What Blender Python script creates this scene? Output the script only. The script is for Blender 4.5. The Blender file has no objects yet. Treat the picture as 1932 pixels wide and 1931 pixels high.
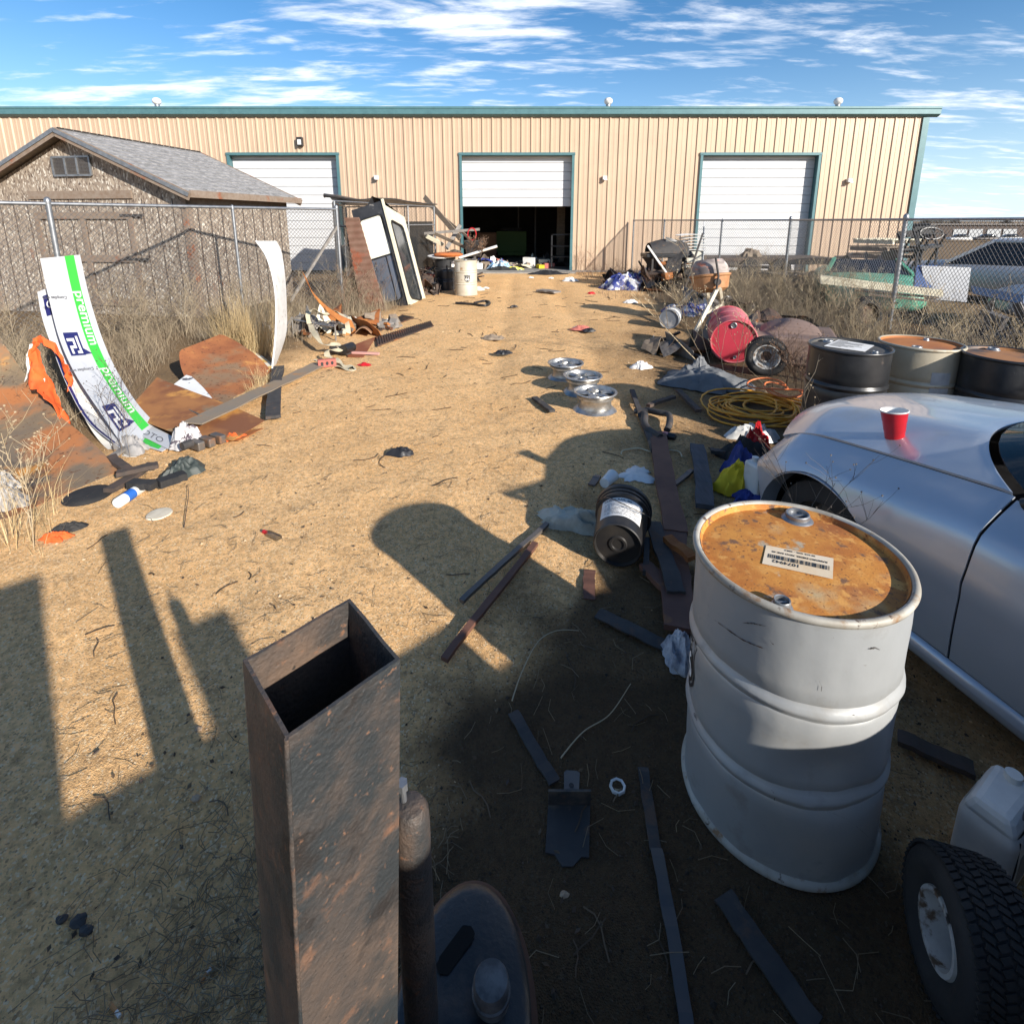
import bpy, math, random
from mathutils import Vector, Matrix, noise as mnoise
V = Vector
RND = random.Random(11)
scene = bpy.context.scene
COL = scene.collection
rad = math.radians
# ------------------------------------------------------------------ camera, sky, sun
CAMH, FPX, CX, CY, PITCH = 1.85, 1004.6, 966.0, 641.4, rad(12.59)
cd = bpy.data.cameras.new('camera'); cam = bpy.data.objects.new('camera', cd); COL.objects.link(cam)
cam.location = (0, 0, CAMH); cam.rotation_euler = (rad(90) - PITCH, 0, 0)
cd.sensor_width = 36; cd.sensor_fit = 'HORIZONTAL'; cd.lens = 36 * FPX / 1932
cd.shift_y = (CY - 966) / 1932          # the photograph is the lower square of a taller frame
cd.clip_start = 0.02; cd.clip_end = 6000
scene.camera = cam
SUN_EL, SUN_TO = rad(22.7), V((.681, -.732, 0))
w = bpy.data.worlds.new('World'); scene.world = w; w.use_nodes = True
nt = w.node_tree; N = nt.nodes; L = nt.links; N.clear()
def nd(t, **k):
    n = N.new(t)
    for a, b in k.items():
        if a in n.inputs.keys() if hasattr(n.inputs, 'keys') else False: n.inputs[a].default_value = b
        else: setattr(n, a, b)
    return n
out = nd('ShaderNodeOutputWorld'); bg = nd('ShaderNodeBackground')
sky = nd('ShaderNodeTexSky', sky_type='NISHITA', sun_disc=False)
sky.sun_elevation = SUN_EL; sky.sun_rotation = math.atan2(SUN_TO.x, SUN_TO.y); sky.altitude = 1500; sky.air_density = 1.0; sky.dust_density = .8; sky.ozone_density = 1.5
bg.inputs['Strength'].default_value = .084
tc = nd('ShaderNodeTexCoord'); sep = nd('ShaderNodeSeparateXYZ'); L.new(tc.outputs['Generated'], sep.inputs[0])
def mth(op, a, b=None, clamp=False):
    n = N.new('ShaderNodeMath'); n.operation = op; n.use_clamp = clamp
    for i, x in enumerate((a, b)):
        if x is None: continue
        if isinstance(x, (int, float)): n.inputs[i].default_value = x
        else: L.new(x, n.inputs[i])
    return n.outputs[0]
zz = mth('ADD', mth('MAXIMUM', sep.outputs[2], 0.0), .09)
px = mth('DIVIDE', sep.outputs[0], zz); py = mth('DIVIDE', sep.outputs[1], zz)
cmb = nd('ShaderNodeCombineXYZ'); L.new(px, cmb.inputs[0]); L.new(py, cmb.inputs[1])
mp = nd('ShaderNodeMapping'); mp.inputs['Scale'].default_value = (.62, 1.55, 1); mp.inputs['Rotation'].default_value = (0, 0, rad(-24)); mp.inputs['Location'].default_value = (5.1, 2.6, 0)
L.new(cmb.outputs[0], mp.inputs[0])
n1 = nd('ShaderNodeTexNoise'); n1.inputs['Scale'].default_value = 2.9; n1.inputs['Detail'].default_value = 9; n1.inputs['Roughness'].default_value = .62; n1.inputs['Distortion'].default_value = .35
L.new(mp.outputs[0], n1.inputs['Vector'])
n2 = nd('ShaderNodeTexNoise'); n2.inputs['Scale'].default_value = .55; n2.inputs['Detail'].default_value = 3
L.new(mp.outputs[0], n2.inputs['Vector'])
n3 = nd('ShaderNodeTexNoise'); n3.inputs['Scale'].default_value = 9; n3.inputs['Detail'].default_value = 5
mp3 = nd('ShaderNodeMapping'); mp3.inputs['Scale'].default_value = (.5, 1.3, 1); mp3.inputs['Rotation'].default_value = (0, 0, rad(-40)); L.new(cmb.outputs[0], mp3.inputs[0]); L.new(mp3.outputs[0], n3.inputs['Vector'])
cl = mth('ADD', mth('MULTIPLY', n1.outputs[0], .62), mth('ADD', mth('MULTIPLY', n2.outputs[0], .45), mth('MULTIPLY', n3.outputs[0], .30)))
mr = nd('ShaderNodeMapRange', interpolation_type='SMOOTHSTEP'); mr.inputs['From Min'].default_value = .672; mr.inputs['From Max'].default_value = .88
L.new(cl, mr.inputs[0])
cov = mth('MULTIPLY', mr.outputs[0], .85, True)
mx = nd('ShaderNodeMix', data_type='RGBA'); L.new(cov, mx.inputs[0])
hs = nd('ShaderNodeHueSaturation'); hs.inputs['Saturation'].default_value = 1.34; hs.inputs['Value'].default_value = 1.15; L.new(sky.outputs[0], hs.inputs['Color'])
hz = mth('POWER', mth('SUBTRACT', 1.0, mth('MAXIMUM', sep.outputs[2], 0.0), True), 9.0)
mh = nd('ShaderNodeMix', data_type='RGBA'); L.new(mth('MULTIPLY', hz, .85), mh.inputs[0]); L.new(hs.outputs[0], mh.inputs[6]); mh.inputs[7].default_value = (6.0, 7.4, 9.0, 1)
L.new(mh.outputs[2], mx.inputs[6]); mx.inputs[7].default_value = (9.6, 9.8, 10.2, 1)
L.new(mx.outputs[2], bg.inputs[0]); L.new(bg.outputs[0], out.inputs[0])
sd = bpy.data.lights.new('sun', 'SUN'); sun = bpy.data.objects.new('sun', sd); COL.objects.link(sun)
sd.energy = 5.0; sd.angle = rad(.7); sd.color = (1, .935, .845)
sdir = V((SUN_TO.x * math.cos(SUN_EL), SUN_TO.y * math.cos(SUN_EL), math.sin(SUN_EL)))
sun.rotation_euler = sdir.to_track_quat('Z', 'Y').to_euler(); sun.location = (20, -20, 20)
vs = scene.view_settings; vs.view_transform = 'Standard'; vs.look = 'None'; vs.gamma = 1; vs.use_curve_mapping = False; vs.exposure = .76
scene.cycles.max_bounces = 6
# ------------------------------------------------------------------ helpers
def ray(x, y):
    u = (x - CX) / FPX; v = (y - CY) / FPX
    return V((u, math.cos(PITCH) - v * math.sin(PITCH), -math.sin(PITCH) - v * math.cos(PITCH)))
def G(x, y, z=0.0):                      # a point of the photograph (1932 px wide) carried down to height z
    d = ray(x, y); return d * ((z - CAMH) / d.z) + V((0, 0, CAMH))
def D(x, y, Y):                          # ... or out to the distance Y
    d = ray(x, y); return d * (Y / d.y) + V((0, 0, CAMH))
class MB:
    def __init__(s): s.v = []; s.f = []; s.m = []; s.cur = 0
    def add(s, vs, fs):
        o = len(s.v); s.v += [V(p) for p in vs]
        for f in fs: s.f.append([i + o for i in f]); s.m.append(s.cur)
        return s
    def box(s, c, d, rot=None):
        c = V(c); hx, hy, hz = d[0] / 2, d[1] / 2, d[2] / 2
        ps = [V((x * hx, y * hy, z * hz)) for z in (-1, 1) for y in (-1, 1) for x in (-1, 1)]
        if rot is not None: ps = [rot @ p for p in ps]
        return s.add([p + c for p in ps], [(0, 2, 3, 1), (4, 5, 7, 6), (0, 1, 5, 4), (2, 6, 7, 3), (0, 4, 6, 2), (1, 3, 7, 5)])
    def bar(s, a, b, wd, ht, up=(0, 0, 1)):
        a = V(a); b = V(b); d = (b - a); l = d.length; d.normalize(); sd_ = d.cross(V(up))
        if sd_.length < 1e-4: sd_ = d.cross(V((1, 0, 0)))
        sd_.normalize(); u = sd_.cross(d)
        ps = [p + sd_ * (i * wd / 2) + u * (j * ht / 2) for p in (a, b) for j in (-1, 1) for i in (-1, 1)]
        return s.add(ps, [(0, 2, 3, 1), (4, 5, 7, 6), (0, 1, 5, 4), (2, 6, 7, 3), (0, 4, 6, 2), (1, 3, 7, 5)])
    def tube(s, pts, r, n=6, caps=True):
        pts = [V(p) for p in pts]; rs = r if isinstance(r, (list, tuple)) else [r] * len(pts)
        o = len(s.v); pu = None
        for i, p in enumerate(pts):
            d = (pts[min(i + 1, len(pts) - 1)] - pts[max(i - 1, 0)])
            if d.length < 1e-9: d = V((0, 0, 1))
            d.normalize()
            if pu is None: pu = d.orthogonal().normalized()
            else:
                pu = pu - d * pu.dot(d)
                pu = pu.normalized() if pu.length > 1e-6 else d.orthogonal().normalized()
            w_ = d.cross(pu)
            for k in range(n):
                a = 2 * math.pi * k / n; s.v.append(p + (pu * math.cos(a) + w_ * math.sin(a)) * rs[i])
        for i in range(len(pts) - 1):
            for k in range(n):
                a = o + i * n + k; b = o + i * n + (k + 1) % n; s.f.append([a, b, b + n, a + n]); s.m.append(s.cur)
        if caps:
            s.f.append([o + k for k in range(n)][::-1]); s.m.append(s.cur)
            s.f.append([o + (len(pts) - 1) * n + k for k in range(n)]); s.m.append(s.cur)
        return s
    def cyl(s, a, b, r, r2=None, n=16, caps=True): return s.tube([a, b], [r, r if r2 is None else r2], n, caps)
    def lathe(s, prof, n=32, M=None, fn=None):
        o = len(s.v)
        for r, z in prof:
            for k in range(n):
                a = 2 * math.pi * k / n; p = V((r * math.cos(a), r * math.sin(a), z))
                if fn: p = fn(p)
                s.v.append(M @ p if M is not None else p)
        for i in range(len(prof) - 1):
            for k in range(n):
                a = o + i * n + k; b = o + i * n + (k + 1) % n; s.f.append([a, b, b + n, a + n]); s.m.append(s.cur)
        return s
    def sheet(s, fn, nu, nv, th=0.0, skip=None):
        P = [[V(fn(i / nu, j / nv)) for j in range(nv + 1)] for i in range(nu + 1)]
        o = len(s.v); W = nv + 1
        def nrm(i, j):
            a = P[min(i + 1, nu)][j] - P[max(i - 1, 0)][j]; b = P[i][min(j + 1, nv)] - P[i][max(j - 1, 0)]
            n = a.cross(b); return n.normalized() if n.length > 1e-12 else V((0, 0, 1))
        for i in range(nu + 1):
            for j in range(nv + 1): s.v.append(P[i][j])
        if th:
            for i in range(nu + 1):
                for j in range(nv + 1): s.v.append(P[i][j] - nrm(i, j) * th)
        T = (nu + 1) * W
        ok = lambda i, j: 0 <= i < nu and 0 <= j < nv and not (skip and skip((i + .5) / nu, (j + .5) / nv))
        for i in range(nu):
            for j in range(nv):
                if not ok(i, j): continue
                a = o + i * W + j; q = [a, a + W, a + W + 1, a + 1]
                s.f.append(q); s.m.append(s.cur)
                if th:
                    s.f.append([x + T for x in q][::-1]); s.m.append(s.cur)
                    for (di, dj), (e0, e1) in {(-1, 0): (3, 0), (1, 0): (1, 2), (0, -1): (0, 1), (0, 1): (2, 3)}.items():
                        if not ok(i + di, j + dj): s.f.append([q[e1], q[e0], q[e0] + T, q[e1] + T]); s.m.append(s.cur)
        return s
    def prism(s, pts, a, b, M=None):
        n = len(pts); vs = [V((x, y, a)) for x, y in pts] + [V((x, y, b)) for x, y in pts]
        if M is not None: vs = [M @ p for p in vs]
        return s.add(vs, [list(range(n))[::-1], list(range(n, 2 * n))] + [[i, (i + 1) % n, n + (i + 1) % n, n + i] for i in range(n)])
    def build(s, name, mat, parent=None, smooth=None, bevel=0, world=False, base=None):
        me = bpy.data.meshes.new(name)
        vs = s.v
        if world and parent is not None:
            q = parent
            while q.parent: q = q.parent
            Mi = Matrix.LocRotScale(q.location, q.rotation_euler, q.scale).inverted(); vs = [Mi @ p for p in vs]
        elif parent is None and base is not None:
            b = V(base); vs = [p - b for p in vs]
        me.from_pydata([tuple(p) for p in vs], [], s.f)
        mats = mat if isinstance(mat, (list, tuple)) else [mat]
        for m in mats: me.materials.append(m)
        if len(mats) > 1: me.polygons.foreach_set('material_index', s.m)
        if smooth is not None:
            me.shade_smooth(); me.set_sharp_from_angle(angle=rad(smooth))
        me.update()
        o = bpy.data.objects.new(name, me); COL.objects.link(o)
        if parent is not None: o.parent = parent
        elif base is not None: o.location = base
        if bevel:
            bm = o.modifiers.new('bevel', 'BEVEL'); bm.width = bevel; bm.segments = 2; bm.limit_method = 'ANGLE'
        return o
def tag(o, label=None, cat=None, group=None, kind=None):
    if label: o['label'] = label
    if cat: o['category'] = cat
    if group: o['group'] = group
    if kind: o['kind'] = kind
    return o
def thing(name, label, cat, loc=(0, 0, 0), rotz=0, group=None):
    o = bpy.data.objects.new(name, None); COL.objects.link(o); o.location = loc; o.rotation_euler = (0, 0, rotz)
    o.empty_display_size = .1
    return tag(o, label, cat, group)
def copy_tree(o, parent=None):
    c = o.copy(); COL.objects.link(c)
    if parent is not None: c.parent = parent
    for ch in list(o.children): copy_tree(ch, c)
    return c
def solo(mb, name, mat, label, cat, group=None, smooth=None, bevel=0, kind=None, base=None):
    if base is None:
        xs = [p.x for p in mb.v]; ys = [p.y for p in mb.v]; zs = [p.z for p in mb.v]
        base = ((min(xs) + max(xs)) / 2, (min(ys) + max(ys)) / 2, min(zs))
    return tag(mb.build(name, mat, None, smooth, bevel, base=base), label, cat, group, kind)
def fbm(x, y, z=0.0, o=4):
    return mnoise.fractal(V((x, y, z)), 1.0, 2.0, o)
# ------------------------------------------------------------------ materials
def lin(h):
    c = [int(h[i:i + 2], 16) / 255 for i in (0, 2, 4)]
    return tuple(x / 12.92 if x < .04045 else ((x + .055) / 1.055) ** 2.4 for x in c)
def mat(name, c1, c2=None, scale=6, lo=.35, hi=.65, rough=.6, metal=0, bump=0, bscale=40, layers=(), coat=0, stretch=None, spec=None, detail=7, world=False, alpha=None, trans=0, rvar=0):
    m = bpy.data.materials.new(name); m.use_nodes = True
    nt = m.node_tree; N = nt.nodes; L = nt.links
    b = N['Principled BSDF']
    tc = N.new('ShaderNodeTexCoord'); src = tc.outputs['Object']
    if world:
        gm = N.new('ShaderNodeNewGeometry'); src = gm.outputs['Position']
    else:
        oi = N.new('ShaderNodeObjectInfo'); vm = N.new('ShaderNodeVectorMath'); vm.operation = 'MULTIPLY_ADD'
        L.new(oi.outputs['Random'], vm.inputs[0]); vm.inputs[1].default_value = (37, 23, 51); L.new(src, vm.inputs[2]); src = vm.outputs[0]
    if stretch:
        mp = N.new('ShaderNodeMapping'); mp.inputs['Scale'].default_value = stretch; L.new(src, mp.inputs[0]); src = mp.outputs[0]
    def nz(sc, lo, hi, det=detail, rgh=.6):
        t = N.new('ShaderNodeTexNoise'); t.inputs['Scale'].default_value = sc; t.inputs['Detail'].default_value = det; t.inputs['Roughness'].default_value = rgh
        L.new(src, t.inputs['Vector'])
        r = N.new('ShaderNodeMapRange'); r.inputs[1].default_value = lo; r.inputs[2].default_value = hi; L.new(t.outputs[0], r.inputs[0])
        return r.outputs[0]
    col = None
    if c2 is not None:
        mx = N.new('ShaderNodeMix'); mx.data_type = 'RGBA'; L.new(nz(scale, lo, hi), mx.inputs[0])
        mx.inputs[6].default_value = (*c1, 1); mx.inputs[7].default_value = (*c2, 1); col = mx.outputs[2]
    rg = None; mt = None
    for (c, sc, lo_, hi_, rr, mm) in layers:
        k = nz(sc, lo_, hi_)
        mx = N.new('ShaderNodeMix'); mx.data_type = 'RGBA'; L.new(k, mx.inputs[0])
        if col is None: mx.inputs[6].default_value = (*c1, 1)
        else: L.new(col, mx.inputs[6])
        mx.inputs[7].default_value = (*c, 1); col = mx.outputs[2]
        for which, val in (('r', rr), ('m', mm)):
            x = N.new('ShaderNodeMix'); L.new(k, x.inputs[0]); prev = rg if which == 'r' else mt
            if prev is None: x.inputs[2].default_value = rough if which == 'r' else metal
            else: L.new(prev, x.inputs[2])
            x.inputs[3].default_value = val
            if which == 'r': rg = x.outputs[0]
            else: mt = x.outputs[0]
    if col is None: b.inputs['Base Color'].default_value = (*c1, 1)
    else: L.new(col, b.inputs['Base Color'])
    if rg is None and rvar:
        x = nz(9, .3, .7); q = N.new('ShaderNodeMapRange'); q.inputs[3].default_value = rough - rvar; q.inputs[4].default_value = rough + rvar; L.new(x, q.inputs[0]); rg = q.outputs[0]
    if rg is None: b.inputs['Roughness'].default_value = rough
    else: L.new(rg, b.inputs['Roughness'])
    if mt is None: b.inputs['Metallic'].default_value = metal
    else: L.new(mt, b.inputs['Metallic'])
    if coat: b.inputs['Coat Weight'].default_value = coat; b.inputs['Coat Roughness'].default_value = .06
    if spec is not None: b.inputs['Specular IOR Level'].default_value = spec
    if trans: b.inputs['Transmission Weight'].default_value = trans
    if alpha is not None: b.inputs['Alpha'].default_value = alpha
    if bump:
        t = N.new('ShaderNodeTexNoise'); t.inputs['Scale'].default_value = bscale; t.inputs['Detail'].default_value = 6; L.new(src, t.inputs['Vector'])
        bp = N.new('ShaderNodeBump'); bp.inputs['Strength'].default_value = 1.0; bp.inputs['Distance'].default_value = bump; L.new(t.outputs[0], bp.inputs['Height']); L.new(bp.outputs[0], b.inputs['Normal'])
    return m
RUST = (.26, .085, .022); RUSTB = (.42, .17, .04); RUSTD = (.075, .03, .016)
M = {}
M['rust'] = mat('rust', RUST, RUSTB, 5, .4, .7, .85, 0, .003, 90, [(RUSTD, 3, .52, .62, .8, .0)])
M['rust_dark'] = mat('dark_rust', (.10, .055, .035), (.055, .045, .04), 4, .4, .6, .75, .2, .002, 80, [(RUST, 5, .56, .68, .9, 0)])
M['rust_plate'] = mat('rusted_plate', (.185, .14, .095), (.26, .185, .105), 3, .4, .6, .6, .2, .0015, 60, [((.36, .135, .045), 1.5, .47, .59, .85, 0), ((.56, .25, .055), 3.1, .60, .70, .85, 0), ((.11, .045, .02), 22, .60, .68, .9, 0)])
M['steel_dark'] = mat('dark_steel', (.036, .034, .034), (.062, .056, .052), 9, .4, .7, .74, .05, .0012, 80, [((.10, .062, .042), 11, .57, .68, .85, 0), ((.17, .13, .09), 5, .62, .74, .9, 0)])
M['steel_grey'] = mat('grey_steel', (.12, .11, .105), (.17, .15, .13), 5, .4, .7, .5, .5, .001, 60, [((.16, .08, .04), 4, .6, .7, .8, 0)])
M['galv'] = mat('galvanised_steel', (.33, .34, .35), (.24, .25, .265), 14, .4, .6, .42, .75)
M['wire'] = mat('galvanised_wire', (.16, .16, .165), (.24, .23, .22), 20, .4, .6, .55, .5)
M['alu'] = mat('aluminium', (.46, .455, .44), (.33, .325, .31), 16, .4, .6, .38, .85, rvar=.1)
M['black'] = mat('black_plastic', (.012, .012, .013), (.025, .025, .027), 9, .4, .7, .38, 0)
M['rubber'] = mat('black_rubber', (.014, .014, .015), (.03, .028, .026), 8, .4, .7, .8, 0, .001, 70)
M['white'] = mat('white_paint', (.72, .71, .68), (.6, .58, .54), 5, .45, .7, .5)
M['white_plastic'] = mat('white_plastic', (.66, .66, .64), (.52, .51, .47), 9, .45, .7, .4)
M['wood'] = mat('weathered_wood', (.27, .21, .15), (.16, .125, .095), 9, .35, .65, .85, 0, .002, 60, stretch=(1, 1, 6))
M['wood_grey'] = mat('grey_weathered_wood', (.24, .22, .20), (.15, .135, .12), 9, .35, .65, .85, 0, .002, 60)
M['wood_dark'] = mat('dark_wood', (.09, .06, .045), (.05, .04, .034), 9, .35, .65, .8, 0, .002, 60)
M['cream'] = mat('cream_paint', (.66, .61, .46), (.55, .5, .38), 6, .4, .7, .5)
M['glass_dark'] = mat('dark_glass', (.01, .011, .012), rough=.06, spec=.7)
M['paper'] = mat('paper', (.72, .71, .68), (.62, .6, .56), 12, .4, .7, .7)
M['ink'] = mat('black_ink', (.018, .018, .02), rough=.6)
M['red'] = mat('red_plastic', (.48, .012, .018), (.36, .012, .016), 12, .4, .7, .3)
M['orange'] = mat('orange_cloth', (.75, .12, .02), (.55, .08, .015), 8, .4, .7, .8)
M['conc'] = mat('concrete', (.30, .285, .26), (.21, .195, .175), 5, .35, .65, .9, 0, .002, 60)
M['teal'] = mat('teal_paint', (.075, .17, .185), (.06, .14, .155), 5, .4, .7, .4, .1)
M['brick'] = mat('red_brick', (.42, .13, .10), (.33, .10, .08), 20, .4, .7, .9, 0, .001, 90)
M['blue'] = mat('blue_cloth', (.02, .04, .24), (.015, .03, .15), 8, .4, .7, .7)
M['yellow'] = mat('yellow_cloth', (.62, .47, .015), (.5, .37, .012), 8, .4, .7, .8)
def glass(name, tint=(.75, .78, .78), mixf=.55, rough=.03):
    m = bpy.data.materials.new(name); m.use_nodes = True; N = m.node_tree.nodes; L = m.node_tree.links
    b = N['Principled BSDF']; b.inputs['Base Color'].default_value = (.02, .022, .024, 1); b.inputs['Roughness'].default_value = rough; b.inputs['Specular IOR Level'].default_value = .8
    t = N.new('ShaderNodeBsdfTransparent'); t.inputs[0].default_value = (*tint, 1); x = N.new('ShaderNodeMixShader'); x.inputs[0].default_value = mixf
    L.new(b.outputs[0], x.inputs[1]); L.new(t.outputs[0], x.inputs[2]); L.new(x.outputs[0], N['Material Output'].inputs[0])
    return m
M['glass'] = glass('window_glass')
# text as flat mesh, mapped through fn(x, y) -> point
def text(mb, s, size, fn, align='LEFT', bold=0.0):
    cu = bpy.data.curves.new('lettering', 'FONT'); cu.body = s; cu.size = size; cu.align_x = align; cu.offset = bold; cu.resolution_u = 3
    ob = bpy.data.objects.new('lettering', cu); COL.objects.link(ob)
    dg = bpy.context.evaluated_depsgraph_get(); me = bpy.data.meshes.new_from_object(ob.evaluated_get(dg))
    mb.add([fn(v.co.x, v.co.y) for v in me.vertices], [list(p.vertices) for p in me.polygons])
    bpy.data.objects.remove(ob); bpy.data.curves.remove(cu); bpy.data.meshes.remove(me)
# ------------------------------------------------------------------ ground
def axis(core, lo, hi):
    xs = []; x = core[0][0]
    for a, b, st in core:
        n = round((b - a) / st); xs += [a + (b - a) * i / n for i in range(n)]
    xs.append(core[-1][1]); l = []; st = core[0][2]; x = core[0][0]
    while x > lo: st *= 1.25; x -= st; l.append(x)
    r = []; st = core[-1][2]; x = core[-1][1]
    while x < hi: st *= 1.25; x += st; r.append(x)
    return l[::-1] + xs + r
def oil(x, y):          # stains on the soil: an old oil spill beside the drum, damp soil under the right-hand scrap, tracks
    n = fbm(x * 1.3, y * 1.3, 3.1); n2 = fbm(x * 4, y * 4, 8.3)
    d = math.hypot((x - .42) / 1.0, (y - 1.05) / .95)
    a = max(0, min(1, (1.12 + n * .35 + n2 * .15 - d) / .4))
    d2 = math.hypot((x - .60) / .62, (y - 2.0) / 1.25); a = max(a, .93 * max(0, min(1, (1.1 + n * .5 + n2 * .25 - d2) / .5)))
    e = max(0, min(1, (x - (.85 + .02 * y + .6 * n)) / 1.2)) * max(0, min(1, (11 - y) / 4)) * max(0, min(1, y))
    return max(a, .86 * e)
def pale(x, y):
    n = fbm(x * .5, y * .5, 1.7); n2 = fbm(x * 1.7, y * 1.7, 4.4)
    return n * .6 + n2 * .4
def ground_z(x, y):
    r = math.hypot(x, y)
    if r > 30: k = max(0, min(1, (r - 30) / 35)); return -2.2 * k * k * (3 - 2 * k)
    k = max(0, min(1, (24 - r) / 8)); z = .02 * fbm(x * .6, y * .6, 5) + .012 * fbm(x * 3, y * 3, 9) + (.005 * fbm(x * 11, y * 11, 2, 3) if y < 9 else 0)
    b = max(0, min(1, (y - 17.5) / 1.5)); z = z * (1 - b)
    rut = -.034 * math.exp(-((x + .35 - .02 * y) / .22) ** 2) - .034 * math.exp(-((x - 1.1 - .01 * y) / .22) ** 2)
    return (z + rut * max(0, min(1, (y - 4) / 3)) * (1 - b)) * k
gx = axis([(-8, -3, .11), (-3, 3, .045), (3, 8, .11)], -4000, 4000); gy = axis([(-1.5, 5, .045), (5, 11, .09), (11, 21, .2)], -600, 4500)
gm = MB(); nx, ny = len(gx), len(gy)
gm.v = [V((x, y, ground_z(x, y))) for x in gx for y in gy]
gm.f = [[i * ny + j, (i + 1) * ny + j, (i + 1) * ny + j + 1, i * ny + j + 1] for i in range(nx - 1) for j in range(ny - 1)]; gm.m = [0] * len(gm.f)
m = bpy.data.materials.new('gravelly_soil'); m.use_nodes = True; N = m.node_tree.nodes; L = m.node_tree.links; b = N['Principled BSDF']
geo = N.new('ShaderNodeNewGeometry'); POS = geo.outputs['Position']
def gn(t, sc, det=6, rg=.6, sock=0, feat=None):
    n = N.new(t); n.inputs['Scale'].default_value = sc
    if t == 'ShaderNodeTexNoise': n.inputs['Detail'].default_value = det; n.inputs['Roughness'].default_value = rg
    L.new(POS, n.inputs['Vector']); return n.outputs[sock]
def rng(x, a, b_, c=0., d=1.):
    r = N.new('ShaderNodeMapRange'); L.new(x, r.inputs[0])
    for i, q in enumerate((a, b_, c, d)): r.inputs[i + 1].default_value = q
    return r.outputs[0]
def mixc(k, a, b_, mode='MIX'):
    x = N.new('ShaderNodeMix'); x.data_type = 'RGBA'; x.blend_type = mode
    for i, q in ((0, k), (6, a), (7, b_)):
        if isinstance(q, tuple): x.inputs[i].default_value = (*q, 1)
        elif isinstance(q, float): x.inputs[i].default_value = q
        else: L.new(q, x.inputs[i])
    return x.outputs[2]
c = mixc(rng(gn('ShaderNodeTexNoise', 1.1), .35, .65), (.82, .475, .20), (.93, .585, .28))
c = mixc(rng(gn('ShaderNodeTexNoise', 26, 4), .42, .66), c, (.56, .34, .155))
c = mixc(rng(gn('ShaderNodeTexNoise', 4.5, 8, .72), .55, .7), c, (.42, .255, .12))
vor = gn('ShaderNodeTexVoronoi', 150, sock=1); vs_ = N.new('ShaderNodeSeparateColor'); L.new(vor, vs_.inputs[0])
c = mixc(rng(vs_.outputs[0], .80, .97), c, (.82, .62, .38)); c = mixc(rng(vs_.outputs[1], .80, 1.0), c, (.36, .22, .11))
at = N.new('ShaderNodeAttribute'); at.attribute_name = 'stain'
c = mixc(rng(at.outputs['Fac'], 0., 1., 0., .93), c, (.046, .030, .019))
at2 = N.new('ShaderNodeAttribute'); at2.attribute_name = 'grassy'
c = mixc(rng(at2.outputs['Fac'], 0., 1., 0., .85), c, (.13, .095, .06))
L.new(c, b.inputs['Base Color']); b.inputs['Roughness'].default_value = .95; b.inputs['Specular IOR Level'].default_value = .15
vb = gn('ShaderNodeTexVoronoi', 210); nb = gn('ShaderNodeTexNoise', 22, 9, .75)
h = N.new('ShaderNodeMath'); h.operation = 'MULTIPLY_ADD'; L.new(nb, h.inputs[0]); h.inputs[1].default_value = 2.4; L.new(vb, h.inputs[2])
bp = N.new('ShaderNodeBump'); bp.inputs['Strength'].default_value = .9; bp.inputs['Distance'].default_value = .0065; L.new(h.outputs[0], bp.inputs['Height']); L.new(bp.outputs[0], b.inputs['Normal'])
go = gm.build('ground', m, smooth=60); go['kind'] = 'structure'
def grassy(x, y):
    n = fbm(x * .8, y * .8, 6.6) * .5
    lft = max(0, min(1, (-(x + 2.6 - .06 * (y - 8)) + n * 1.3) / .9)) * max(0, min(1, (y - 3) / 1.5)) if y < 22 else 0
    rgt = max(0, min(1, ((x - 2.3 - .03 * y) + n * 1.6) / .9)) * max(0, min(1, (y - 4.2) / 1.2))
    far = max(0, min(1, (y - 24) / 6))
    return max(lft, rgt, far)
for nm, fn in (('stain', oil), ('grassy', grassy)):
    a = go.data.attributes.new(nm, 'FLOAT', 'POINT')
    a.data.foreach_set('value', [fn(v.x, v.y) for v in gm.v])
# ------------------------------------------------------------------ warehouse
YF = 19.9
wall_m = mat('tan_sheet_metal', (.50, .365, .255), (.465, .34, .235), 1.2, .3, .7, .45, .1, layers=[((.44, .315, .225), .6, .55, .8, .5, .1)])
W = thing('warehouse', 'long tan corrugated metal warehouse with teal trim and three white roller doors', 'warehouse', (0, YF, 0))
DOORS = [(-10.1, -6.18), (-1.85, 2.2), (6.72, 10.95)]; DT = 4.13; EV = 5.42; XL, XR = -26, 14.55
def wall_strip(mb, x0, x1, z0, z1, y=0.0):
    per = .345; xs = [x0]; k = math.floor(x0 / per) - 1
    while k * per < x1:
        c0 = k * per
        for dx in (-.05, -.02, .02, .05, .135, .145, .20, .21): 
            if x0 + .002 < c0 + dx < x1 - .002: xs.append(c0 + dx)
        k += 1
    xs.append(x1)
    def prof(x):
        q = (x + per / 2) % per - per / 2
        if abs(q) < .0201: return -.036
        if abs(q) < .0501: return -.036 * (.0501 - abs(q)) / .03
        q2 = x % per
        if .144 < q2 < .201: return -.006
        return 0
    vs = []
    for x in xs: vs += [V((x, y + prof(x), z0)), V((x, y + prof(x), z1))]
    mb.add(vs, [[2 * i, 2 * i + 2, 2 * i + 3, 2 * i + 1] for i in range(len(xs) - 1)])
wb = MB(); xs = XL
for a, c_ in DOORS:
    wall_strip(wb, xs, a, 0, EV); wall_strip(wb, a, c_, DT, EV); xs = c_
wall_strip(wb, xs, XR, 0, EV)
wb.build('wall', wall_m, W)
e = MB(); e.add([(XR, 0, 0), (XR, 14, 0), (XR, 14, EV), (XR, 7, EV + .9), (XR, 0, EV)], [(0, 1, 2, 3, 4)]); e.build('end_wall', wall_m, W)
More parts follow.
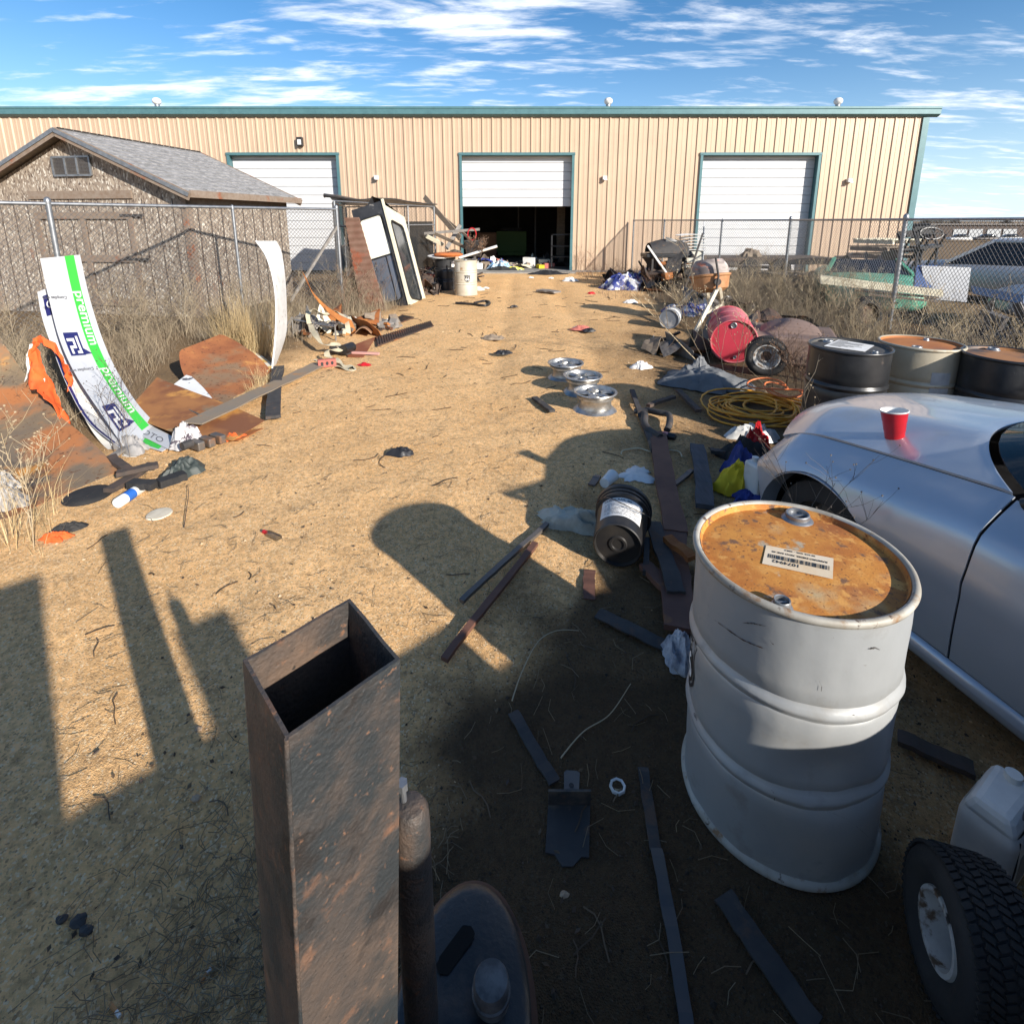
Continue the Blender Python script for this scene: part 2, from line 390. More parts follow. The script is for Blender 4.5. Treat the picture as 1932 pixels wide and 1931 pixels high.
e = MB(); e.box((XL / 2 + XR / 2, 14, EV / 2), (XR - XL, .1, EV)); e.box((XL, 7, EV / 2), (.1, 14, EV)); e.build('rear_wall', wall_m, W)
tm = M['teal']
e = MB()
gp = [(-.02, 5.38), (-.10, 5.40), (-.19, 5.46), (-.19, 5.62), (-.205, 5.64), (-.205, 5.705), (-.13, 5.715), (-.02, 5.66)]
X0, X1 = XL, XR + .32
e.add([(x, y, z) for x in (X0, X1) for y, z in gp], [[i, (i + 1) % 8, 8 + (i + 1) % 8, 8 + i] for i in range(8)] + [list(range(8))[::-1], list(range(8, 16))])
e.build('gutter', tm, W, bevel=.006)
e = MB(); e.add([(XL, 0, 5.6), (X1, 0, 5.6), (X1, 7, 6.35), (XL, 7, 6.35), (X1, 14.2, 5.6), (XL, 14.2, 5.6)], [(0, 1, 2, 3), (3, 2, 4, 5)]); e.build('roof', mat('roof_sheet', (.35, .36, .36), rough=.5), W)
e = MB(); e.box((XR - .06, -.045, 2.69), (.22, .03, 5.36)); e.box((XR + .03, .1, 2.69), (.02, .3, 5.36)); e.build('corner_trim', tm, W)
dm = mat('white_door_panel', (.57, .57, .57), (.53, .53, .53), 1.5, .4, .7, .42)
for (a, c_), zb in zip(DOORS, (.02, 2.36, .02)):
    t = MB(); d = .07
    t.box((a + .02, -.03, DT / 2), (.09, d, DT)); t.box((c_ - .02, -.03, DT / 2), (.09, d, DT)); t.box((a / 2 + c_ / 2, -.03, DT + .035), (c_ - a + .09, d, .09))
    t.box((a + .012, .13, DT / 2 - .01), (.02, .26, DT - .02)); t.box((c_ - .012, .13, DT / 2 - .01), (.02, .26, DT - .02)); t.box((a / 2 + c_ / 2, .13, DT - .015), (c_ - a - .05, .26, .02))
    t.build('door_frame', tm, W)
    t = MB(); z = DT + .3; seg = .305; prof = [(.26, zb)]; zc = zb
    while zc < DT + .2:
        prof += [(.235, zc + .012), (.235, zc + seg * .5 - .008), (.242, zc + seg * .5), (.235, zc + seg * .5 + .008), (.235, zc + seg - .016), (.272, zc + seg - .004), (.272, zc + seg)]; zc += seg
    vs = []
    for y, z in prof: vs += [(a + .03, y, z), (c_ - .03, y, z)]
    t.add(vs, [[2 * i, 2 * i + 1, 2 * i + 3, 2 * i + 2] for i in range(len(prof) - 1)])
    t.build('roller_door', dm, W)
    t = MB(); t.box((a / 2 + c_ / 2, .27, zb + .02), (c_ - a - .08, .05, .05)); t.build('door_seal', M['rubber'], W)
# inside
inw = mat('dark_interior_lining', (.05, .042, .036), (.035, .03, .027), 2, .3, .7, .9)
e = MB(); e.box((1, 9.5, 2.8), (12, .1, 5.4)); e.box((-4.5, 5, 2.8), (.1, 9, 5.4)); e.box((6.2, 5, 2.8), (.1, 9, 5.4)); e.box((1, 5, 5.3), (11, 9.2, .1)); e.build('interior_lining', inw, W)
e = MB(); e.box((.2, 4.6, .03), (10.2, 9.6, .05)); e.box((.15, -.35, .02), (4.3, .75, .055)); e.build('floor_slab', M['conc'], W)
for px_, yy, wd, mm in ((1058, 23.6, .34, M['wood']), (1010, 27.8, .07, M['steel_grey']), (978, 27.9, .07, M['steel_grey'])):
    p = D(px_, 430, yy); e = MB(); e.box((p.x, yy - YF, 2.6), (wd, .15, 5.1)); e.build('post', mm, W)
for px_ in (295, 1148, 1582):
    p = D(px_, 200, 20.6); e = MB(); x = p.x; y = .75; z0 = 5.62
    e.cyl((x, y, z0), (x, y, p.z + .12), .085, n=14)
    v_ = e.build('roof_vent', M['galv'], W, 40)
    e = MB(); e.lathe([(0, .28), (.08, .27), (.14, .22), (.155, .16), (.14, .10), (.085, .05), (.02, .04)], 16, Matrix.Translation((x, y, p.z + .0)))
    e.build('vent_cap', M['white_plastic'], v_, 50)
p = D(566, 268, YF - .1)
e = MB(); e.box((p.x, -.1, p.z), (.20, .14, .30)); lt = e.build('wall_lantern', M['black'], W, bevel=.01)
e = MB(); e.box((p.x, -.175, p.z - .02), (.12, .03, .17)); e.build('lantern_glass', M['paper'], lt)
for x_, y_ in ((710, 335), (1141, 336), (1603, 341)):
    p = D(x_, y_, YF - .1); e = MB(); e.box((p.x, -.09, p.z), (.15, .13, .13)); e.box((p.x + .02, -.15, p.z - .07), (.12, .12, .05)); e.build('security_light', M['white_plastic'], W, bevel=.01)
# ------------------------------------------------------------------ shed
th = rad(10); SC = V((-6.1, 10.3, 0)); dr = V((math.sin(th), math.cos(th), 0)); df = V((-math.cos(th), math.sin(th), 0)); SW, SL, SE, SP = 2.39, 3.2, 2.36, 3.42
SH = thing('garden_shed', 'weathered flake board shed with shingle roof behind the left fence', 'shed', SC, 0)
m = bpy.data.materials.new('weathered_flake_board'); m.use_nodes = True; N = m.node_tree.nodes; L = m.node_tree.links; b = N['Principled BSDF']
tcn = N.new('ShaderNodeTexCoord'); POS = tcn.outputs['Object']
mpn = N.new('ShaderNodeMapping'); mpn.inputs['Scale'].default_value = (1, 1, .45); L.new(POS, mpn.inputs[0]); nzn = N.new('ShaderNodeTexNoise'); nzn.inputs['Scale'].default_value = 9; L.new(mpn.outputs[0], nzn.inputs[0])
va = N.new('ShaderNodeVectorMath'); va.operation = 'MULTIPLY_ADD'; L.new(nzn.outputs[1], va.inputs[0]); va.inputs[1].default_value = (.12, .12, .12); L.new(mpn.outputs[0], va.inputs[2]); POS = va.outputs[0]
v1 = gn('ShaderNodeTexVoronoi', 42, sock=1); s1 = N.new('ShaderNodeSeparateColor'); L.new(v1, s1.inputs[0])
c = mixc(rng(s1.outputs[0], .05, .9), (.20, .155, .12), (.35, .285, .22))
c = mixc(rng(s1.outputs[1], .80, .92), c, (.58, .53, .45)); c = mixc(rng(s1.outputs[2], .84, .95), c, (.10, .072, .055))
c = mixc(rng(gn('ShaderNodeTexNoise', 1.6, 5), .64, .72), c, (.22, .075, .035))
L.new(c, b.inputs['Base Color']); b.inputs['Roughness'].default_value = .9
bp = N.new('ShaderNodeBump'); bp.inputs['Distance'].default_value = .01; L.new(s1.outputs[0], bp.inputs['Height']); L.new(bp.outputs[0], b.inputs['Normal'])
osb = m
def sp(f, r, z): return V(df * f + dr * r + V((0, 0, z)))   # local shed frame: f along the gable wall, r along the side
e = MB()
def quadwall(mb, a, b_, z0, z1, n):
    mb.add([a + V((0, 0, z0)), b_ + V((0, 0, z0)), b_ + V((0, 0, z1)), a + V((0, 0, z1))], [(0, 1, 2, 3)])
e.add([sp(0, 0, 0), sp(0, 0, SE), sp(SW, 0, SP), sp(2 * SW, 0, SE), sp(2 * SW, 0, 0)], [(0, 1, 2, 3, 4)])
e.add([sp(0, SL, 0), sp(2 * SW, SL, 0), sp(2 * SW, SL, SE), sp(SW, SL, SP), sp(0, SL, SE)], [(0, 1, 2, 3, 4)])
e.add([sp(0, 0, 0), sp(0, SL, 0), sp(0, SL, SE), sp(0, 0, SE)], [(0, 1, 2, 3)]); e.add([sp(2 * SW, 0, 0), sp(2 * SW, 0, SE), sp(2 * SW, SL, SE), sp(2 * SW, SL, 0)], [(0, 1, 2, 3)])
e.build('wall', osb, SH)
tr = mat('weathered_trim_board', (.19, .135, .095), (.24, .19, .15), 12, .35, .65, .9, 0, .002, 50, [((.24, .075, .03), 2.4, .58, .68, .9, 0)])
e = MB()
for f_, wd in ((.05, .1), (2 * SW - .05, .1)): e = MB(); e.bar(sp(f_, -.015, 0), sp(f_, -.015, SE - .05), .03, wd, up=df); e.build('corner_board', tr, SH)
e = MB()
e.bar(sp(-.012, .05, 0), sp(-.012, .05, SE - .06), .1, .024, up=df); e.build('corner_board', tr, SH); e = MB()
e.bar(sp(1.15, -.018, SE - .02), sp(3.5, -.018, SE - .02), .036, .15); e.build('header_board', tr, SH); e = MB(); e.bar(sp(-.012, 0, SE - .1), sp(-.012, SL, SE - .1), .024, .2); e.build('eave_board', tr, SH)
e = MB()
for k in range(9): e.bar(sp(-.006, .25 + k * .33, .05), sp(-.006, .25 + k * .33, SE - .25), .02, .012, up=df)
for k in range(14): e.bar(sp(.3 + k * .33, -.004, .05), sp(.3 + k * .33, -.004, SE - .1), .012, .012, up=df)
e.build('panel_groove', M['wood_dark'], SH)
sl = (SP - SE) / SW
shingle = mat('grey_shingles', (.30, .29, .285), (.17, .165, .16), 7, .4, .62, .95, 0, .006, 30, stretch=(1, 1, 3.5), layers=[((.42, .41, .40), 16, .58, .7, .9, 0)])
for sgn in (-1, 1):
    e = MB(); nrow = 14; ov = .28
    for k in range(nrow):
        a0 = 1 - k / nrow; a1 = 1 - (k + 1) / nrow
        def pt(a, r, lift): 
            f = (SW + sgn * 0) ; off = a * (SW + ov); ff = SW + sgn * off; z = SP + .10 - sl * off + lift
            return sp(ff, r, z)
        ncol = 22
        for q in range(ncol):
            r0 = -.22 + (SL + .44) * q / ncol; r1 = -.22 + (SL + .44) * (q + 1) / ncol - .006; lift = .014 + .012 * RND.random(); edge = .02 * RND.random() / SW
            p = [pt(a0 + (edge if k else 0), r0, lift), pt(a0 + (edge if k else 0), r1, lift), pt(a1 - .02, r1, 0.004), pt(a1 - .02, r0, 0.004)]
            dn = V((0, 0, -.02)); e.add(p + [x + dn for x in p], [(0, 1, 2, 3), (7, 6, 5, 4), (1, 0, 4, 5), (2, 1, 5, 6), (0, 3, 7, 4)])
    rf = e.build('roof', shingle, SH)
    e = MB()
    for r in (-.235, SL + .235): e.bar(sp(SW, r, SP + .045), sp(SW + sgn * (SW + .28), r, SP + .045 - sl * (SW + .28)), .035, .15)
    e.bar(sp(SW + sgn * (SW + .29), -.22, SE - .03 - .0), sp(SW + sgn * (SW + .29), SL + .22, SE - .03), .03, .13)
    e.build('fascia', tr, SH)
    e = MB(); z0 = lambda o: SP + .03 - sl * o
    e.add([sp(SW, -.22, z0(0)), sp(SW, SL + .22, z0(0)), sp(SW + sgn * (SW + .28), SL + .22, z0(SW + .28)), sp(SW + sgn * (SW + .28), -.22, z0(SW + .28))], [(0, 1, 2, 3)]); e.build('roof_deck', M['wood'], SH)
    e = MB()
    e.bar(sp(SW, -.262, SP + .075), sp(SW + sgn * (SW + .28), -.262, SP + .075 - sl * (SW + .28)), .02, .07); e.build('drip_edge', M['galv'], SH)
e = MB()
# gable vent, door battens, hinges
for i in range(3):
    f0 = 1.98 + i * .27
    for k in range(12): e.bar(sp(f0, -.03, 2.73 + k * .025), sp(f0 + .25, -.03, 2.73 + k * .025), .012, .018)
gv = e.build('gable_vent', M['steel_grey'], SH)
e = MB(); z0, z1 = 2.70, 3.04
for a, b_ in (((1.95, z0), (2.79, z0)), ((1.95, z1), (2.79, z1)), ((1.95, z0), (1.95, z1)), ((2.79, z0), (2.79, z1)), ((2.235, z0), (2.235, z1)), ((2.505, z0), (2.505, z1))):
    e.bar(sp(a[0], -.035, a[1]), sp(b_[0], -.035, b_[1]), .03, .035, up=(0, 0, 1) if a[1] == b_[1] else df)
e.build('vent_frame', M['galv'], gv)
e = MB()
for z in (.25, 1.12, 1.95): e.bar(sp(1.25, -.03, z), sp(3.4, -.03, z), .03, .13)
for f in (1.25, 2.33, 3.4): e.bar(sp(f, -.028, .1), sp(f, -.028, 2.0), .028, .1, up=df)
dd = e.build('door', tr, SH)
e = MB()
for z in (1.12, 1.95): e.bar(sp(.95, -.05, z), sp(1.45, -.05, z), .012, .05)
e.build('hinge', M['steel_dark'], dd)
# second, lower roof behind the shed at the left edge
e = MB(); p = V((-14.2, 13.2, 0))
e.add([p + V(q) for q in ((-3, 0, 0), (1.5, 0, 0), (1.5, 2.6, 0), (-3, 2.6, 0), (-3, 0, 2.5), (1.5, 0, 2.5), (1.5, 2.6, 2.5), (-3, 2.6, 2.5))], [(0, 1, 5, 4), (1, 2, 6, 5), (2, 3, 7, 6), (3, 0, 4, 7)])
s2 = thing('garden_shed', 'dark low roofed shed at the left edge behind the flake board shed', 'shed', p); e.build('wall', osb, s2, world=True)
e = MB(); e.add([p + V(q) for q in ((-3.2, -.3, 2.45), (1.7, -.3, 2.45), (1.7, 1.3, 3.35), (-3.2, 1.3, 3.35), (1.7, 2.9, 2.45), (-3.2, 2.9, 2.45))], [(0, 1, 2, 3), (3, 2, 4, 5)]); e.build('roof', mat('brown_shingles', (.16, .12, .095), (.10, .08, .065), 14, .4, .6, .95), s2, world=True)
# ------------------------------------------------------------------ chain link fences
def mesh_panel(mb, a, b_, z0, z1, cell=.058, r=.0032):
    a = V(a); b_ = V(b_); ln = (b_ - a).length; d = (b_ - a) / ln; H = z1 - z0
    n = int((ln + H) / (cell * 1.0)); st = cell * 1.41 / 1.41 * 1.35
    k = -int(H / st) - 1
    nrm_ = V((-d.y, d.x, 0))
    while k * st < ln:
        for sg in (1, -1):
            x0 = k * st; x1 = x0 + H
            t0 = max(0, -x0); t1 = min(H, ln - x0)
            if t1 - t0 > .03:
                za, zb = (z0 + t0, z0 + t1) if sg > 0 else (z1 - t0, z1 - t1)
                p = a + d * (x0 + t0) + nrm_ * .003 * sg; q = a + d * (x0 + t1) + nrm_ * .003 * sg
                m_ = (p + q) / 2; sag = V((0, 0, 0))
                mb.tube([V((p.x, p.y, za)), V((q.x, q.y, zb))], r, 3, False)
        k += 1
def fence(label, posts, top, big=(), bottom=.05, rail_r=.021, cell=.058, cap_h=.06, wr=.0034):
    F = thing('chain_link_fence', label, 'fence', (posts[0][0], posts[0][1], 0))
    for i, p in enumerate(posts):
        r = .037 if i in big else .027
        e = MB(); e.cyl((p[0], p[1], -.05), (p[0], p[1], top + (cap_h if i in big else .0)), r, n=12)
        e.lathe([(r * 1.12, top - .03), (r * 1.2, top + .0), (r * 1.1, top + cap_h * .6), (r * .6, top + cap_h), (0, top + cap_h * 1.15)], 12, Matrix.Translation((p[0], p[1], .03 if i in big else -.02)))
        e.build('post', M['galv'], F, 40, world=True)
    for a, b_ in zip(posts, posts[1:]):
        e = MB(); e.cyl((a[0], a[1], top), (b_[0], b_[1], top), rail_r, n=10); e.build('top_rail', M['galv'], F, 40, world=True)
        e = MB(); mesh_panel(e, (a[0], a[1], 0), (b_[0], b_[1], 0), bottom, top + .02, cell, wr); e.build('wire_mesh', M['wire'], F, world=True)
    return F
LF = lambda t: V((-5.1 + .607 * t, 10.0 + .794 * t, 0))
lf = fence('left chain link fence with thick top rail in front of the shed', [LF(-6.2), LF(-2.62), LF(0), LF(2.2)], 2.09, big=(1, 3), rail_r=.028, wr=.0042)
e = MB(); e.bar(LF(2.2) + V((0, 0, 1.75)), LF(.9) + V((.05, 0, .25)), .05, .05); e.build('brace', M['wood_grey'], lf, world=True)
rf = fence('right chain link fence running from the warehouse past the parked cars', [(4.4, 19.7), (5.06, 18.1), (6.07, 15.75), (7.0, 13.7), (6.42, 8.9), (5.75, 3.6), (5.2, -1)], 1.87, big=(3, 4))
# ------------------------------------------------------------------ drums
DR, DH = .285, .885
drum_white = mat('silver_drum_paint', (.36, .37, .37), (.32, .33, .33), 3, .35, .65, .44, .2, .0006, 30, [((.42, .41, .38), 1.7, .52, .68, .42, .2), ((.27, .265, .25), 7, .60, .72, .55, .1), ((.14, .09, .055), 26, .735, .765, .8, 0), ((.20, .19, .17), 60, .70, .76, .6, 0)])
drum_black = mat('black_drum_paint', (.016, .017, .019), (.035, .035, .037), 4, .4, .7, .33, .1, .0006, 30, [((.10, .07, .05), 5, .66, .74, .8, 0)])
drum_cream = mat('worn_beige_drum_paint', (.47, .42, .32), (.36, .31, .22), 3, .35, .65, .5, .2, .0006, 30, [((.26, .15, .07), 3.4, .58, .68, .8, 0)])
drum_pale = mat('worn_silver_drum_paint', (.56, .52, .42), (.46, .41, .32), 4, .35, .65, .5, .2, 0, 30, [((.3, .18, .09), 4.4, .62, .7, .8, 0)])
drum_red = mat('faded_red_drum_paint', (.50, .055, .075), (.42, .16, .17), 3, .4, .65, .6, .0, .0006, 40, [((.30, .03, .03), 5, .58, .7, .7, 0)])
lid_rust = mat('rusted_drum_lid', (.55, .24, .045), (.40, .14, .025), 9, .38, .62, .78, .05, .0008, 160, [((.47, .34, .18), 3.6, .57, .70, .6, .1), ((.30, .10, .025), 5.2, .52, .66, .85, 0), ((.58, .28, .07), 24, .54, .64, .8, 0), ((.17, .085, .045), 19, .59, .65, .85, 0), ((.16, .06, .02), 75, .60, .66, .85, 0), ((.42, .36, .26), 8, .64, .70, .6, .1)])
lid_black = mat('dusty_black_lid', (.05, .048, .045), (.09, .08, .065), 4, .4, .65, .6, .1, 0, 30, [((.2, .13, .07), 3, .55, .7, .8, 0)])
def body_prof():
    p = [(DR - .03, .010), (DR + .004, .0), (DR + .010, .004), (DR + .010, .014), (DR, .02)]
    for zr in (.292, .588):
        p += [(DR, zr - .033), (DR - .004, zr - .026), (DR + .001, zr - .014), (DR + .0085, zr - .005), (DR + .0085, zr + .005), (DR + .001, zr + .014), (DR - .004, zr + .026), (DR, zr + .033)]
        if zr < .5: p += [(DR, .35), (DR, .38), (DR, .42), (DR, .46), (DR, .5)]
    p += [(DR, .66), (DR, .75), (DR, .862)]
    q = [p[0]]
    for a, b in zip(p, p[1:]):
        n = max(1, int((b[1] - a[1]) / .03)); q += [(a[0] + (b[0] - a[0]) * i / n, a[1] + (b[1] - a[1]) * i / n) for i in range(1, n + 1)]
    return q
def make_drum(label, paint, lid, loc, rotz=0, group='steel oil drums', dent=False, bungs=True, bung_at=((-.02, .215), (.03, -.215)), tilt=None, n=72, cat='drum', name='oil_drum'):
    t = thing(name, label, cat, loc, rotz, group)
    if tilt: t.rotation_euler = (tilt[0], tilt[1], rotz)
    fn = None
    if dent:
        def fn(p):
            a = math.atan2(p.y, p.x); da = (a - dent[0] + math.pi) % (2 * math.pi) - math.pi
            k = .030 * math.exp(-((da) / .42) ** 2 - ((p.z - .40) / .085) ** 2) + .012 * math.exp(-((da - .35) / .5) ** 2 - ((p.z - .30) / .05) ** 2) + .004 * fbm(a * 2.2, p.z * 5, 2)
            r = math.hypot(p.x, p.y); s = (r - k) / r; return V((p.x * s, p.y * s, p.z))
    e = MB(); e.lathe(body_prof(), n, fn=fn); e.lathe([(DR - .03, .010), (0, .012)], n); e.build('body', paint, t, 45)
    e = MB(); e.lathe([(DR - .001, .858), (DR + .009, .864), (DR + .012, .873), (DR + .009, .882), (DR + .001, .885), (DR - .007, .881), (DR - .010, .872), (DR - .011, .862)], n); e.build('rim', mat_rim if lid is lid_rust else paint, t, 60)
    e = MB(); e.lathe([(DR - .010, .878), (DR - .013, .866), (DR - .017, .860), (DR - .045, .862), (.2, .8645), (.1, .866), (0, .8665)], n); e.build('lid', lid, t, 45)
    if bungs:
        for (x, y), r in zip(bung_at, (.034, .019)):
            e = MB(); Tm = Matrix.Translation((x, y, .8635))
            e.lathe([(r * 1.28, 0), (r * 1.2, .006), (r * 1.05, .009), (r * 1.05, .017), (r * .98, .020), (r * .86, .018), (r * .82, .008), (r * .3, .007), (0, .007)], 28, Tm)
            e.box((x, y, .8635 + .010), (r * 1.2, r * .22, .007)); e.build('bung', M['galv'], t, 40)
    return t
mat_rim = mat('worn_drum_rim', (.42, .40, .35), (.30, .27, .22), 9, .4, .6, .6, .15, 0, 30, [((.24, .14, .07), 16, .58, .68, .8, 0), ((.09, .06, .045), 30, .6, .66, .8, 0)])
SHIELD = [(0, -.115), (.045, -.098), (.078, -.062), (.088, -.02), (.08, .03), (.086, .062), (.098, .088), (.078, .108), (.05, .098), (.025, .108), (0, .112)]
SHIELD = SHIELD + [(-x, y) for x, y in SHIELD[-2:0:-1]]
def emblem(t, phi, z0, sc=1.0, detail=True):
    def mp(off):
        return lambda x, y: V(((DR + off) * math.cos(phi + x / DR), (DR + off) * math.sin(phi + x / DR), z0 + y))
    def fill(mb, pts, f):
        n = len(pts); c = (0, 0); vs = [f(*c)] + [f(*p) for p in pts]; mb.add(vs, [[0, 1 + i, 1 + (i + 1) % n] for i in range(n)])
    def dense(k): 
        o = []
        for a, b in zip(SHIELD, SHIELD[1:] + SHIELD[:1]): o += [((a[0] + (b[0] - a[0]) * i / 3) * k * sc, (a[1] + (b[1] - a[1]) * i / 3) * k * sc) for i in range(3)]
        return o
    e = MB(); e.cur = 0
    def ring(mb, k0, k1, f):
        a, b = dense(k0), dense(k1); n = len(a); mb.add([f(*p) for p in a] + [f(*p) for p in b], [[i, (i + 1) % n, n + (i + 1) % n, n + i] for i in range(n)])
    ring(e, 1.0, .90, mp(.0012))
    for k0, k1 in ((.84, .55), (.55, .25)): ring(e, k0, k1, mp(.0012))
    fill(e, dense(.25), mp(.0012))
    text(e, 'PHILLIPS', .027 * sc, lambda x, y: mp(.0025)(x, y + .055 * sc), 'CENTER') if False else None
    e.cur = 1; f2 = mp(.0026)
    text(e, '66', .125 * sc, lambda x, y: f2(x, y - .058 * sc), 'CENTER', .002)
    text(e, 'PHILLIPS', .030 * sc, lambda x, y: f2(x, y + .050 * sc), 'CENTER')
    e.cur = 0; text(e, '®', .03, lambda x, y: mp(.0015)(x + .10 * sc, y - .15 * sc))
    e.build('emblem', [M['ink'], M['paper']], t)
FD = make_drum('large silver oil drum with rusted orange lid standing in the foreground', drum_white, lid_rust, (.878, 1.418, .006), 0, dent=(rad(-95),), tilt=(.0016, -.027, 0), n=128, bungs=False)
emblem(FD, rad(161), .455, 1.05)
Fi = Matrix.LocRotScale(FD.location, FD.rotation_euler, None).inverted()
for (px_, py_), r in (((1505, 972), .034), ((1476, 1131), .0195)):
    p = Fi @ G(px_, py_, .887); e = MB(); Tm = Matrix.Translation((p.x, p.y, .8625))
    e.lathe([(r * 1.45, 0), (r * 1.3, .006), (r * 1.08, .009), (r * 1.08, .021), (r * 1.0, .024), (r * .86, .022), (r * .82, .010), (r * .3, .009), (0, .009)], 32, Tm)
    e.box((p.x, p.y, .8745), (r * 1.3, r * .24, .009)); e.build('bung', M['galv'], FD, 40)
c4 = [Fi @ G(x, y, .872) for x, y in ((1571, 1094.3), (1438, 1062.6), (1445.6, 1028.7), (1572.3, 1056))]   # label: its own top left, top right, bottom right, bottom left
def lab(x, y, h=.8685):     # x to the right 0..1, y down 0..1 on the label
    a = c4[0].lerp(c4[1], x); b = c4[3].lerp(c4[2], x); p = a.lerp(b, y); return V((p.x, p.y, h))
lw = (c4[1] - c4[0]).length; lh = (c4[3] - c4[0]).length
e = MB(); e.cur = 0; e.add([lab(0, 0), lab(1, 0), lab(1, 1), lab(0, 1)], [(0, 3, 2, 1)])
e.cur = 1
def lt(s, size, x0, y0): text(e, s, size, lambda x, y: lab(x0 + x / lw, y0 - y / lh, .8693), 'LEFT', .0004)
lt('1074942', .021, .46, .31); lt('RAMAR® DIESEL XDO SAE 40', .0112, .08, .75); lt('55 U.S. GAL - 208.2', .0100, .26, .94)
x = .05
while x < .93:
    wd = RND.choice((.004, .006, .010, .013))
    e.add([lab(x, .36, .8693), lab(x + wd, .36, .8693), lab(x + wd, .56, .8693), lab(x, .56, .8693)], [(0, 3, 2, 1)]); x += wd + RND.choice((.004, .007, .01))
e.build('label', [mat('stained_paper_label', (.66, .56, .42), (.62, .46, .28), 14, .4, .7, .7), M['ink']], FD)
def cylpt(px_, py_, off=.001):
    d = ray(px_, py_); o = V((0, 0, CAMH)); z_ = .5; r_ = DR + off + .0015
    for _ in range(4):
        cx_ = FD.location.x - .027 * z_; cy_ = FD.location.y - .0016 * z_; ox, oy = o.x - cx_, o.y - cy_
        a_ = d.x * d.x + d.y * d.y; b_ = 2 * (d.x * ox + d.y * oy); c_ = ox * ox + oy * oy - r_ * r_; t_ = (-b_ - math.sqrt(max(0, b_ * b_ - 4 * a_ * c_))) / (2 * a_); z_ = (o + d * t_).z
    return o + d * t_
for pts, w_, m_ in ((((1348, 1170), (1375, 1190), (1400, 1207), (1420, 1216), (1443, 1224)), 4.0, 'rust_dark'), (((1560, 1530), (1600, 1545), (1640, 1580), (1660, 1600)), 1.2, 'ink'), (((1602, 1352), (1612, 1350), (1622, 1354)), 5.5, 'rust_dark'), (((1452, 1208), (1456, 1214), (1460, 1216)), 4, 'rust_dark'), (((1545, 1285), (1550, 1295), (1549, 1304)), 3, 'steel_dark'), (((1455, 1490), (1462, 1500), (1460, 1510)), 4, 'ink'), (((1330, 1560), (1350, 1590), (1372, 1620)), 5, 'steel_grey'), (((1400, 1175), (1420, 1176), (1446, 1182)), 2.5, 'steel_grey'), (((1640, 1225), (1652, 1222), (1660, 1226)), 4, 'steel_grey')):
    e = MB(); n_ = 26; f = crv0 = None
    for k in range(n_):
        t_ = k / (n_ - 1) * (len(pts) - 1); i_ = min(len(pts) - 2, int(t_)); x = pts[i_][0] + (pts[i_ + 1][0] - pts[i_][0]) * (t_ - i_); y = pts[i_][1] + (pts[i_ + 1][1] - pts[i_][1]) * (t_ - i_); h_ = w_ * (.35 + .65 * abs(fbm(k * .8, w_)) * 2) * (1 - (2 * k / (n_ - 1) - 1) ** 4)
        e.v += [cylpt(x, y - h_ * .5), cylpt(x + 1, y + h_ * .5)]
    e.f = [[2 * k, 2 * k + 1, 2 * k + 3, 2 * k + 2] for k in range(n_ - 1)]; e.m = [0] * len(e.f); e.build('scratch', M[m_], FD, world=True)
e = MB(); e.lathe([(DR - .001, .026), (DR + .006, .020), (DR + .012, .014), (DR + .012, .004), (DR + .005, -.001)], 96); e.build('bottom_chime', mat_rim, FD, 50)
# ------------------------------------------------------------------ square tube, pipe, tank
tube_m = mat('scorched_rusty_plate', (.066, .054, .047), (.105, .074, .056), 13, .4, .62, .62, .2, .0028, 150, [((.040, .044, .046), 8.5, .43, .60, .5, .3), ((.14, .088, .056), 4.0, .54, .72, .85, 0), ((.19, .085, .04), 14, .60, .74, .85, 0), ((.028, .024, .022), 9, .58, .66, .55, .2), ((.21, .10, .05), 60, .62, .72, .9, 0), ((.03, .024, .02), 110, .62, .68, .7, 0), ((.36, .34, .31), 34, .73, .77, .6, 0)])
TB = V((-.300, .545, 0)); TU = thing('steel_chute', 'rusty square steel chute standing upright with an open top', 'steel tube', TB)
TC = [V((-.327, .546)), V((-.229, .654)), V((-.136, .548)), V((-.232, .445))]
def tcr(i, z, off=0):
    p = TC[i]; c = sum(TC, V((0, 0))) / 4; d = (p - c); q = c + d * ((d.length + off) / d.length)
    return V((q.x - .052 * (1.33 - z) , q.y, z))
e = MB(); nz_ = 14
for i in range(4):
    j = (i + 1) % 4
    def fn(u, v, i=i, j=j):
        z = 1.33 * v - .0; p = tcr(i, z).lerp(tcr(j, z), u); q = p - V((TB.x, TB.y, 0)); k = .0016 * fbm(u * 2 + i * 5, v * 3, 3) * min(1, 8 * u * (1 - u))
        c = (tcr(0, z) + tcr(2, z)) / 2 - V((TB.x, TB.y, 0)); d = q - c; d.z = 0
        return q + d.normalized() * k
    e.sheet(fn, 8, 22, -.0045)
e.build('shell', tube_m, TU)
e = MB()
for i in (3,):
    pts = [tcr(i, .35 + .98 * k / 30, -.0002 + .0015 * fbm(k * .9, i, 0)) - V((TB.x, TB.y, 0)) for k in range(31)]
    e = MB(); e.tube(pts, [.0026 + .0016 * fbm(k * 1.7, i, 3) for k in range(31)], 6); e.build('weld_seam', tube_m, TU, 60)
pp = V((-.163, .67, 0)); PT = thing('steel_pipe', 'rusted steel pipe standing beside the square chute', 'pipe', pp)
e = MB(); e.lathe([(.030, 0), (.030, .90), (.0285, .925), (.022, .938), (.012, .942), (0, .942)], 28); e.build('shaft', tube_m, PT, 40)
e = MB(); e.cyl((-.010, .004, .93), (-.012, .004, .972), .005, n=10); e.cyl((-.012, .004, .965), (-.0125, .004, .978), .0095, n=6); e.build('bolt', M['galv'], PT)
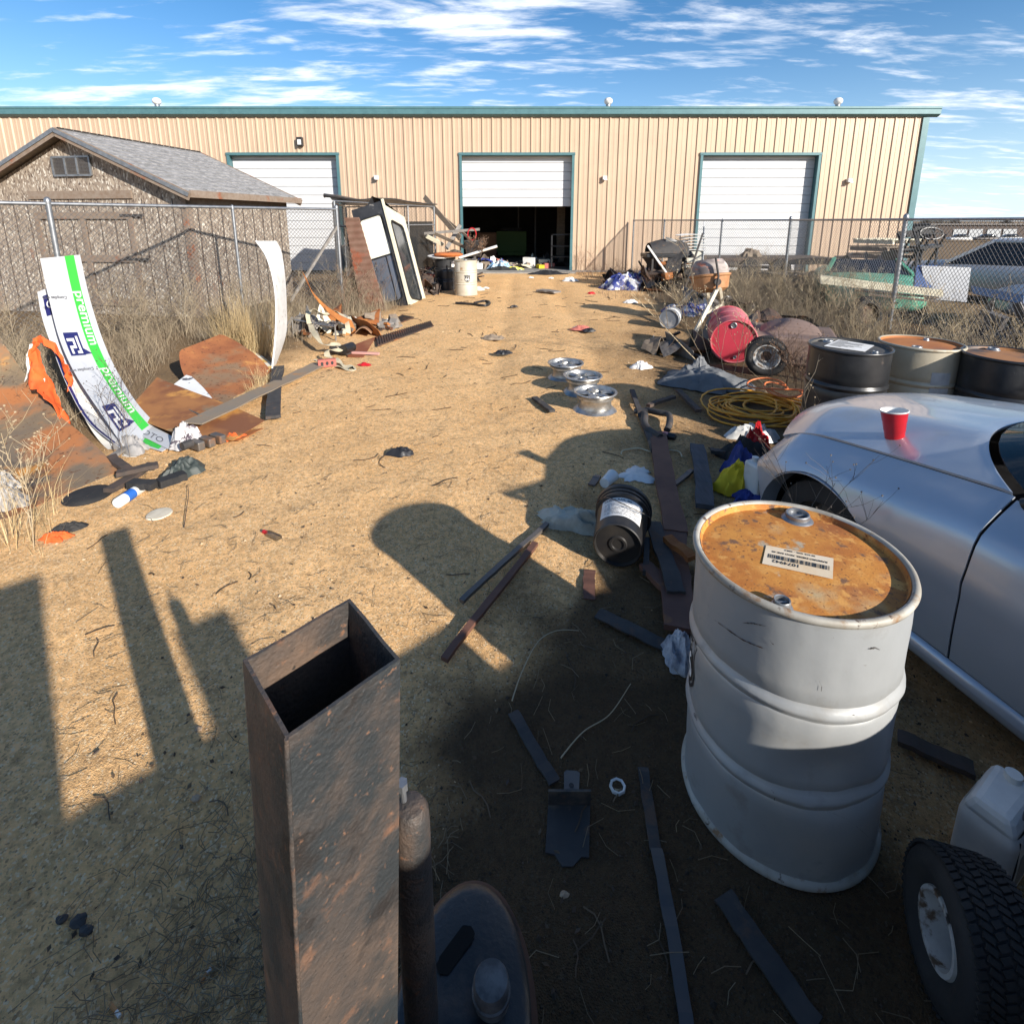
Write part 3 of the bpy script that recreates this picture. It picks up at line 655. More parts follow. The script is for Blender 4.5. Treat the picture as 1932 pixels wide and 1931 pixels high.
tk = V((-.096, .685, 0)); TK = thing('gas_cylinder', 'squat black steel tank with rusty shoulder and round cap beside the chute', 'tank', tk, rad(-8))
tank_m = mat('sooty_black_steel', (.014, .014, .015), (.026, .025, .025), 9, .4, .7, .32, .1, .001, 90, [((.05, .036, .03), 7, .55, .66, .7, 0), ((.06, .055, .05), 40, .66, .72, .7, 0)])
tank_r = mat('rusty_black_steel', (.065, .034, .024), (.10, .05, .032), 12, .4, .65, .75, 0, .001, 90, [((.02, .018, .018), 8, .56, .64, .6, .1)])
TS = Matrix.Scale(1.75, 4, (0, 1, 0)); TK.rotation_euler = (0, 0, rad(-3))
e = MB(); e.lathe([(.10, 0), (.125, .01), (.148, .03), (.148, .31), (.147, .335), (.142, .357), (.133, .374)], 64, TS); e.build('side', tank_r, TK, 50)
e = MB(); e.lathe([(.133, .374), (.129, .380), (.118, .384), (.090, .393), (.05, .399), (0, .401)], 64, TS); e.build('top', tank_m, TK, 50)
def tkp(x, y, z): g = G(x, y, z) - tk; return V((g.x, g.y, z))
cpp = tkp(925, 1862, .42)
e = MB(); e.lathe([(.034, .0), (.034, .022), (.037, .024), (.037, .030), (.034, .032), (.034, .050), (.031, .056), (.01, .058), (0, .058)], 28, Matrix.Translation((cpp.x, cpp.y, .390))); e.build('cap', mat('worn_grey_cap', (.05, .05, .052), (.13, .13, .13), 30, .4, .65, .6), TK, 40)
spp = tkp(855, 1797, .392); dsl = (tkp(885, 1755, .392) - tkp(828, 1838, .392)).normalized(); nsl = V((-dsl.y, dsl.x, 0)); e = MB()
e.add([V((spp.x, spp.y, .4005)) + dsl * (.030 * (1 if math.sin(a) > 0 else -1) + .016 * math.sin(a)) + nsl * (.016 * math.cos(a) + .002 * math.sin(5 * a)) for a in [2 * math.pi * k / 28 for k in range(28)]], [list(range(28))]); e.build('slot', mat('black_void', (.001, .001, .001), rough=1), TK)
# ------------------------------------------------------------------ silver car beside the drum
CAR_O = V((1.33, 2.74, 0)); CAR = thing('silver_car', 'silver car without front bumper and roof with a red cup on its hood', 'car', CAR_O, math.atan2(.235, .972))
paint = mat('silver_blue_car_paint', (.43, .47, .53), (.40, .44, .495), 1.3, .35, .65, .31, .42, layers=[((.40, .39, .37), 2.1, .60, .78, .45, .3)], coat=.6)
WID = 1.76; ze = lambda s: .715 + .195 * min(1, max(0, (.06 - s) / 1.15)) ** .8
def flank(z, s, top):
    t = .02 * max(0, (.45 - z) / .25) ** 2 + .05 * max(0, (s + .30) / .33) ** 2
    zk = top - .135
    if z > .55: t += .028 * min(1, (z - .55) / max(.02, zk - .55)) ** 2
    if z > zk: t += .142 * ((z - zk) / .135) ** 1.25
    crease = .006 * math.exp(-((z - .60) / .03) ** 2); return t - crease
ARC, ARR, ARZ = -.45, .365, .30
def zlow(s):
    if abs(s - ARC) < ARR: return ARZ + math.sqrt(ARR ** 2 - (s - ARC) ** 2)
    if s > ARC: return .33 + max(0, (s + .085) / .115) * .25
    return .285
def ztop(s):
    if s > -.14: return .625 + (-.14 - s) / -.17 * -.0 + (ze(-.14) - .625) * max(0, min(1, (.035 - s) / .175)) ** .6
    return ze(s)
def side(mb, s0, s1, n, low, top, mir=False, nv=16, inner=True):
    def fn(u, v):
        s = s0 + (s1 - s0) * u; a = low(s); b = top(s); z = a + (b - a) * math.sin(v * math.pi / 2) ** 1.15 if v < 1 else b
        t = flank(z, s, b)
        if v >= 1: t = .17 + .05 * max(0, (s + .30) / .33) ** 2
        return V((WID - t if mir else t, s, z))
    mb.sheet(fn, n, nv, .006 if not mir else -.006)
for mir in (False, True):
    e = MB(); side(e, .033, -1.115, 70, zlow, ztop, mir); fe = e.build('fender', paint, CAR, 40)
    x = (lambda t: WID - t) if mir else (lambda t: t)
    e = MB()
    arc = [rad(4 + 172 * k / 30) for k in range(31)]
    e.sheet(lambda u, v: V((x(.004 + .10 * v), ARC + (ARR - .004) * math.cos(rad(4 + 172 * u)), ARZ + (ARR - .004) * math.sin(rad(4 + 172 * u)))), 30, 2, .004)
    e.build('arch_lip', paint, fe, 40)
    e = MB(); e.sheet(lambda u, v: V((x(.09 + .5 * v), ARC + (ARR + .01) * math.cos(math.pi * u), ARZ + (ARR + .01) * math.sin(math.pi * u))), 24, 2, .004); e.build('wheel_liner', M['black'], CAR, 40)
    e = MB(); dt = lambda s: .90 + .012 * (-s - 1.1)
    side(e, -1.123, -2.26, 24, lambda s: .285, dt, mir); do = e.build('door', paint, CAR, 40)
    e = MB(); e.sheet(lambda u, v: V((x(flank(.27 + .62 * v, -1.12, .90) + .014), -1.08 - .08 * u, .27 + .62 * v)), 1, 14, .004); e.build('dark_gap_panel', M['black'], CAR)  # dark panel added behind the door gap so no light shows through
    e = MB(); e.box((x(.035), -2.0, .74), (.03, .2, .035)); e.build('handle', paint, do, bevel=.008)
    e = MB(); rc = -3.25
    side(e, -2.268, -4.25, 60, lambda s: ARZ + math.sqrt(max(0, ARR ** 2 - (s - rc) ** 2)) if abs(s - rc) < ARR else .285, lambda s: .915 + .02 * math.sin((s + 2.26) / -2 * math.pi), mir); e.build('rear_fender', paint, CAR, 40)
    e = MB()
    def rk(u, v, x=x):
        a = 2 * math.pi * v; return V((x(.014 - .020 * math.cos(a)), -.80 - 2.1 * u, .238 + .040 * math.sin(a)))
    e.sheet(rk, 8, 12); e.build('sill', paint, CAR, 50)
    for sc_ in (ARC, rc):
        e = MB(); Mw = Matrix.Translation((x(.17), sc_, .31)) @ Matrix.Rotation(rad(90), 4, 'Y')
        e.lathe([(.205, -.10), (.26, -.105), (.30, -.09), (.312, -.05), (.312, .05), (.30, .09), (.26, .105), (.205, .10)], 40, Mw); tw = e.build('tyre', M['rubber'], CAR, 40)
        e = MB(); e.lathe([(.205, -.10), (.195, -.06), (.185, 0), (.06, -.03 if not mir else .03), (0, -.03 if not mir else .03)], 32, Mw); e.build('rim', M['steel_grey'], tw, 40)
sre = lambda q: -.72 - .39 * abs(q) ** 2.6
sfr = lambda q: .25 - .28 * abs(q) ** 2.2
def hood(u, v):
    q = -1 + 2 * u; q *= .996; t = WID / 2 + q * .71; a = sre(q); b = sfr(q); s = a + (b - a) * v
    se = -1.13 + 1.10 * v; z = ze(se) + .062 * (1 - q * q) - .055 * max(0, (v - .72) / .28) ** 2.2 + .012 * math.exp(-((abs(q) - .55) / .16) ** 2) * (1 - v * .6) - .001
    return V((t, s, z))
e = MB(); e.sheet(hood, 48, 40, -.012); e.build('hood', paint, CAR, 50)
e = MB(); p = hood(.31, .06); e.box((p.x + .14, p.y + .02, p.z + .004), (.03, .014, .008)); e.build('washer_nozzle', M['black'], CAR)
# front structure behind the missing bumper
e = MB(); e.box((WID / 2, -.10, .50), (1.30, .10, .34)); e.box((WID / 2, .02, .36), (1.2, .07, .10)); e.box((WID / 2, -.55, .55), (1.1, .75, .35)); e.build('radiator_support', M['black'], CAR)
e = MB(); e.box((WID / 2, -2.7, .16), (1.5, 3.6, .06)); e.box((WID / 2, -1.15, .55), (1.3, .06, .6)); e.build('floor_pan', M['black'], CAR)
for k, (a, b, z) in enumerate((((.35, -1.25), (1.0, -1.9), .80), ((.32, -1.42), (.95, -2.05), .81), ((.55, -1.3), (.62, -2.3), .785))):
    pl = MB(); Mi = Matrix.LocRotScale(CAR.location, CAR.rotation_euler, None)
    pl.bar(Mi @ V((*a, z)), Mi @ V((*b, z)), .11, .025)
    solo(pl, 'wood_board', M['wood'], ('light pine board lying in the cabin of the silver car', 'weathered board lying behind another board in the silver car cabin', 'narrow board lying lengthwise in the silver car cabin')[k], 'board')
e = MB()
# dash, windscreen frame and glass
e.sheet(lambda u, v: V((.20 + 1.36 * u, sre(-1 + 2 * u) - .02 - .30 * v, .925 + .06 * (1 - (2 * u - 1) ** 2) - .05 * v)), 20, 4, .01); e.build('cowl', M['black'], CAR, 50)
e = MB(); fr = []
e.tube([V((.16, -1.15, .90)), V((.22, -1.45, 1.10)), V((.30, -1.72, 1.27)), V((WID / 2, -1.62, 1.31)), V((WID - .30, -1.72, 1.27)), V((WID - .22, -1.45, 1.10)), V((WID - .16, -1.15, .90))], .022, 10); e.build('windscreen_frame', M['black'], CAR, 50)
def ws(u, v):
    q = -1 + 2 * u; a = V((WID / 2 + q * .70, sre(q) - .03, .935 + .06 * (1 - q * q))); b = V((WID / 2 + q * .57, -1.62 - .10 * q * q, 1.29)); return a.lerp(b, v)
e = MB(); e.sheet(ws, 16, 8, .004); e.build('windscreen', glass('windscreen_glass', (.5, .52, .52), .6), CAR, 50)
e = MB(); e.box((.45, -2.15, .55), (.5, .5, .25)); e.box((.45, -2.42, .80), (.5, .16, .55)); e.box((1.3, -2.15, .55), (.5, .5, .25)); e.box((1.3, -2.42, .80), (.5, .16, .55)); e.build('seats', M['black'], CAR, bevel=.04)
e = MB(); e.sheet(lambda u, v: V((.17 + 1.42 * u, -2.85 - 1.4 * v, .925 + .05 * (1 - (2 * u - 1) ** 2) - .1 * v * v)), 16, 10, .01); e.build('trunk_lid', paint, CAR, 50)
e = MB(); e.box((WID / 2, -4.28, .55), (1.62, .14, .5)); e.build('rear_bumper', paint, CAR, bevel=.05)
Mi = Matrix.LocRotScale(CAR.location, CAR.rotation_euler, None)
def hoodpt(px_, py_):       # where the view ray through this pixel meets the hood
    best = None
    for i in range(120):
        for j in range(120):
            p = Mi @ hood(i / 119, j / 119); d = ray(px_, py_); q = p - V((0, 0, CAMH)); k = (q - d * (q.dot(d) / d.dot(d))).length
            if best is None or k < best[0]: best = (k, p)
    return best[1]
cp = hoodpt(1687, 829)
CU = thing('party_cup', 'red plastic party cup standing on the hood of the silver car', 'cup', cp + V((0, 0, -.001)))
CU.rotation_euler = (rad(-6), rad(-5), 0)
e = MB(); e.lathe([(.0, .001), (.036, .001), (.038, .006), (.041, .04), (.0425, .042), (.0465, .085), (.048, .087), (.053, .128), (.0545, .130)], 40); e.build('wall', M['red'], CU, 35)
e = MB(); e.lathe([(.0545, .130), (.0565, .132), (.0565, .136), (.054, .137), (.052, .134), (.046, .087), (.040, .042), (.036, .008), (0, .007)], 40); e.build('lining', M['white_plastic'], CU, 40)
# ------------------------------------------------------------------ generic scrap builders
def crv(pts):                      # smooth curve through points, parameter 0..1
    pts = [V(p) for p in pts]; n = len(pts) - 1
    def f(t):
        t = max(0, min(.99999, t)) * n; i = int(t); k = t - i
        a, b, c, d = pts[max(i - 1, 0)], pts[i], pts[i + 1], pts[min(i + 2, n)]
        return .5 * ((2 * b) + (c - a) * k + (2 * a - 5 * b + 4 * c - d) * k * k + (3 * b - a - 3 * c + d) * k ** 3)
    return f
def edge(pts): return crv([D(*p) if len(p) == 3 else G(*p) for p in pts])
def ruled(l, r): return lambda u, v: l(v).lerp(r(v), u)
def plank(p, q, wd, th, name, m, label, cat, z=.0, zq=None, group=None, bend=None, bevel=.002, rag_=.16):
    a = G(*p, z) if len(p) == 2 else V(p); b = G(*q, z if zq is None else zq) if len(q) == 2 else V(q)
    a.z += th / 2 + .004; b.z += th / 2 + .004
    e = MB(); d = b - a; s = d.cross(V((0, 0, 1))).normalized(); n = 16
    if bend is None: bend = .035 * d.length * fbm(a.x * 3.1, a.y * 2.7, 4)
    def fn(u, v):
        c = a.lerp(b, v); k = wd * (1 + rag_ * fbm(v * 6, a.x * 3 + (u > .5) * 7))
        return c + s * ((u - .5) * k + bend * math.sin(math.pi * v)) + d * (.05 * wd / max(.05, d.length) * fbm(u * 5, a.x * 9, v) * (1 if v in (0, 1) else 0)) + V((0, 0, th / 2 + max(-.003, .012 * fbm(v * 2.2, a.y, 3))))
    e.sheet(fn, 3, n, -th)
    return solo(e, name, m, label, cat, group, bevel=0)
def rag(c, rx, ry, h, name, m, label, cat, rot=0, seed=0, rough=1.0, n=44, group=None, fn_=None):
    c = V(c); e = MB(); R_ = random.Random(seed); o = R_.random() * 50; cr, sr = math.cos(rot), math.sin(rot)
    def fn(u, v):
        a = 2 * math.pi * u; r = v; rr = 1 + .40 * fbm(math.cos(a) * 1.3 + o, math.sin(a) * 1.3, o) + .22 * fbm(math.cos(a) * 3.5 + o, math.sin(a) * 3.5, o, 2)
        x = math.cos(a) * r * rr * rx; y = math.sin(a) * r * rr * ry
        rid = 1 - abs(fbm(x / rx * 1.3 + o, y / ry * 1.3, 2 + o, 2)) * 2.0
        wr = 1 - abs(fbm(x / rx * 3.1 + o, y / ry * 3.1, 5 + o, 2)) * 2
        z = h * (1 - r ** 2.6) * (.50 + .30 * rid * min(1.2, rough) + .16 * wr * rough + .06 * fbm(x / rx * 8, y / ry * 8, o)) + .006
        return V((c.x + x * cr - y * sr, c.y + x * sr + y * cr, c.z + max(.004, z)))
    e.sheet(fn, n, n // 2, .0)
    return solo(e, name, m, label, cat, group, smooth=50)
def ribbon(pts, wd, th=.003, name=None, n=60, e=None, up=None):
    f = crv(pts); e = e or MB()
    def fn(u, v):
        p = f(v); d = (f(min(1, v + .01)) - f(max(0, v - .01))).normalized()
        s = d.cross(V((0, 0, 1)))
        s = s.normalized() if s.length > 1e-3 else V((1, 0, 0))
        if up is not None: s = V(up)
        tw = .5 * math.sin(v * 17); s = (s * math.cos(tw) + d.cross(s) * math.sin(tw)).normalized()
        return p + s * (u - .5) * wd
    e.sheet(fn, 1, n, th); return e
def heap(c, rx, ry, h, n, label, cat, mats, seed=1, lmin=.25, lmax=1.0, name='scrap_heap'):
    R_ = random.Random(seed); e = MB(); c = V(c)
    for k in range(n):
        e.cur = R_.randrange(len(mats)); a = R_.uniform(0, 6.28); r = math.sqrt(R_.random()); x, y = r * math.cos(a) * rx, r * math.sin(a) * ry; z = h * (1 - r * r) * R_.uniform(.1, 1) + .03
        p = c + V((x, y, z)); d = V((R_.gauss(0, 1), R_.gauss(0, 1), R_.gauss(0, .35))).normalized() * R_.uniform(lmin, lmax) * .5; kind = R_.random()
        if kind < .45: q0, q1 = p - d, p + d; q0.z = max(q0.z, .02); q1.z = max(q1.z, .02); e.bar(q0, q1, R_.uniform(.04, .13), R_.uniform(.015, .05), up=(R_.gauss(0, .5), R_.gauss(0, .5), 1))
        elif kind < .75:
            s_ = d.cross(V((R_.gauss(0, 1), R_.gauss(0, 1), 1))).normalized() * R_.uniform(.08, .28); cu_ = R_.uniform(-.15, .15); e.sheet(lambda u, v: p + d * (2 * v - 1) + s_ * (2 * u - 1) + V((0, 0, cu_ * math.sin(3.14 * v) * (1 + u) + .02 * math.sin(9 * v + 4 * u))), 3, 6, .008)
        else: rt_ = Matrix.Rotation(R_.uniform(0, 6), 3, 'Z') @ Matrix.Rotation(R_.gauss(0, .4), 3, 'X'); e.box(p, (R_.uniform(.1, .35), R_.uniform(.08, .3), R_.uniform(.05, .22)), rt_)
    o = e.build(name, mats, None, base=(c.x, c.y, 0)); return tag(o, label, cat, kind='stuff')
# ------------------------------------------------------------------ left side: bent sheets against the weeds
e = MB()
Lc = edge([(-60, 1010), (-190, 940, 3.4), (-280, 820, 4.0), (-300, 690, 4.6), (-250, 560, 5.0)]); Rc = edge([(229, 888), (165, 828, 4.05), (103, 775, 4.45), (48, 708, 4.85), (-6, 630, 5.15)])
e.sheet(ruled(Rc, Lc), 14, 30, .006); solo(e, 'steel_plate', M['rust_plate'], 'large rusty steel plate curling up at the left edge of the yard', 'steel plate', 'bent rusty steel plates', smooth=60)
# printed white sheets
panel_m = mat('printed_white_sheet', (.52, .53, .545), (.45, .46, .47), 3, .5, .75, .4, layers=[((.45, .4, .33), 9, .72, .8, .7, 0)])
green_m = mat('green_print', (.045, .52, .05), rough=.4); navy_m = mat('navy_print', (.016, .018, .11), rough=.4); grey_m = mat('grey_print', (.12, .12, .14), rough=.5)
Ll = edge([(243, 856), (193, 782, 4.28), (144, 708, 4.55), (113, 640, 4.78), (92, 560, 4.93), (76, 488, 5.0)]); Lr = edge([(300, 806), (258, 760, 4.78), (220, 699, 5.02), (192, 636, 5.22), (168, 558, 5.36), (151, 481, 5.42)])
S1 = ruled(Ll, Lr)
def length(f, n=60): return sum((f(i / n) - f((i + 1) / n)).length for i in range(n))
PL = (length(Ll) + length(Lr)) / 2; PW = sum((Ll(k / 9) - Lr(k / 9)).length for k in range(10)) / 10
def on(S, u, v, off=.002):
    p = S(u, v); a = S(u + .01, v) - S(u - .01, v); b = S(u, min(1, v + .01)) - S(u, max(0, v - .01)); n = a.cross(b).normalized()
    if n.dot(V((0, 0, CAMH)) - p) < 0: n = -n
    return p + n * off
base = G(262, 835)
PN = thing('printed_sheet', 'curved white plastic sheet with green premium stripe leaning in the weeds', 'sheet', base)
e = MB(); e.sheet(S1, 10, 40, .004); e.build('sheet', panel_m, PN, 60, world=True)
e = MB(); e.sheet(lambda u, v: on(S1, .585 + .245 * u, .06 + .94 * v, .0015), 4, 60); e.build('green_stripe', green_m, PN, 60, world=True)
def ptext(mb, S, s, size, u0, v0, pl=None, pw=None, off=.003, flip=False):   # letters run down the sheet, tops towards the right edge
    pl = pl or PL; pw = pw or PW
    text(mb, s, size, lambda x, y: on(S, u0 + (y if not flip else -y) / pw, v0 - x / pl if not flip else v0 + x / pl, off), 'LEFT', .002)
e = MB()
ptext(e, S1, 'premium', .165, .64, .825); ptext(e, S1, 'premium', .165, .64, .425); e.build('lettering', M['white'], PN, world=True)
e = MB()
for u0, v0 in ((.42, .80), (.46, .43)): text(e, 'Complies with', .047, lambda x, y: on(S1, u0 - x / PW, v0 - y / PL, .003), 'LEFT', .001); e.build('small_lettering', grey_m, PN, world=True)
e = MB(); e2 = MB()
def qd(mb, S, u0, u1, v0, v1, off, n=6): mb.sheet(lambda u, v: on(S, u0 + (u1 - u0) * u, v0 + (v1 - v0) * v, off), 3, n)
for v0 in (.63, .235):
    e = MB(); e2 = MB()
    qd(e, S1, .10, .44, v0 - .125, v0, .0022, 10); e.add([on(S1, .43, v0 - .085, .0022), on(S1, .60, v0 - .118, .0022), on(S1, .43, v0 - .122, .0022)], [(0, 1, 2)])
    for a0, b0, a1, b1 in ((.15, -.115, .20, -.075), (.15, -.085, .30, -.070), (.25, -.085, .30, -.03), (.13, -.045, .30, -.030), (.34, -.115, .39, -.02), (.28, -.115, .36, -.100)): qd(e2, S1, a0, a1, v0 + b0, v0 + b1, .0045, 4)
    lg = e.build('logo', navy_m, PN, world=True); e2.build('logo_glyph', M['white'], lg, world=True)
# second sheet half hidden behind the first
l2 = edge([(246, 858), (170, 800, 4.32), (130, 735, 4.62), (100, 660, 4.9), (80, 600, 5.03), (71, 551, 5.1)]); r2 = edge([(262, 850), (205, 790, 4.5), (165, 715, 4.8), (135, 650, 5.05), (112, 590, 5.2), (100, 540, 5.27)])
S2 = ruled(l2, r2); P2 = thing('printed_sheet', 'narrow white sheet with navy print half hidden behind the premium sheet', 'sheet', G(250, 850))
e = MB(); e.sheet(S2, 6, 36, .004); e.build('sheet', panel_m, P2, 60, world=True)
e = MB(); e.sheet(lambda u, v: on(S2, .25 + .6 * u, .80 + .14 * v, .0025), 2, 6); e.sheet(lambda u, v: on(S2, .02 + .12 * u, .03 + .55 * v, .0025), 1, 30); e.build('navy_print', navy_m, P2, 60, world=True)
e = MB(); ptext(e, S2, 'O', .16, .38, .90, length(l2), .3, .004); e.build('lettering', M['white'], P2, world=True)
e = MB(); l3 = edge([(222, 862), (190, 835, 4.22), (160, 790, 4.4), (143, 740, 4.6), (128, 690, 4.8)]); r3 = edge([(258, 862), (212, 825, 4.3), (178, 775, 4.5), (158, 735, 4.68), (140, 690, 4.86)])
e.sheet(ruled(l3, r3), 5, 20, .004); solo(e, 'plastic_sheet', mat('stained_white_sheet', (.68, .67, .64), (.5, .46, .38), 4, .45, .65, .5, layers=[((.35, .2, .09), 7, .64, .72, .8, 0)]), 'stained white sheet lowest of the leaning sheets at left', 'sheet', smooth=60)
# orange vest on the weeds
VE = G(110, 830); VT = thing('safety_vest', 'orange and white safety vest hanging on weeds beside the white sheets', 'vest', VE)
vl = edge([(134, 810, 4.35), (115, 768, 4.45), (97, 722, 4.55), (80, 680, 4.63), (68, 652, 4.7), (66, 645, 4.72)]); vr = edge([(124, 816, 4.3), (96, 762, 4.36), (72, 738, 4.42), (55, 733, 4.48), (58, 690, 4.6), (63, 648, 4.71)])
def vest(u, v): 
    p = vl(v).lerp(vr(v), u); return p + V((0, -.05, 0)) * fbm(u * 3, v * 5, 1) + V((.03, 0, 0)) * fbm(u * 2, v * 9, 4)
e = MB(); e.sheet(vest, 10, 26, .006); e.build('front_panel', M['orange'], VT, 60, world=True)
e = MB(); f = edge([(62, 645, 4.72), (80, 640, 4.74), (98, 652, 4.76), (112, 668, 4.76), (122, 690, 4.72), (133, 708, 4.66), (124, 725, 4.62)]); e.sheet(lambda u, v: f(v) + V((0, .05 * fbm(v * 6, u), (u - .5) * (.05 + .10 * v))), 4, 26, .006); e.build('strap', M['orange'], VT, 60, world=True)
e = MB(); e.sheet(lambda u, v: vest(-.10 + .22 * u, .04 + .42 * v) + V((-.02, -.015, -.03)), 3, 14, .005); e.sheet(lambda u, v: vest(u, .0 + .08 * v) + V((.01, -.015, -.02)), 4, 4, .005); e.sheet(lambda u, v: vest(.78 + .35 * u, .70 + .28 * v) + V((-.03, .01, 0)), 3, 6, .005); e.build('lining', M['white'], VT, 60, world=True)
# rusty plates lying in the middle
l = edge([(413, 772), (365, 738, 5.55), (343, 698, 5.95), (337, 662, 6.2)]); r = edge([(514, 703), (490, 676, 6.55), (455, 650, 6.8), (418, 630, 6.95)])
def plateA(u, v):
    if v > .90: k = (v - .90) / .10; u = .5 + (u - .5) * (1 - .10 * k * k)
    return l(v).lerp(r(v), u)
e = MB(); e.sheet(plateA, 12, 20, .006); solo(e, 'steel_plate', mat('red_rust_plate', (.32, .12, .042), (.21, .07, .028), 3, .4, .65, .8, .05, .001, 60, [((.24, .15, .085), 1.6, .53, .62, .7, .15), ((.44, .20, .06), 3.5, .60, .72, .8, 0), ((.10, .04, .02), 26, .58, .66, .9, 0)]), 'upturned rusty plate with rounded corners in front of the tall grass tuft', 'steel plate', 'bent rusty steel plates', smooth=60)
l = edge([(238, 790), (290, 812), (350, 830), (440, 838)]); r = edge([(301, 742), (360, 757), (430, 775), (500, 800)])
e = MB(); e.sheet(lambda u, v: l(v).lerp(r(v), u) + V((0, 0, .03 + .12 * u * (1 - v) ** 1.5 + .03 * (1 - v))), 10, 16, .005); solo(e, 'steel_plate', mat('orange_rust_plate', (.33, .14, .045), (.20, .075, .03), 2.2, .42, .58, .8, .05, .001, 60, [((.52, .25, .06), 2.6, .54, .64, .8, 0), ((.22, .16, .10), 1.8, .58, .66, .7, .2)]), 'flat rusty plate lying between the white sheets and the long steel bar', 'steel plate', 'bent rusty steel plates', smooth=60)
l = edge([(372, 818), (410, 832), (452, 834)]); r = edge([(400, 800), (450, 815), (497, 811)])
e = MB(); e.sheet(lambda u, v: l(v).lerp(r(v), u) + V((0, 0, .012)), 4, 8, .006); solo(e, 'steel_plate', M['rust'], 'small orange rusty plate under the long steel bar', 'steel plate', 'bent rusty steel plates')
plank((362, 803), (606, 689), .21, .012, 'steel_bar', mat('brownish_steel', (.25, .205, .155), (.30, .215, .135), 4, .4, .65, .65, .15, .001, 60, [((.42, .2, .07), 5, .62, .70, .8, 0)]), 'long flat steel bar lying from the rusty plates to the brick', 'steel bar', z=.09, zq=.0)
plank((527, 700), (516, 796), .13, .03, 'wood_board', M['steel_dark'], 'short dark grey board lying under the long steel bar', 'board')
# white boards on the ground
lbl = thing('printed_board', 'white printed board with grey letters lying at the foot of the premium sheet', 'board', G(290, 822))
B_ = ruled(edge([(318, 852), (262, 824), (206, 795)]), edge([(329, 830), (285, 808), (238, 790)])); U_ = lambda u, v: B_(u, v) + V((0, 0, .025))
e = MB(); e.sheet(U_, 4, 10, .006); e.build('board', panel_m, lbl, world=True)
e = MB(); text(e, 'TOTO', .17, lambda x, y: on(U_, .15 + y / .30, .60 - x / 1.1, .003)); e.build('lettering', grey_m, lbl, world=True)
gb = thing('printed_board', 'white board with a green patch lying under the letters board', 'board', G(275, 842)); B2 = ruled(edge([(306, 854), (270, 842), (236, 824)]), edge([(319, 846), (280, 828), (248, 810)])); U2 = lambda u, v: B2(u, v) + V((0, 0, .012))
e = MB(); e.sheet(U2, 4, 8, .006); e.build('board', panel_m, gb, world=True); e = MB(); e.sheet(lambda u, v: on(U2, .15 + .7 * u, .15 + .4 * v, .002), 2, 4); e.build('green_patch', green_m, gb, world=True)
l = edge([(326, 750), (372, 768), (412, 782)]); r = edge([(358, 724), (385, 744), (414, 774)])
e = MB(); e.sheet(lambda u, v: l(v).lerp(r(v), u) + V((0, 0, .02 + .1 * (1 - v))), 4, 8, .006); solo(e, 'painted_board', mat('spattered_white_board', (.76, .76, .75), (.70, .70, .69), 5, layers=[((.10, .10, .11), 7, .58, .62, .6, 0)]), 'white board spattered with grey paint beside the upturned rusty plate', 'board')
l = edge([(460, 668), (484, 686), (505, 707)]); r = edge([(455, 658), (490, 676), (516, 694)])
e = MB(); e.sheet(lambda u, v: l(v).lerp(r(v), u) + V((0, 0, .03 + .05 * (1 - v))), 3, 6, .006); solo(e, 'painted_board', mat('yellowed_white_board', (.74, .72, .62), (.60, .36, .08), 4, .5, .62), 'white and yellow stained board at the foot of the silver curved sheet', 'board')
# silver gutter-like sheet on end
l = edge([(513, 696), (519, 640, 6.60), (521, 580, 6.62), (516, 530, 6.66), (503, 485, 6.72), (483, 455, 6.78)]); r = edge([(521, 688), (540, 630, 6.95), (541, 575, 7.0), (538, 520, 7.05), (531, 475, 7.1), (521, 455, 7.12)])
SV = thing('aluminium_sheet', 'tall curved silver sheet standing on end beside the grass tuft', 'sheet', G(516, 690))
e = MB(); e.sheet(ruled(l, r), 6, 40, .004); e.build('sheet', mat('pale_grey_sheet', (.56, .56, .55), (.44, .44, .43), 6, .4, .7, .55, layers=[((.34, .33, .31), 18, .6, .7, .6, 0)]), SV, 60, world=True)
e = MB(); e.tube([l(k / 30) for k in range(31)], .012, 8); e.build('rolled_edge', M['white'], SV, 60, world=True)
e = MB(); f = edge([(663, 604, 8.6), (640, 594, 8.5), (616, 578, 8.3), (597, 560, 8.15), (582, 540, 8.05), (570, 512, 8.0)]); e.sheet(lambda u, v: f(v) + V((.05 * u, .02 * u, -.16 * (1 - v * .25) * u)), 3, 30, .008); solo(e, 'rusty_strip', M['rust'], 'curved orange rusty strip rising out of the weeds behind the wire rack', 'steel strip', smooth=60)
# wire rack with straps, brick, ratchet
rk = G(590, 640); RK = thing('wire_rack', 'small chrome wire rack lying among cream straps at the left', 'rack', rk)
a, b, c, d = D(551, 603, 8.55), D(632, 617, 8.2), D(640, 606, 9.0), D(566, 594, 9.3)
e = MB()
for p, q in ((a, b), (b, c), (c, d), (d, a)): 
    e = MB(); e.tube([p, q], .012, 8); e.build('rail', M['alu'], RK, world=True)
e = MB()
for k in range(1, 12): e.tube([a.lerp(b, k / 12), d.lerp(c, k / 12)], .005, 5)
for k in range(1, 4): e.tube([a.lerp(d, k / 4), b.lerp(c, k / 4)], .006, 5)
e.build('wire_shelf', M['galv'], RK, world=True)
for p in (a, b, c, d): e = MB(); e.cyl((p.x, p.y, p.z + .04), (p.x, p.y, .0), .014, n=8); e.build('leg', M['alu'], RK, world=True)
strap_m = mat('cream_webbing', (.58, .50, .34), (.48, .41, .28), 14, .4, .65, .85)
px = lambda x, y: (463.7 + .2 * x, 541 + .2 * y)
def pth(pts): return [D(*px(x, y), Y) for x, y, Y in pts]
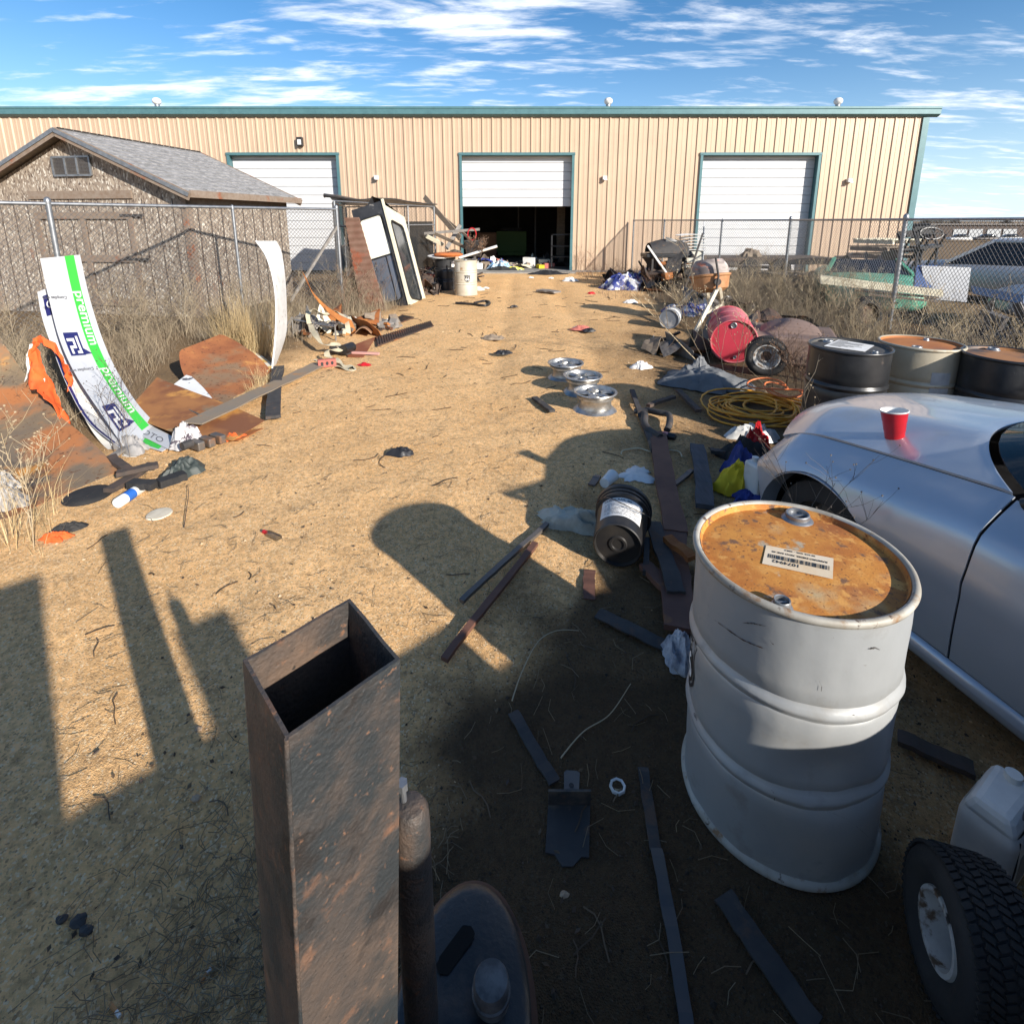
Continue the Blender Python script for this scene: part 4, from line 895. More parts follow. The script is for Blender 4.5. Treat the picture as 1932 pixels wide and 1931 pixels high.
e = ribbon(pth([(600, 350, 8.3), (585, 270, 8.5), (620, 215, 8.7), (700, 245, 8.8), (770, 255, 8.9), (850, 232, 9), (925, 285, 8.8), (955, 350, 8.5), (970, 440, 8.3)]), .075)
solo(e, 'webbing_strap', strap_m, 'cream webbing strap looping over the wire rack', 'strap', smooth=60)
e = ribbon(pth([(610, 360, 8.2), (640, 430, 7.9), (680, 490, 7.6), (720, 540, 7.4), (790, 545, 7.3), (860, 545, 7.35), (895, 590, 7.2), (840, 600, 7.1), (770, 600, 7.0), (770, 650, 6.9), (820, 680, 6.8)]), .075)
solo(e, 'webbing_strap', strap_m, 'cream webbing strap falling from the rack to the dark ratchet', 'strap', smooth=60)
e = ribbon(pth([(830, 680, 6.85), (880, 715, 6.72), (950, 750, 6.62), (1010, 775, 6.5), (930, 770, 6.55), (860, 740, 6.7)]), .09)
solo(e, 'webbing_strap', strap_m, 'short cream strap lying flat behind the red brick', 'strap', smooth=60)
e = ribbon(pth([(640, 690, 7.0), (700, 705, 6.9), (760, 700, 6.85)]) , .05); solo(e, 'webbing_strap', strap_m, 'pale strap end left of the red brick', 'strap', smooth=60)
rt = G(*px(900, 640)); RT = thing('ratchet', 'dark blue ratchet tensioner tangled in straps behind the brick', 'ratchet', rt, rad(-20))
e = MB(); e.box((0, 0, .07), (.30, .14, .12)); e.build('housing', M['steel_dark'], RT, bevel=.02); e = MB(); e.cyl((.12, -.1, .1), (.12, .1, .1), .07, n=16); e.build('drum', M['black'], RT, 40); e = MB(); e.bar((.15, .05, .03), (.55, .12, .03), .035, .03); e.build('handle', mat('dusty_pink_plastic', (.55, .3, .26)), RT)
bk = G(618, 694); BK = thing('brick', 'red brick with three holes lying at the end of the long bar', 'brick', bk, rad(24))
e = MB(); e.box((0, .04, .055), (.225, .075, .10)); e.build('block', M['brick'], BK, bevel=.006)
for k in (-1, 0, 1): e = MB(); e.prism([(.017 * math.cos(a) , .024 * math.sin(a)) for a in [2 * math.pi * i / 16 for i in range(16)]], 0, .002, Matrix.Translation((k * .062, .0015, .057)) @ Matrix.Rotation(rad(90), 4, 'X')); e.build('hole', M['ink'], BK)
# rusty floor grates in the track
def grate(q, label, m, slats=26, z=.02):
    p = [G(*px(x, y), z) for x, y in q]; t = thing('floor_grate', label, 'grate', (p[0].x, p[0].y, 0), group='rusty floor grates')
    e = MB(); e.add(p + [x - V((0, 0, .012)) for x in p], [(0, 1, 2, 3), (7, 6, 5, 4), (0, 4, 5, 1), (1, 5, 6, 2), (2, 6, 7, 3), (3, 7, 4, 0)]); e.build('plate', m, t, world=True)
    if slats:
        e = MB()
        for k in range(slats): u = (k + .5) / slats; e.bar(p[0].lerp(p[3], u) + V((0, 0, .006)), p[1].lerp(p[2], u) + V((0, 0, .006)), .02, .014)
        e.build('tread_ribs', M['rust_dark'], t, world=True)
grate([(1240, 560), (1225, 480), (1745, 325), (1775, 370)], 'ribbed rusty grate nearest the open track at left', M['rust_dark'])
grate([(1255, 420), (1235, 385), (1480, 270), (1590, 290)], 'ribbed rusty grate behind the other grate at left', M['rust_dark'])
grate([(960, 655), (960, 570), (1230, 470), (1110, 660)], 'smooth reddish rusty plate beside the ratchet', mat('red_rust', (.22, .06, .022), (.3, .12, .05), 4, .45, .65, .8), 0, .012)
l = edge([px(1020, 480), px(1060, 420), px(1120, 380)]); r = edge([px(1190, 480), px(1210, 430), px(1240, 400)])
e = MB(); f1 = crv(pth([(990, 265, 9.2), (1060, 300, 9), (1140, 320, 8.8), (1210, 370, 8.6), (1260, 410, 8.5)])); e.sheet(lambda u, v: f1(v) + V((.1 * u, -.05, -.25 * u)), 3, 16, .01); solo(e, 'rusty_strip', M['rust'], 'crumpled orange rusty strip beside the rack and grates', 'steel strip', smooth=60)
e = MB(); e.sheet(lambda u, v: l(v).lerp(r(v), u) + V((0, 0, .12 * math.sin(3 * u) * (1 - v) + .05)), 6, 6, .01); solo(e, 'rusty_scrap', mat('pale_rust', (.3, .15, .08), (.36, .22, .12), 4), 'bent pale rusty scrap piece next to the grates', 'steel scrap', smooth=60)
# ------------------------------------------------------------------ truck topper on end, ramp, kennel, lumber
Pb = D(773, 575, 11.75); Pt = D(722, 378, 12.35); Lx = (Pt - Pb); TL = Lx.length; Lx.normalize()
bx = V((.07, 1.0, .12)); bx = (bx - Lx * bx.dot(Lx)).normalized(); ax = Lx.cross(bx).normalized()
if ax.x > 0: ax = -ax
TP = thing('truck_topper', 'black and white truck topper with windows standing on end against the kennel', 'truck topper', (Pb.x, Pb.y, 0))
FW, SD = .78, 1.15
tpt = lambda h, a, b: Pb + Lx * h + ax * a + bx * b
blk = mat('scuffed_black_fibreglass', (.022, .022, .024), (.04, .04, .042), 4, .4, .7, .4, 0, 0, 30, [((.3, .28, .25), 4, .66, .72, .6, 0)])
def frame_face(fn, w_, h_, x0, x1, y0, y1, r, n=8):     # panel with a rounded opening
    pts = []
    for cx_, cy_, s in ((x1 - r, y1 - r, 0), (x0 + r, y1 - r, 1), (x0 + r, y0 + r, 2), (x1 - r, y0 + r, 3)):
        pts += [(cx_ + r * math.cos(math.pi / 2 * (s + k / n)), cy_ + r * math.sin(math.pi / 2 * (s + k / n))) for k in range(n + 1)]
    o = []
    cx_, cy_ = (x0 + x1) / 2, (y0 + y1) / 2
    for x, y in pts:
        s_ = min((w_ - cx_) / max(1e-6, x - cx_) if x > cx_ else (0 - cx_) / min(-1e-6, x - cx_), (h_ - cy_) / max(1e-6, y - cy_) if y > cy_ else (0 - cy_) / min(-1e-6, y - cy_))
        o.append((cx_ + (x - cx_) * s_, cy_ + (y - cy_) * s_))
    n_ = len(pts); e = MB()
    for dz in (0, .03): pass
    e.add([fn(x, y, 0) for x, y in o] + [fn(x, y, 0) for x, y in pts] + [fn(x, y, -.03) for x, y in pts] + [fn(x, y, -.03) for x, y in o],
          [[i, (i + 1) % n_, n_ + (i + 1) % n_, n_ + i] for i in range(n_)] + [[n_ + i, n_ + (i + 1) % n_, 2 * n_ + (i + 1) % n_, 2 * n_ + i] for i in range(n_)] + [[2 * n_ + i, 2 * n_ + (i + 1) % n_, 3 * n_ + (i + 1) % n_, 3 * n_ + i] for i in range(n_)])
    return e, pts
nA = -bx; nB = -ax
fA = lambda x, y, z: tpt(y, x, 0) + nA * z
fB = lambda x, y, z: tpt(y, 0, x) + nB * z
e, pa = frame_face(fA, FW, TL, .10, FW - .12, .17, TL - .28, .10); e.build('side_panel', blk, TP, world=True)
e = MB(); e.tube([fA(x, y, .006) for x, y in pa + pa[:1]], .018, 6); wf = e.build('window_frame', M['black'], TP, 60, world=True)
mid = TL * .50
e = MB(); e.add([fA(x, y, -.015) for x, y in ((.11, mid), (FW - .13, mid), (FW - .13, TL - .29), (.16, TL - .29))], [(0, 1, 2, 3)]); e.build('upper_pane', mat('white_reflection_pane', (.80, .78, .66), rough=.3), TP, world=True)  # the white reflection of the upper pane is put into its colour
e = MB(); e.add([fA(x, y, -.02) for x, y in ((.11, .18), (FW - .13, .18), (FW - .13, mid), (.11, mid))], [(0, 1, 2, 3)]); e.build('lower_pane', mat('grey_glass_pane', (.10, .115, .145), rough=.12, spec=.6), TP, world=True)
e = MB(); e.bar(fA(.10, mid, 0), fA(FW - .12, mid, 0), .03, .03); e.bar(fA(.25, .2, -.005), fA(.25, mid, -.005), .012, .012); e.build('mullion', M['black'], TP, world=True)
e, pb_ = frame_face(fB, SD, TL - .10, .17, SD - .20, .16, TL - .42, .13); e.build('end_panel', M['cream'], TP, world=True)
e = MB(); e.tube([fB(x, y, .004) for x, y in pb_ + pb_[:1]], .022, 6); e.build('rear_window_frame', M['black'], TP, 60, world=True)
e = MB(); e.add([fB(x, y, -.015) for x, y in ((.17, .16), (SD - .2, .16), (SD - .2, TL - .42), (.17, TL - .42))], [(0, 1, 2, 3)]); e.build('rear_window', mat('smoky_glass', (.03, .035, .038), (.09, .09, .085), 2.5, .4, .65, .1, spec=.7), TP, world=True)
e = MB(); e.bar(tpt(0, 0, -.01), tpt(TL + .02, 0, -.01), .05, .045, up=bx); e.bar(tpt(0, -.01, SD - .03), tpt(TL - .14, -.01, SD - .03), .05, .06, up=ax); e.build('edge_trim', M['cream'], TP, world=True)
e = MB(); e.add([tpt(0, 0, 0), tpt(0, FW, 0), tpt(0, FW, SD * .8), tpt(0, 0, SD), tpt(TL, 0, .02), tpt(TL + .18, FW * .3, .03), tpt(TL, FW * .5, .02), tpt(TL - .1, FW, .02), tpt(TL - .1, FW, SD * .8), tpt(TL - .12, 0, SD)], [(0, 1, 2, 3), (4, 5, 6, 7, 8, 9), (1, 7, 8, 2), (3, 2, 8, 9)]); e.build('shell', blk, TP, world=True)
# corrugated ramp
RP = thing('loading_ramp', 'brown rusty corrugated ramp leaning left of the truck topper', 'ramp', G(700, 585)); e = MB()
a0, a1 = D(682, 588, 11.3), D(727, 585, 11.2); b0, b1 = D(650, 412, 12.0), D(677, 411, 11.9)
def ramp(u, v):
    p = a0.lerp(b0, v).lerp(a1.lerp(b1, v), u); return p + V((0, -.02, .012)) * math.sin(v * 90) * .6
e.sheet(ramp, 4, 130, .02); e.build('deck', mat('brown_rust', (.17, .085, .055), (.22, .13, .09), 3, .4, .6, .85, 0, .001, 60, [((.26, .07, .03), 2, .55, .65, .8, 0)]), RP, world=True)
e = MB(); e.sheet(lambda u, v: a0.lerp(b0, v) + V((.02 + .02 * u, .35 * u, -.02)), 2, 2, .02); e.build('side_rail', M['rust_dark'], RP, world=True)
# dog kennel
K = [V((-3.95, 12.2, 0)), V((-2.45, 17.2, 0)), V((-5.3, 17.5, 0)), V((-4.3, 13.2, 0))]; KH = 2.28
KN = thing('dog_kennel', 'chain link kennel under a black tarp roof in front of the warehouse', 'kennel', K[0])
for p in K: e = MB(); e.cyl(p, p + V((0, 0, KH)), .025, n=10); e.build('post', M['galv'], KN, 40, world=True)
for i in range(4):
    a, b = K[i], K[(i + 1) % 4]; e = MB()
    for z in (.08, KH - .55 if i == 0 else 1.15, KH): e.cyl(a + V((0, 0, z)), b + V((0, 0, z)), .02, n=8)
    for k in (1, 2): m_ = a.lerp(b, k / 3); e.cyl(m_, m_ + V((0, 0, KH)), .018, n=8)
    e.build('panel_frame', M['galv'], KN, 40, world=True)
    e = MB(); mesh_panel(e, a, b, .08, KH, .075, .002); e.build('wire_mesh', M['wire'], KN, world=True)
e = MB()
def roofk(u, v):
    p = (K[0] + V((-.1, -.35, 0))).lerp(K[1] + V((.1, .1, 0)), v).lerp((K[3] + V((-.1, -.3, 0))).lerp(K[2], v), u)
    return p + V((0, 0, KH + .10 + .10 * fbm(u * 2, v * 3, 2) - .04 * v))
e.sheet(roofk, 8, 14, .03); e.build('tarp_roof', M['black'], KN, 60, world=True)
e = MB(); a, b = K[0].lerp(K[1], .62), K[1]; e.sheet(lambda u, v: a.lerp(b, u) + V((-.05, 0, .3 + (KH - .75) * v)) + V((.03, 0, 0)) * fbm(u * 4, v * 3, 1), 14, 8, .004); e.build('plastic_side', glass('cloudy_plastic', (.6, .6, .58), .35, .35), KN, 60, world=True)
e = MB(); e.sheet(lambda u, v: K[2].lerp(K[1], u * .8) + V((0, -.1, .05 + 1.3 * v)), 6, 4, .01); e.build('back_sheet', M['wood_dark'], KN, world=True)
# scrap lumber leaning by the door
for k, (p, q, Y0, Y1, wd, m_, lb) in enumerate((((868, 450), (801, 372), 17.2, 18.6, .17, 'wood', 'wide weathered plank leaning on the warehouse wall beside the kennel'), ((888, 452), (806, 385), 17.4, 18.7, .08, 'wood', 'thin weathered stick leaning beside the wide plank'),
      ((842, 470), (868, 425), 16.5, 16.9, .12, 'wood_grey', 'short grey post leaning across the lumber heap'), ((800, 441), (905, 433), 16.2, 16.6, .07, 'wood_grey', 'long grey rail lying across the lumber heap'),
      ((805, 446), (836, 462), 16.0, 16.4, .11, 'cream', 'pale painted board end in the lumber heap'), ((818, 440), (880, 468), 16.3, 15.9, .10, 'wood', 'brown board lying askew in the lumber heap'))):
    e = MB(); e.bar(D(*p, Y0), D(*q, Y1), wd, .04, up=(0, 1, .3)); solo(e, 'wood_plank', M[m_], lb, 'plank')
q = G(838, 530); heap((q.x, q.y - .6, 0), 1.0, .9, .85, 70, 'heap of scrap lumber and rubbish behind the two drums', 'heap', [M['wood'], M['wood_dark'], M['wood_grey'], M['black'], M['brick']], 5, .3, 1.1, 'lumber_heap')
q = D(894, 465, 15.5); BB = thing('plastic_tub', 'black plastic tub with red handle on the lumber heap', 'tub', (q.x, q.y, q.z - .28), rad(12))
e = MB(); e.sheet(lambda u, v: V(((.2 + .06 * v) * max(-1, min(1, 1.4 * math.cos(2 * math.pi * u))), (.15 + .05 * v) * max(-1, min(1, 1.4 * math.sin(2 * math.pi * u))), .02 + .42 * v)), 24, 4, .01); e.box((0, 0, .01), (.38, .28, .02)); e.build('body', M['black'], BB)
e = MB(); e.tube([(-.05 + .12 * math.cos(a), 0, .62 + .17 * math.sin(a)) for a in [2 * math.pi * k / 20 for k in range(21)]], .018, 6); e.build('handle', M['red'], BB, 60)
for k, (x, y, rx, ry, h_, n_, lb) in enumerate(((672, 566, .5, .6, .6, 40, 'dark scrap heaped behind the fence end post and ramp'), (800, 553, .5, .5, .5, 40, 'scrap wood heaped between the truck topper and the black drum'), (600, 628, .6, .35, .18, 40, 'stones and scrap scattered under the wire rack'), (690, 618, .7, .3, .10, 26, 'rusty scraps scattered along the left grates'))):
    q = G(x, y); heap((q.x, q.y, 0), rx, ry, h_, n_, lb, 'scrap', [M['black'], M['wood_dark'], M['rust_dark'], M['wood_grey']] if k < 2 else [M['wood_grey'], M['rust'], M['cream'], M['wood']], 140 + k, .12, .7 if k < 2 else .35)
# the two drums by the kennel
d1 = G(838, 549); bd = make_drum('black oil drum with an orange wheel on its lid beside the truck topper', drum_black, lid_black, (d1.x, d1.y + .3, 0), rad(30), n=40)
e = MB(); P = lambda x, y: V(((DR + .002) * math.cos(rad(-70) + x / DR), (DR + .002) * math.sin(rad(-70) + x / DR), y)); e.sheet(lambda u, v: P(-.02 + .17 * u, .63 + .15 * v), 6, 1); e.build('label', M['paper'], bd)
d2 = G(878, 559); sdm = make_drum('worn silver oil drum with a shield emblem beside the black drum and orange wheel', drum_pale, lid_black, (d2.x, d2.y + .28, 0), rad(0), n=48)
emblem(sdm, rad(-78), .44, .85)
e = MB(); P = lambda x, y: V(((DR + .002) * math.cos(rad(-146) + x / DR), (DR + .002) * math.sin(rad(-146) + x / DR), y)); e.sheet(lambda u, v: P(-.02 + .17 * u, .62 + .22 * v), 6, 1); e.build('label', mat('faded_label', (.6, .57, .5)), sdm)
wq = V((d1.x + .12, d1.y + .2, .92)); WH = thing('wheel_disc', 'flat orange disc lying on the black drum', 'disc', wq)
e = MB(); e.lathe([(0, .09), (.28, .095), (.36, .075), (.40, .045), (.36, .0), (0, 0)], 32); e.build('disc', mat('orange_paint', (.62, .19, .05), (.5, .14, .04), 5), WH, 40)
e = MB(); e.lathe([(0, .093), (.05, .11), (.05, .12), (0, .12)], 16, Matrix.Translation((.0, 0, 0))); e.build('hub', M['rust_dark'], WH)
e = MB(); e.lathe([(0, .90), (.36, .90), (.37, .93), (0, .93)], 28, Matrix.Translation((d1.x - .08, d1.y + .3, 0)) @ Matrix.Rotation(rad(4), 4, 'X')); solo(e, 'lid_ring', M['white'], 'white round cover lying under the orange disc on the black drum', 'cover', smooth=40)
for p, q, Y, lb in (((938, 465), (866, 487), 14.2, 'white plastic pipe lying across the silver shield drum'), ((866, 487), (868, 560), 14.0, 'thin rusty pipe standing between the two drums')):
    e = MB(); e.tube([D(*p, Y), D(*q, Y)], .035 if 'white' in lb else .02, 8); solo(e, 'pipe', M['white'] if 'white' in lb else M['rust_dark'], lb, 'pipe')
# small things at the lower left
def bead(c, prof, name, m, label, cat, axis_=None, n=20, rot=None):
    e = MB(); Mx = Matrix.Translation(c) @ (rot if rot is not None else Matrix.Identity(4)); e.lathe(prof, n, Mx); return solo(e, name, m, label, cat, smooth=40)
def lying(p, q, r, z=None):
    a = G(*p, r); b = G(*q, r); d = b - a; Mx = Matrix.Translation(a) @ d.to_track_quat('Z', 'Y').to_matrix().to_4x4(); return Mx, d.length
Mx, ln = lying((221, 950), (266, 920), .035); CT = thing('caulk_tube', 'white and blue caulk tube lying by the dark boards at left', 'tube', G(243, 938))
e = MB(); e.lathe([(0, 0), (.033, 0), (.036, .004), (.036, ln), (.03, ln + .005), (.008, ln + .01), (.006, ln + .06), (0, ln + .06)], 20, Mx); e.build('body', M['white_plastic'], CT, 40, world=True)
e = MB(); e.lathe([(.0365, ln * .3), (.0365, ln * .62)], 20, Mx); e.build('blue_band', mat('blue_print', (.02, .12, .45)), CT, 40, world=True)
plank((206, 938), (290, 886), .075, .03, 'wood_board', M['wood_dark'], 'charred board lying diagonally beside the caulk tube', 'board')
plank((212, 872), (258, 905), .06, .03, 'wood_board', M['wood_dark'], 'charred board at the tip of the large rusty plate', 'board')
plank((222, 905), (300, 888), .07, .03, 'wood_board', M['wood_dark'], 'charred board crossing the other charred boards', 'board', z=.035)
plank((196, 878), (258, 838), .05, .02, 'wood_board', M['wood_grey'], 'grey stick lying below the premium sheet', 'board')
plank((249, 929), (296, 933), .075, .045, 'foam_pad', M['rubber'], 'black foam pad lying right of the caulk tube', 'pad')
plank((302, 932), (353, 915), .085, .05, 'foam_pad', M['rubber'], 'black ribbed pad rightmost of the dark scraps at left', 'pad')
bead(G(167, 938, .0), [(0, 0), (.13, 0), (.145, .012), (.13, .026), (.1, .03), (0, .03)], 'rubber_disc', M['rubber'], 'flat black rubber disc lying at the foot of the large rusty plate', 'disc', n=28)
rag(G(345, 894), .14, .17, .13, 'cloth_rag', mat('dark_green_cloth', (.035, .045, .04), (.05, .06, .055), 9), 'crumpled dark green cloth right of the charred boards', 'cloth', seed=3)
rag(G(322, 905), .10, .05, .05, 'cloth_rag', M['wood_dark'], 'small brown rag under the dark green cloth', 'cloth', rot=.7, seed=4)
rag(G(352, 840), .12, .13, .20, 'plastic_bag', mat('printed_plastic_bag', (.50, .48, .47), (.08, .06, .075), 13, .52, .55, .4), 'crumpled white printed bag beside the letters board', 'bag', seed=9, rough=1.4)
rag(G(252, 846), .20, .10, .12, 'cloth_rag', mat('grey_plastic_film', (.36, .34, .32), (.25, .235, .22), 6, rough=.45), 'grey crumpled film under the premium sheet', 'film', rot=-.5, seed=12)
rag(G(434, 829), .13, .06, .05, 'work_glove', M['orange'], 'orange glove scrap in front of the small rusty plate', 'glove', rot=.2, seed=6, rough=1.3)
rag(G(106, 1017), .085, .05, .05, 'orange_rag', M['orange'], 'small orange rag at the edge of the left grass', 'rag', seed=8)
rag(G(128, 1001), .09, .05, .05, 'cloth_rag', M['rubber'], 'small black rag beside the orange rag', 'rag', rot=.6, seed=10)
CB = thing('metal_block', 'grey hollow metal block beside the printed bag', 'block', G(388, 842), rad(-28)); e = MB()
for k in range(3): e.box((.0 + k * .012, -.07 + k * .085, .04), (.14, .06, .075))
e.build('body', M['steel_grey'], CB, bevel=.01); e = MB(); e.cyl((.02, -.2, .08), (.02, -.12, .08), .035, n=12); e.build('collar', M['steel_dark'], CB)
bead(G(301, 973), [(0, .004), (.06, .003), (.075, .01), (.07, .018), (.03, .022), (0, .02)], 'paper_plate', mat('dirty_white_scrap', (.66, .6, .48), (.5, .43, .32), 9), 'round dirty white disc lying on the gravel at left', 'disc', n=24)
Mx, ln = lying((498, 1003), (522, 1014), .02); BT = thing('plastic_bottle', 'small clear bottle with red cap lying on the open gravel', 'bottle', G(508, 1010))
e = MB(); e.lathe([(.010, .02), (.012, .03), (.022, .045), (.023, ln + .02), (.018, ln + .025), (0, ln + .025)], 16, Mx); e.build('body', glass('clear_plastic', (.85, .85, .85), .6, .1), BT, 40, world=True); e = MB(); e.lathe([(0, -.005), (.012, -.004), (.012, .02), (0, .02)], 12, Mx); e.build('cap', M['red'], BT, world=True)
e = MB(); f = edge([(331, 779), (350, 783), (370, 792), (380, 797), (386, 805), (382, 812)]); e.tube([f(k / 20) + V((0, 0, .07)) for k in range(21)], .008, 6); solo(e, 'steel_hook', M['steel_grey'], 'thin steel hook lying across the flat rusty plate', 'hook', smooth=60)
for p, rx, sd_, lb in (((6, 925), .10, 21, 'white plastic jug scrap uppermost at the left edge of the photo'), ((10, 955), .13, 22, 'grey white plastic scrap in the grass at the left edge of the photo')): rag(G(*p), rx, rx * .7, .16, 'plastic_scrap', mat('dirty_white_plastic', (.42, .41, .39), (.25, .22, .19), 9), lb, 'plastic scrap', seed=sd_)
rag(G(500, 625), .14, .1, .16, 'black_bag', M['black'], 'small black lump in the weeds left of the silver sheet', 'bag', seed=31)
rag(D(548, 536, 8.0) - V((0, 0, .0)), .1, .1, .05, 'leaf_heap', M['wood_dark'], 'dark dead leaves caught behind the silver curved sheet', 'leaves', seed=33) if False else None
# ------------------------------------------------------------------ right side: wheels, mixer, drums
def rim(label, p, rz):
    t = thing('alloy_wheel', label, 'wheel rim', p, rz, 'bare alloy wheels on the gravel')
    H_ = .205; r = .205
    e = MB(); e.lathe([(.165, .012), (.195, .004), (r + .008, 0), (r + .012, .008), (r, .016), (r - .012, .03), (.168, .045), (.160, .075), (.160, .12), (.172, .15), (.192, .17), (r, H_ - .016), (r + .012, H_ - .008), (r + .008, H_), (.195, H_ - .004), (.186, H_ - .03), (.165, H_ - .06), (.150, .12), (.150, .05), (.165, .012)], 48); e.build('barrel', M['alu'], t, 40)
    e = MB(); zf = H_ - .035
    e.lathe([(0, zf - .012), (.025, zf - .012), (.03, zf), (.07, zf + .004), (.078, zf - .01), (.078, zf - .04), (0, zf - .04)], 36); e.lathe([(.148, zf - .03), (.178, zf - .004), (.183, zf - .004), (.183, zf - .03), (.148, zf - .035)], 48); e.build('hub_face', M['alu'], t, 40)
    for k in range(5):
        a = 2 * math.pi * k / 5; e = MB(); n = 8
        def fn(u, v, a=a):
            rr = .06 + .115 * v; w_ = .017 + .026 * (abs(v - .42) * 2) ** 1.8; s = (u - .5) * 2 * w_ + .022 * math.sin(v * math.pi)
            return V((rr * math.cos(a) - s * math.sin(a), rr * math.sin(a) + s * math.cos(a), zf + .004 - .012 * (2 * u - 1) ** 2 - .004 * v))
        e.sheet(fn, 6, n, .02); e.build('spoke', M['alu'], t, 50)
    e = MB()
    for k in range(5): a = 2 * math.pi * (k + .5) / 5; e.cyl((.052 * math.cos(a), .052 * math.sin(a), zf + .0), (.052 * math.cos(a), .052 * math.sin(a), zf + .0052), .008, n=10)
    e.build('bolt_holes', M['ink'], t); return t
for (x, y), rz, lb in (((1128, 788), .3, 'bare alloy wheel nearest the camera in the overlapping row of three'), ((1103, 752), .9, 'middle bare alloy wheel of the overlapping row of three'), ((1070, 724), 1.7, 'farthest bare alloy wheel of the row of three on the gravel')):
    g = G(x, y); rim(lb, (g.x, g.y + .2, .0), rz)
# drums on the right
def dtop(x, y): g = G(x, y, DH); return (g.x, g.y, 0)
r1 = make_drum('matt black oil drum with white paper on its lid behind the silver car', drum_black, lid_black, dtop(1604, 651), rad(20), n=64, bung_at=((.02, .21), (.0, -.21)))
e = MB(); q = [G(x, y, .87) for x, y in ((1554, 653), (1582, 641), (1650, 652), (1632, 664))]; e.add(q, [(0, 1, 2, 3)]); pl_ = e.build('lid_label', M['paper'], r1, world=True)
e = MB()
for k in range(9):
    v = .12 + .09 * k; a, b = q[0].lerp(q[1], 1 - v), q[3].lerp(q[2], 1 - v); z = V((0, 0, .001)); u1 = .3 + .6 * RND.random(); e.add([a.lerp(b, .06) + z, a.lerp(b, u1) + z, a.lerp(b, u1) + z + (q[1] - q[0]) * .03, a.lerp(b, .06) + z + (q[1] - q[0]) * .03], [(0, 1, 2, 3)])
e.build('print_lines', M['ink'], pl_, world=True)
e = MB(); P = lambda x, y, f: V(((DR + .002) * math.cos(rad(f) + x / DR), (DR + .002) * math.sin(rad(f) + x / DR), y)); e.sheet(lambda u, v: P(.05 * u, .48 + .07 * v, -98), 2, 2); e.build('peeled_spot', M['paper'], r1)
r2 = make_drum('beige weathered oil drum with rusty lid between two black drums', drum_cream, mat('flat_rust_lid', (.40, .15, .04), (.30, .10, .03), 4, .4, .65, .8, 0, 0, 30, [((.2, .1, .06), 3, .6, .7, .8, 0)]), dtop(1738, 645), rad(60), n=64, bung_at=((-.2, .05), (.2, -.06)))
e = MB(); e.sheet(lambda u, v: P(-.02 + .14 * u, .40 + .30 * v, 196), 4, 2); e.build('label', mat('grey_label', (.4, .41, .42), (.3, .31, .32), 14), r2); emblem(r2, rad(-112), .42, .8)
r3 = make_drum('glossy black oil drum with rusty patch on its lid at the right edge', drum_black, mat('half_rusty_black_lid', (.06, .05, .045), (.34, .15, .05), 2.5, .42, .58, .6), dtop(1908, 668), rad(-20), n=64)
# red drum lying on its side
RDp = G(1392, 693); RDT = make_drum('faded red oil drum lying on its side in the dry weeds', drum_red, mat('faded_red_drum_end', (.46, .03, .055), (.36, .03, .045), 3.5, .4, .65, .55, 0, .0006, 40, [((.28, .06, .06), 4, .58, .7, .7, 0)]), (0, 0, 0), 0, n=56)
axd = V((.28, .95, .06)).normalized(); qd = (-axd).to_track_quat('Z', 'Y'); RDT.rotation_euler = qd.to_euler(); ct = V((RDp.x - .02, RDp.y + .14, .305)); RDT.location = ct + axd * DH
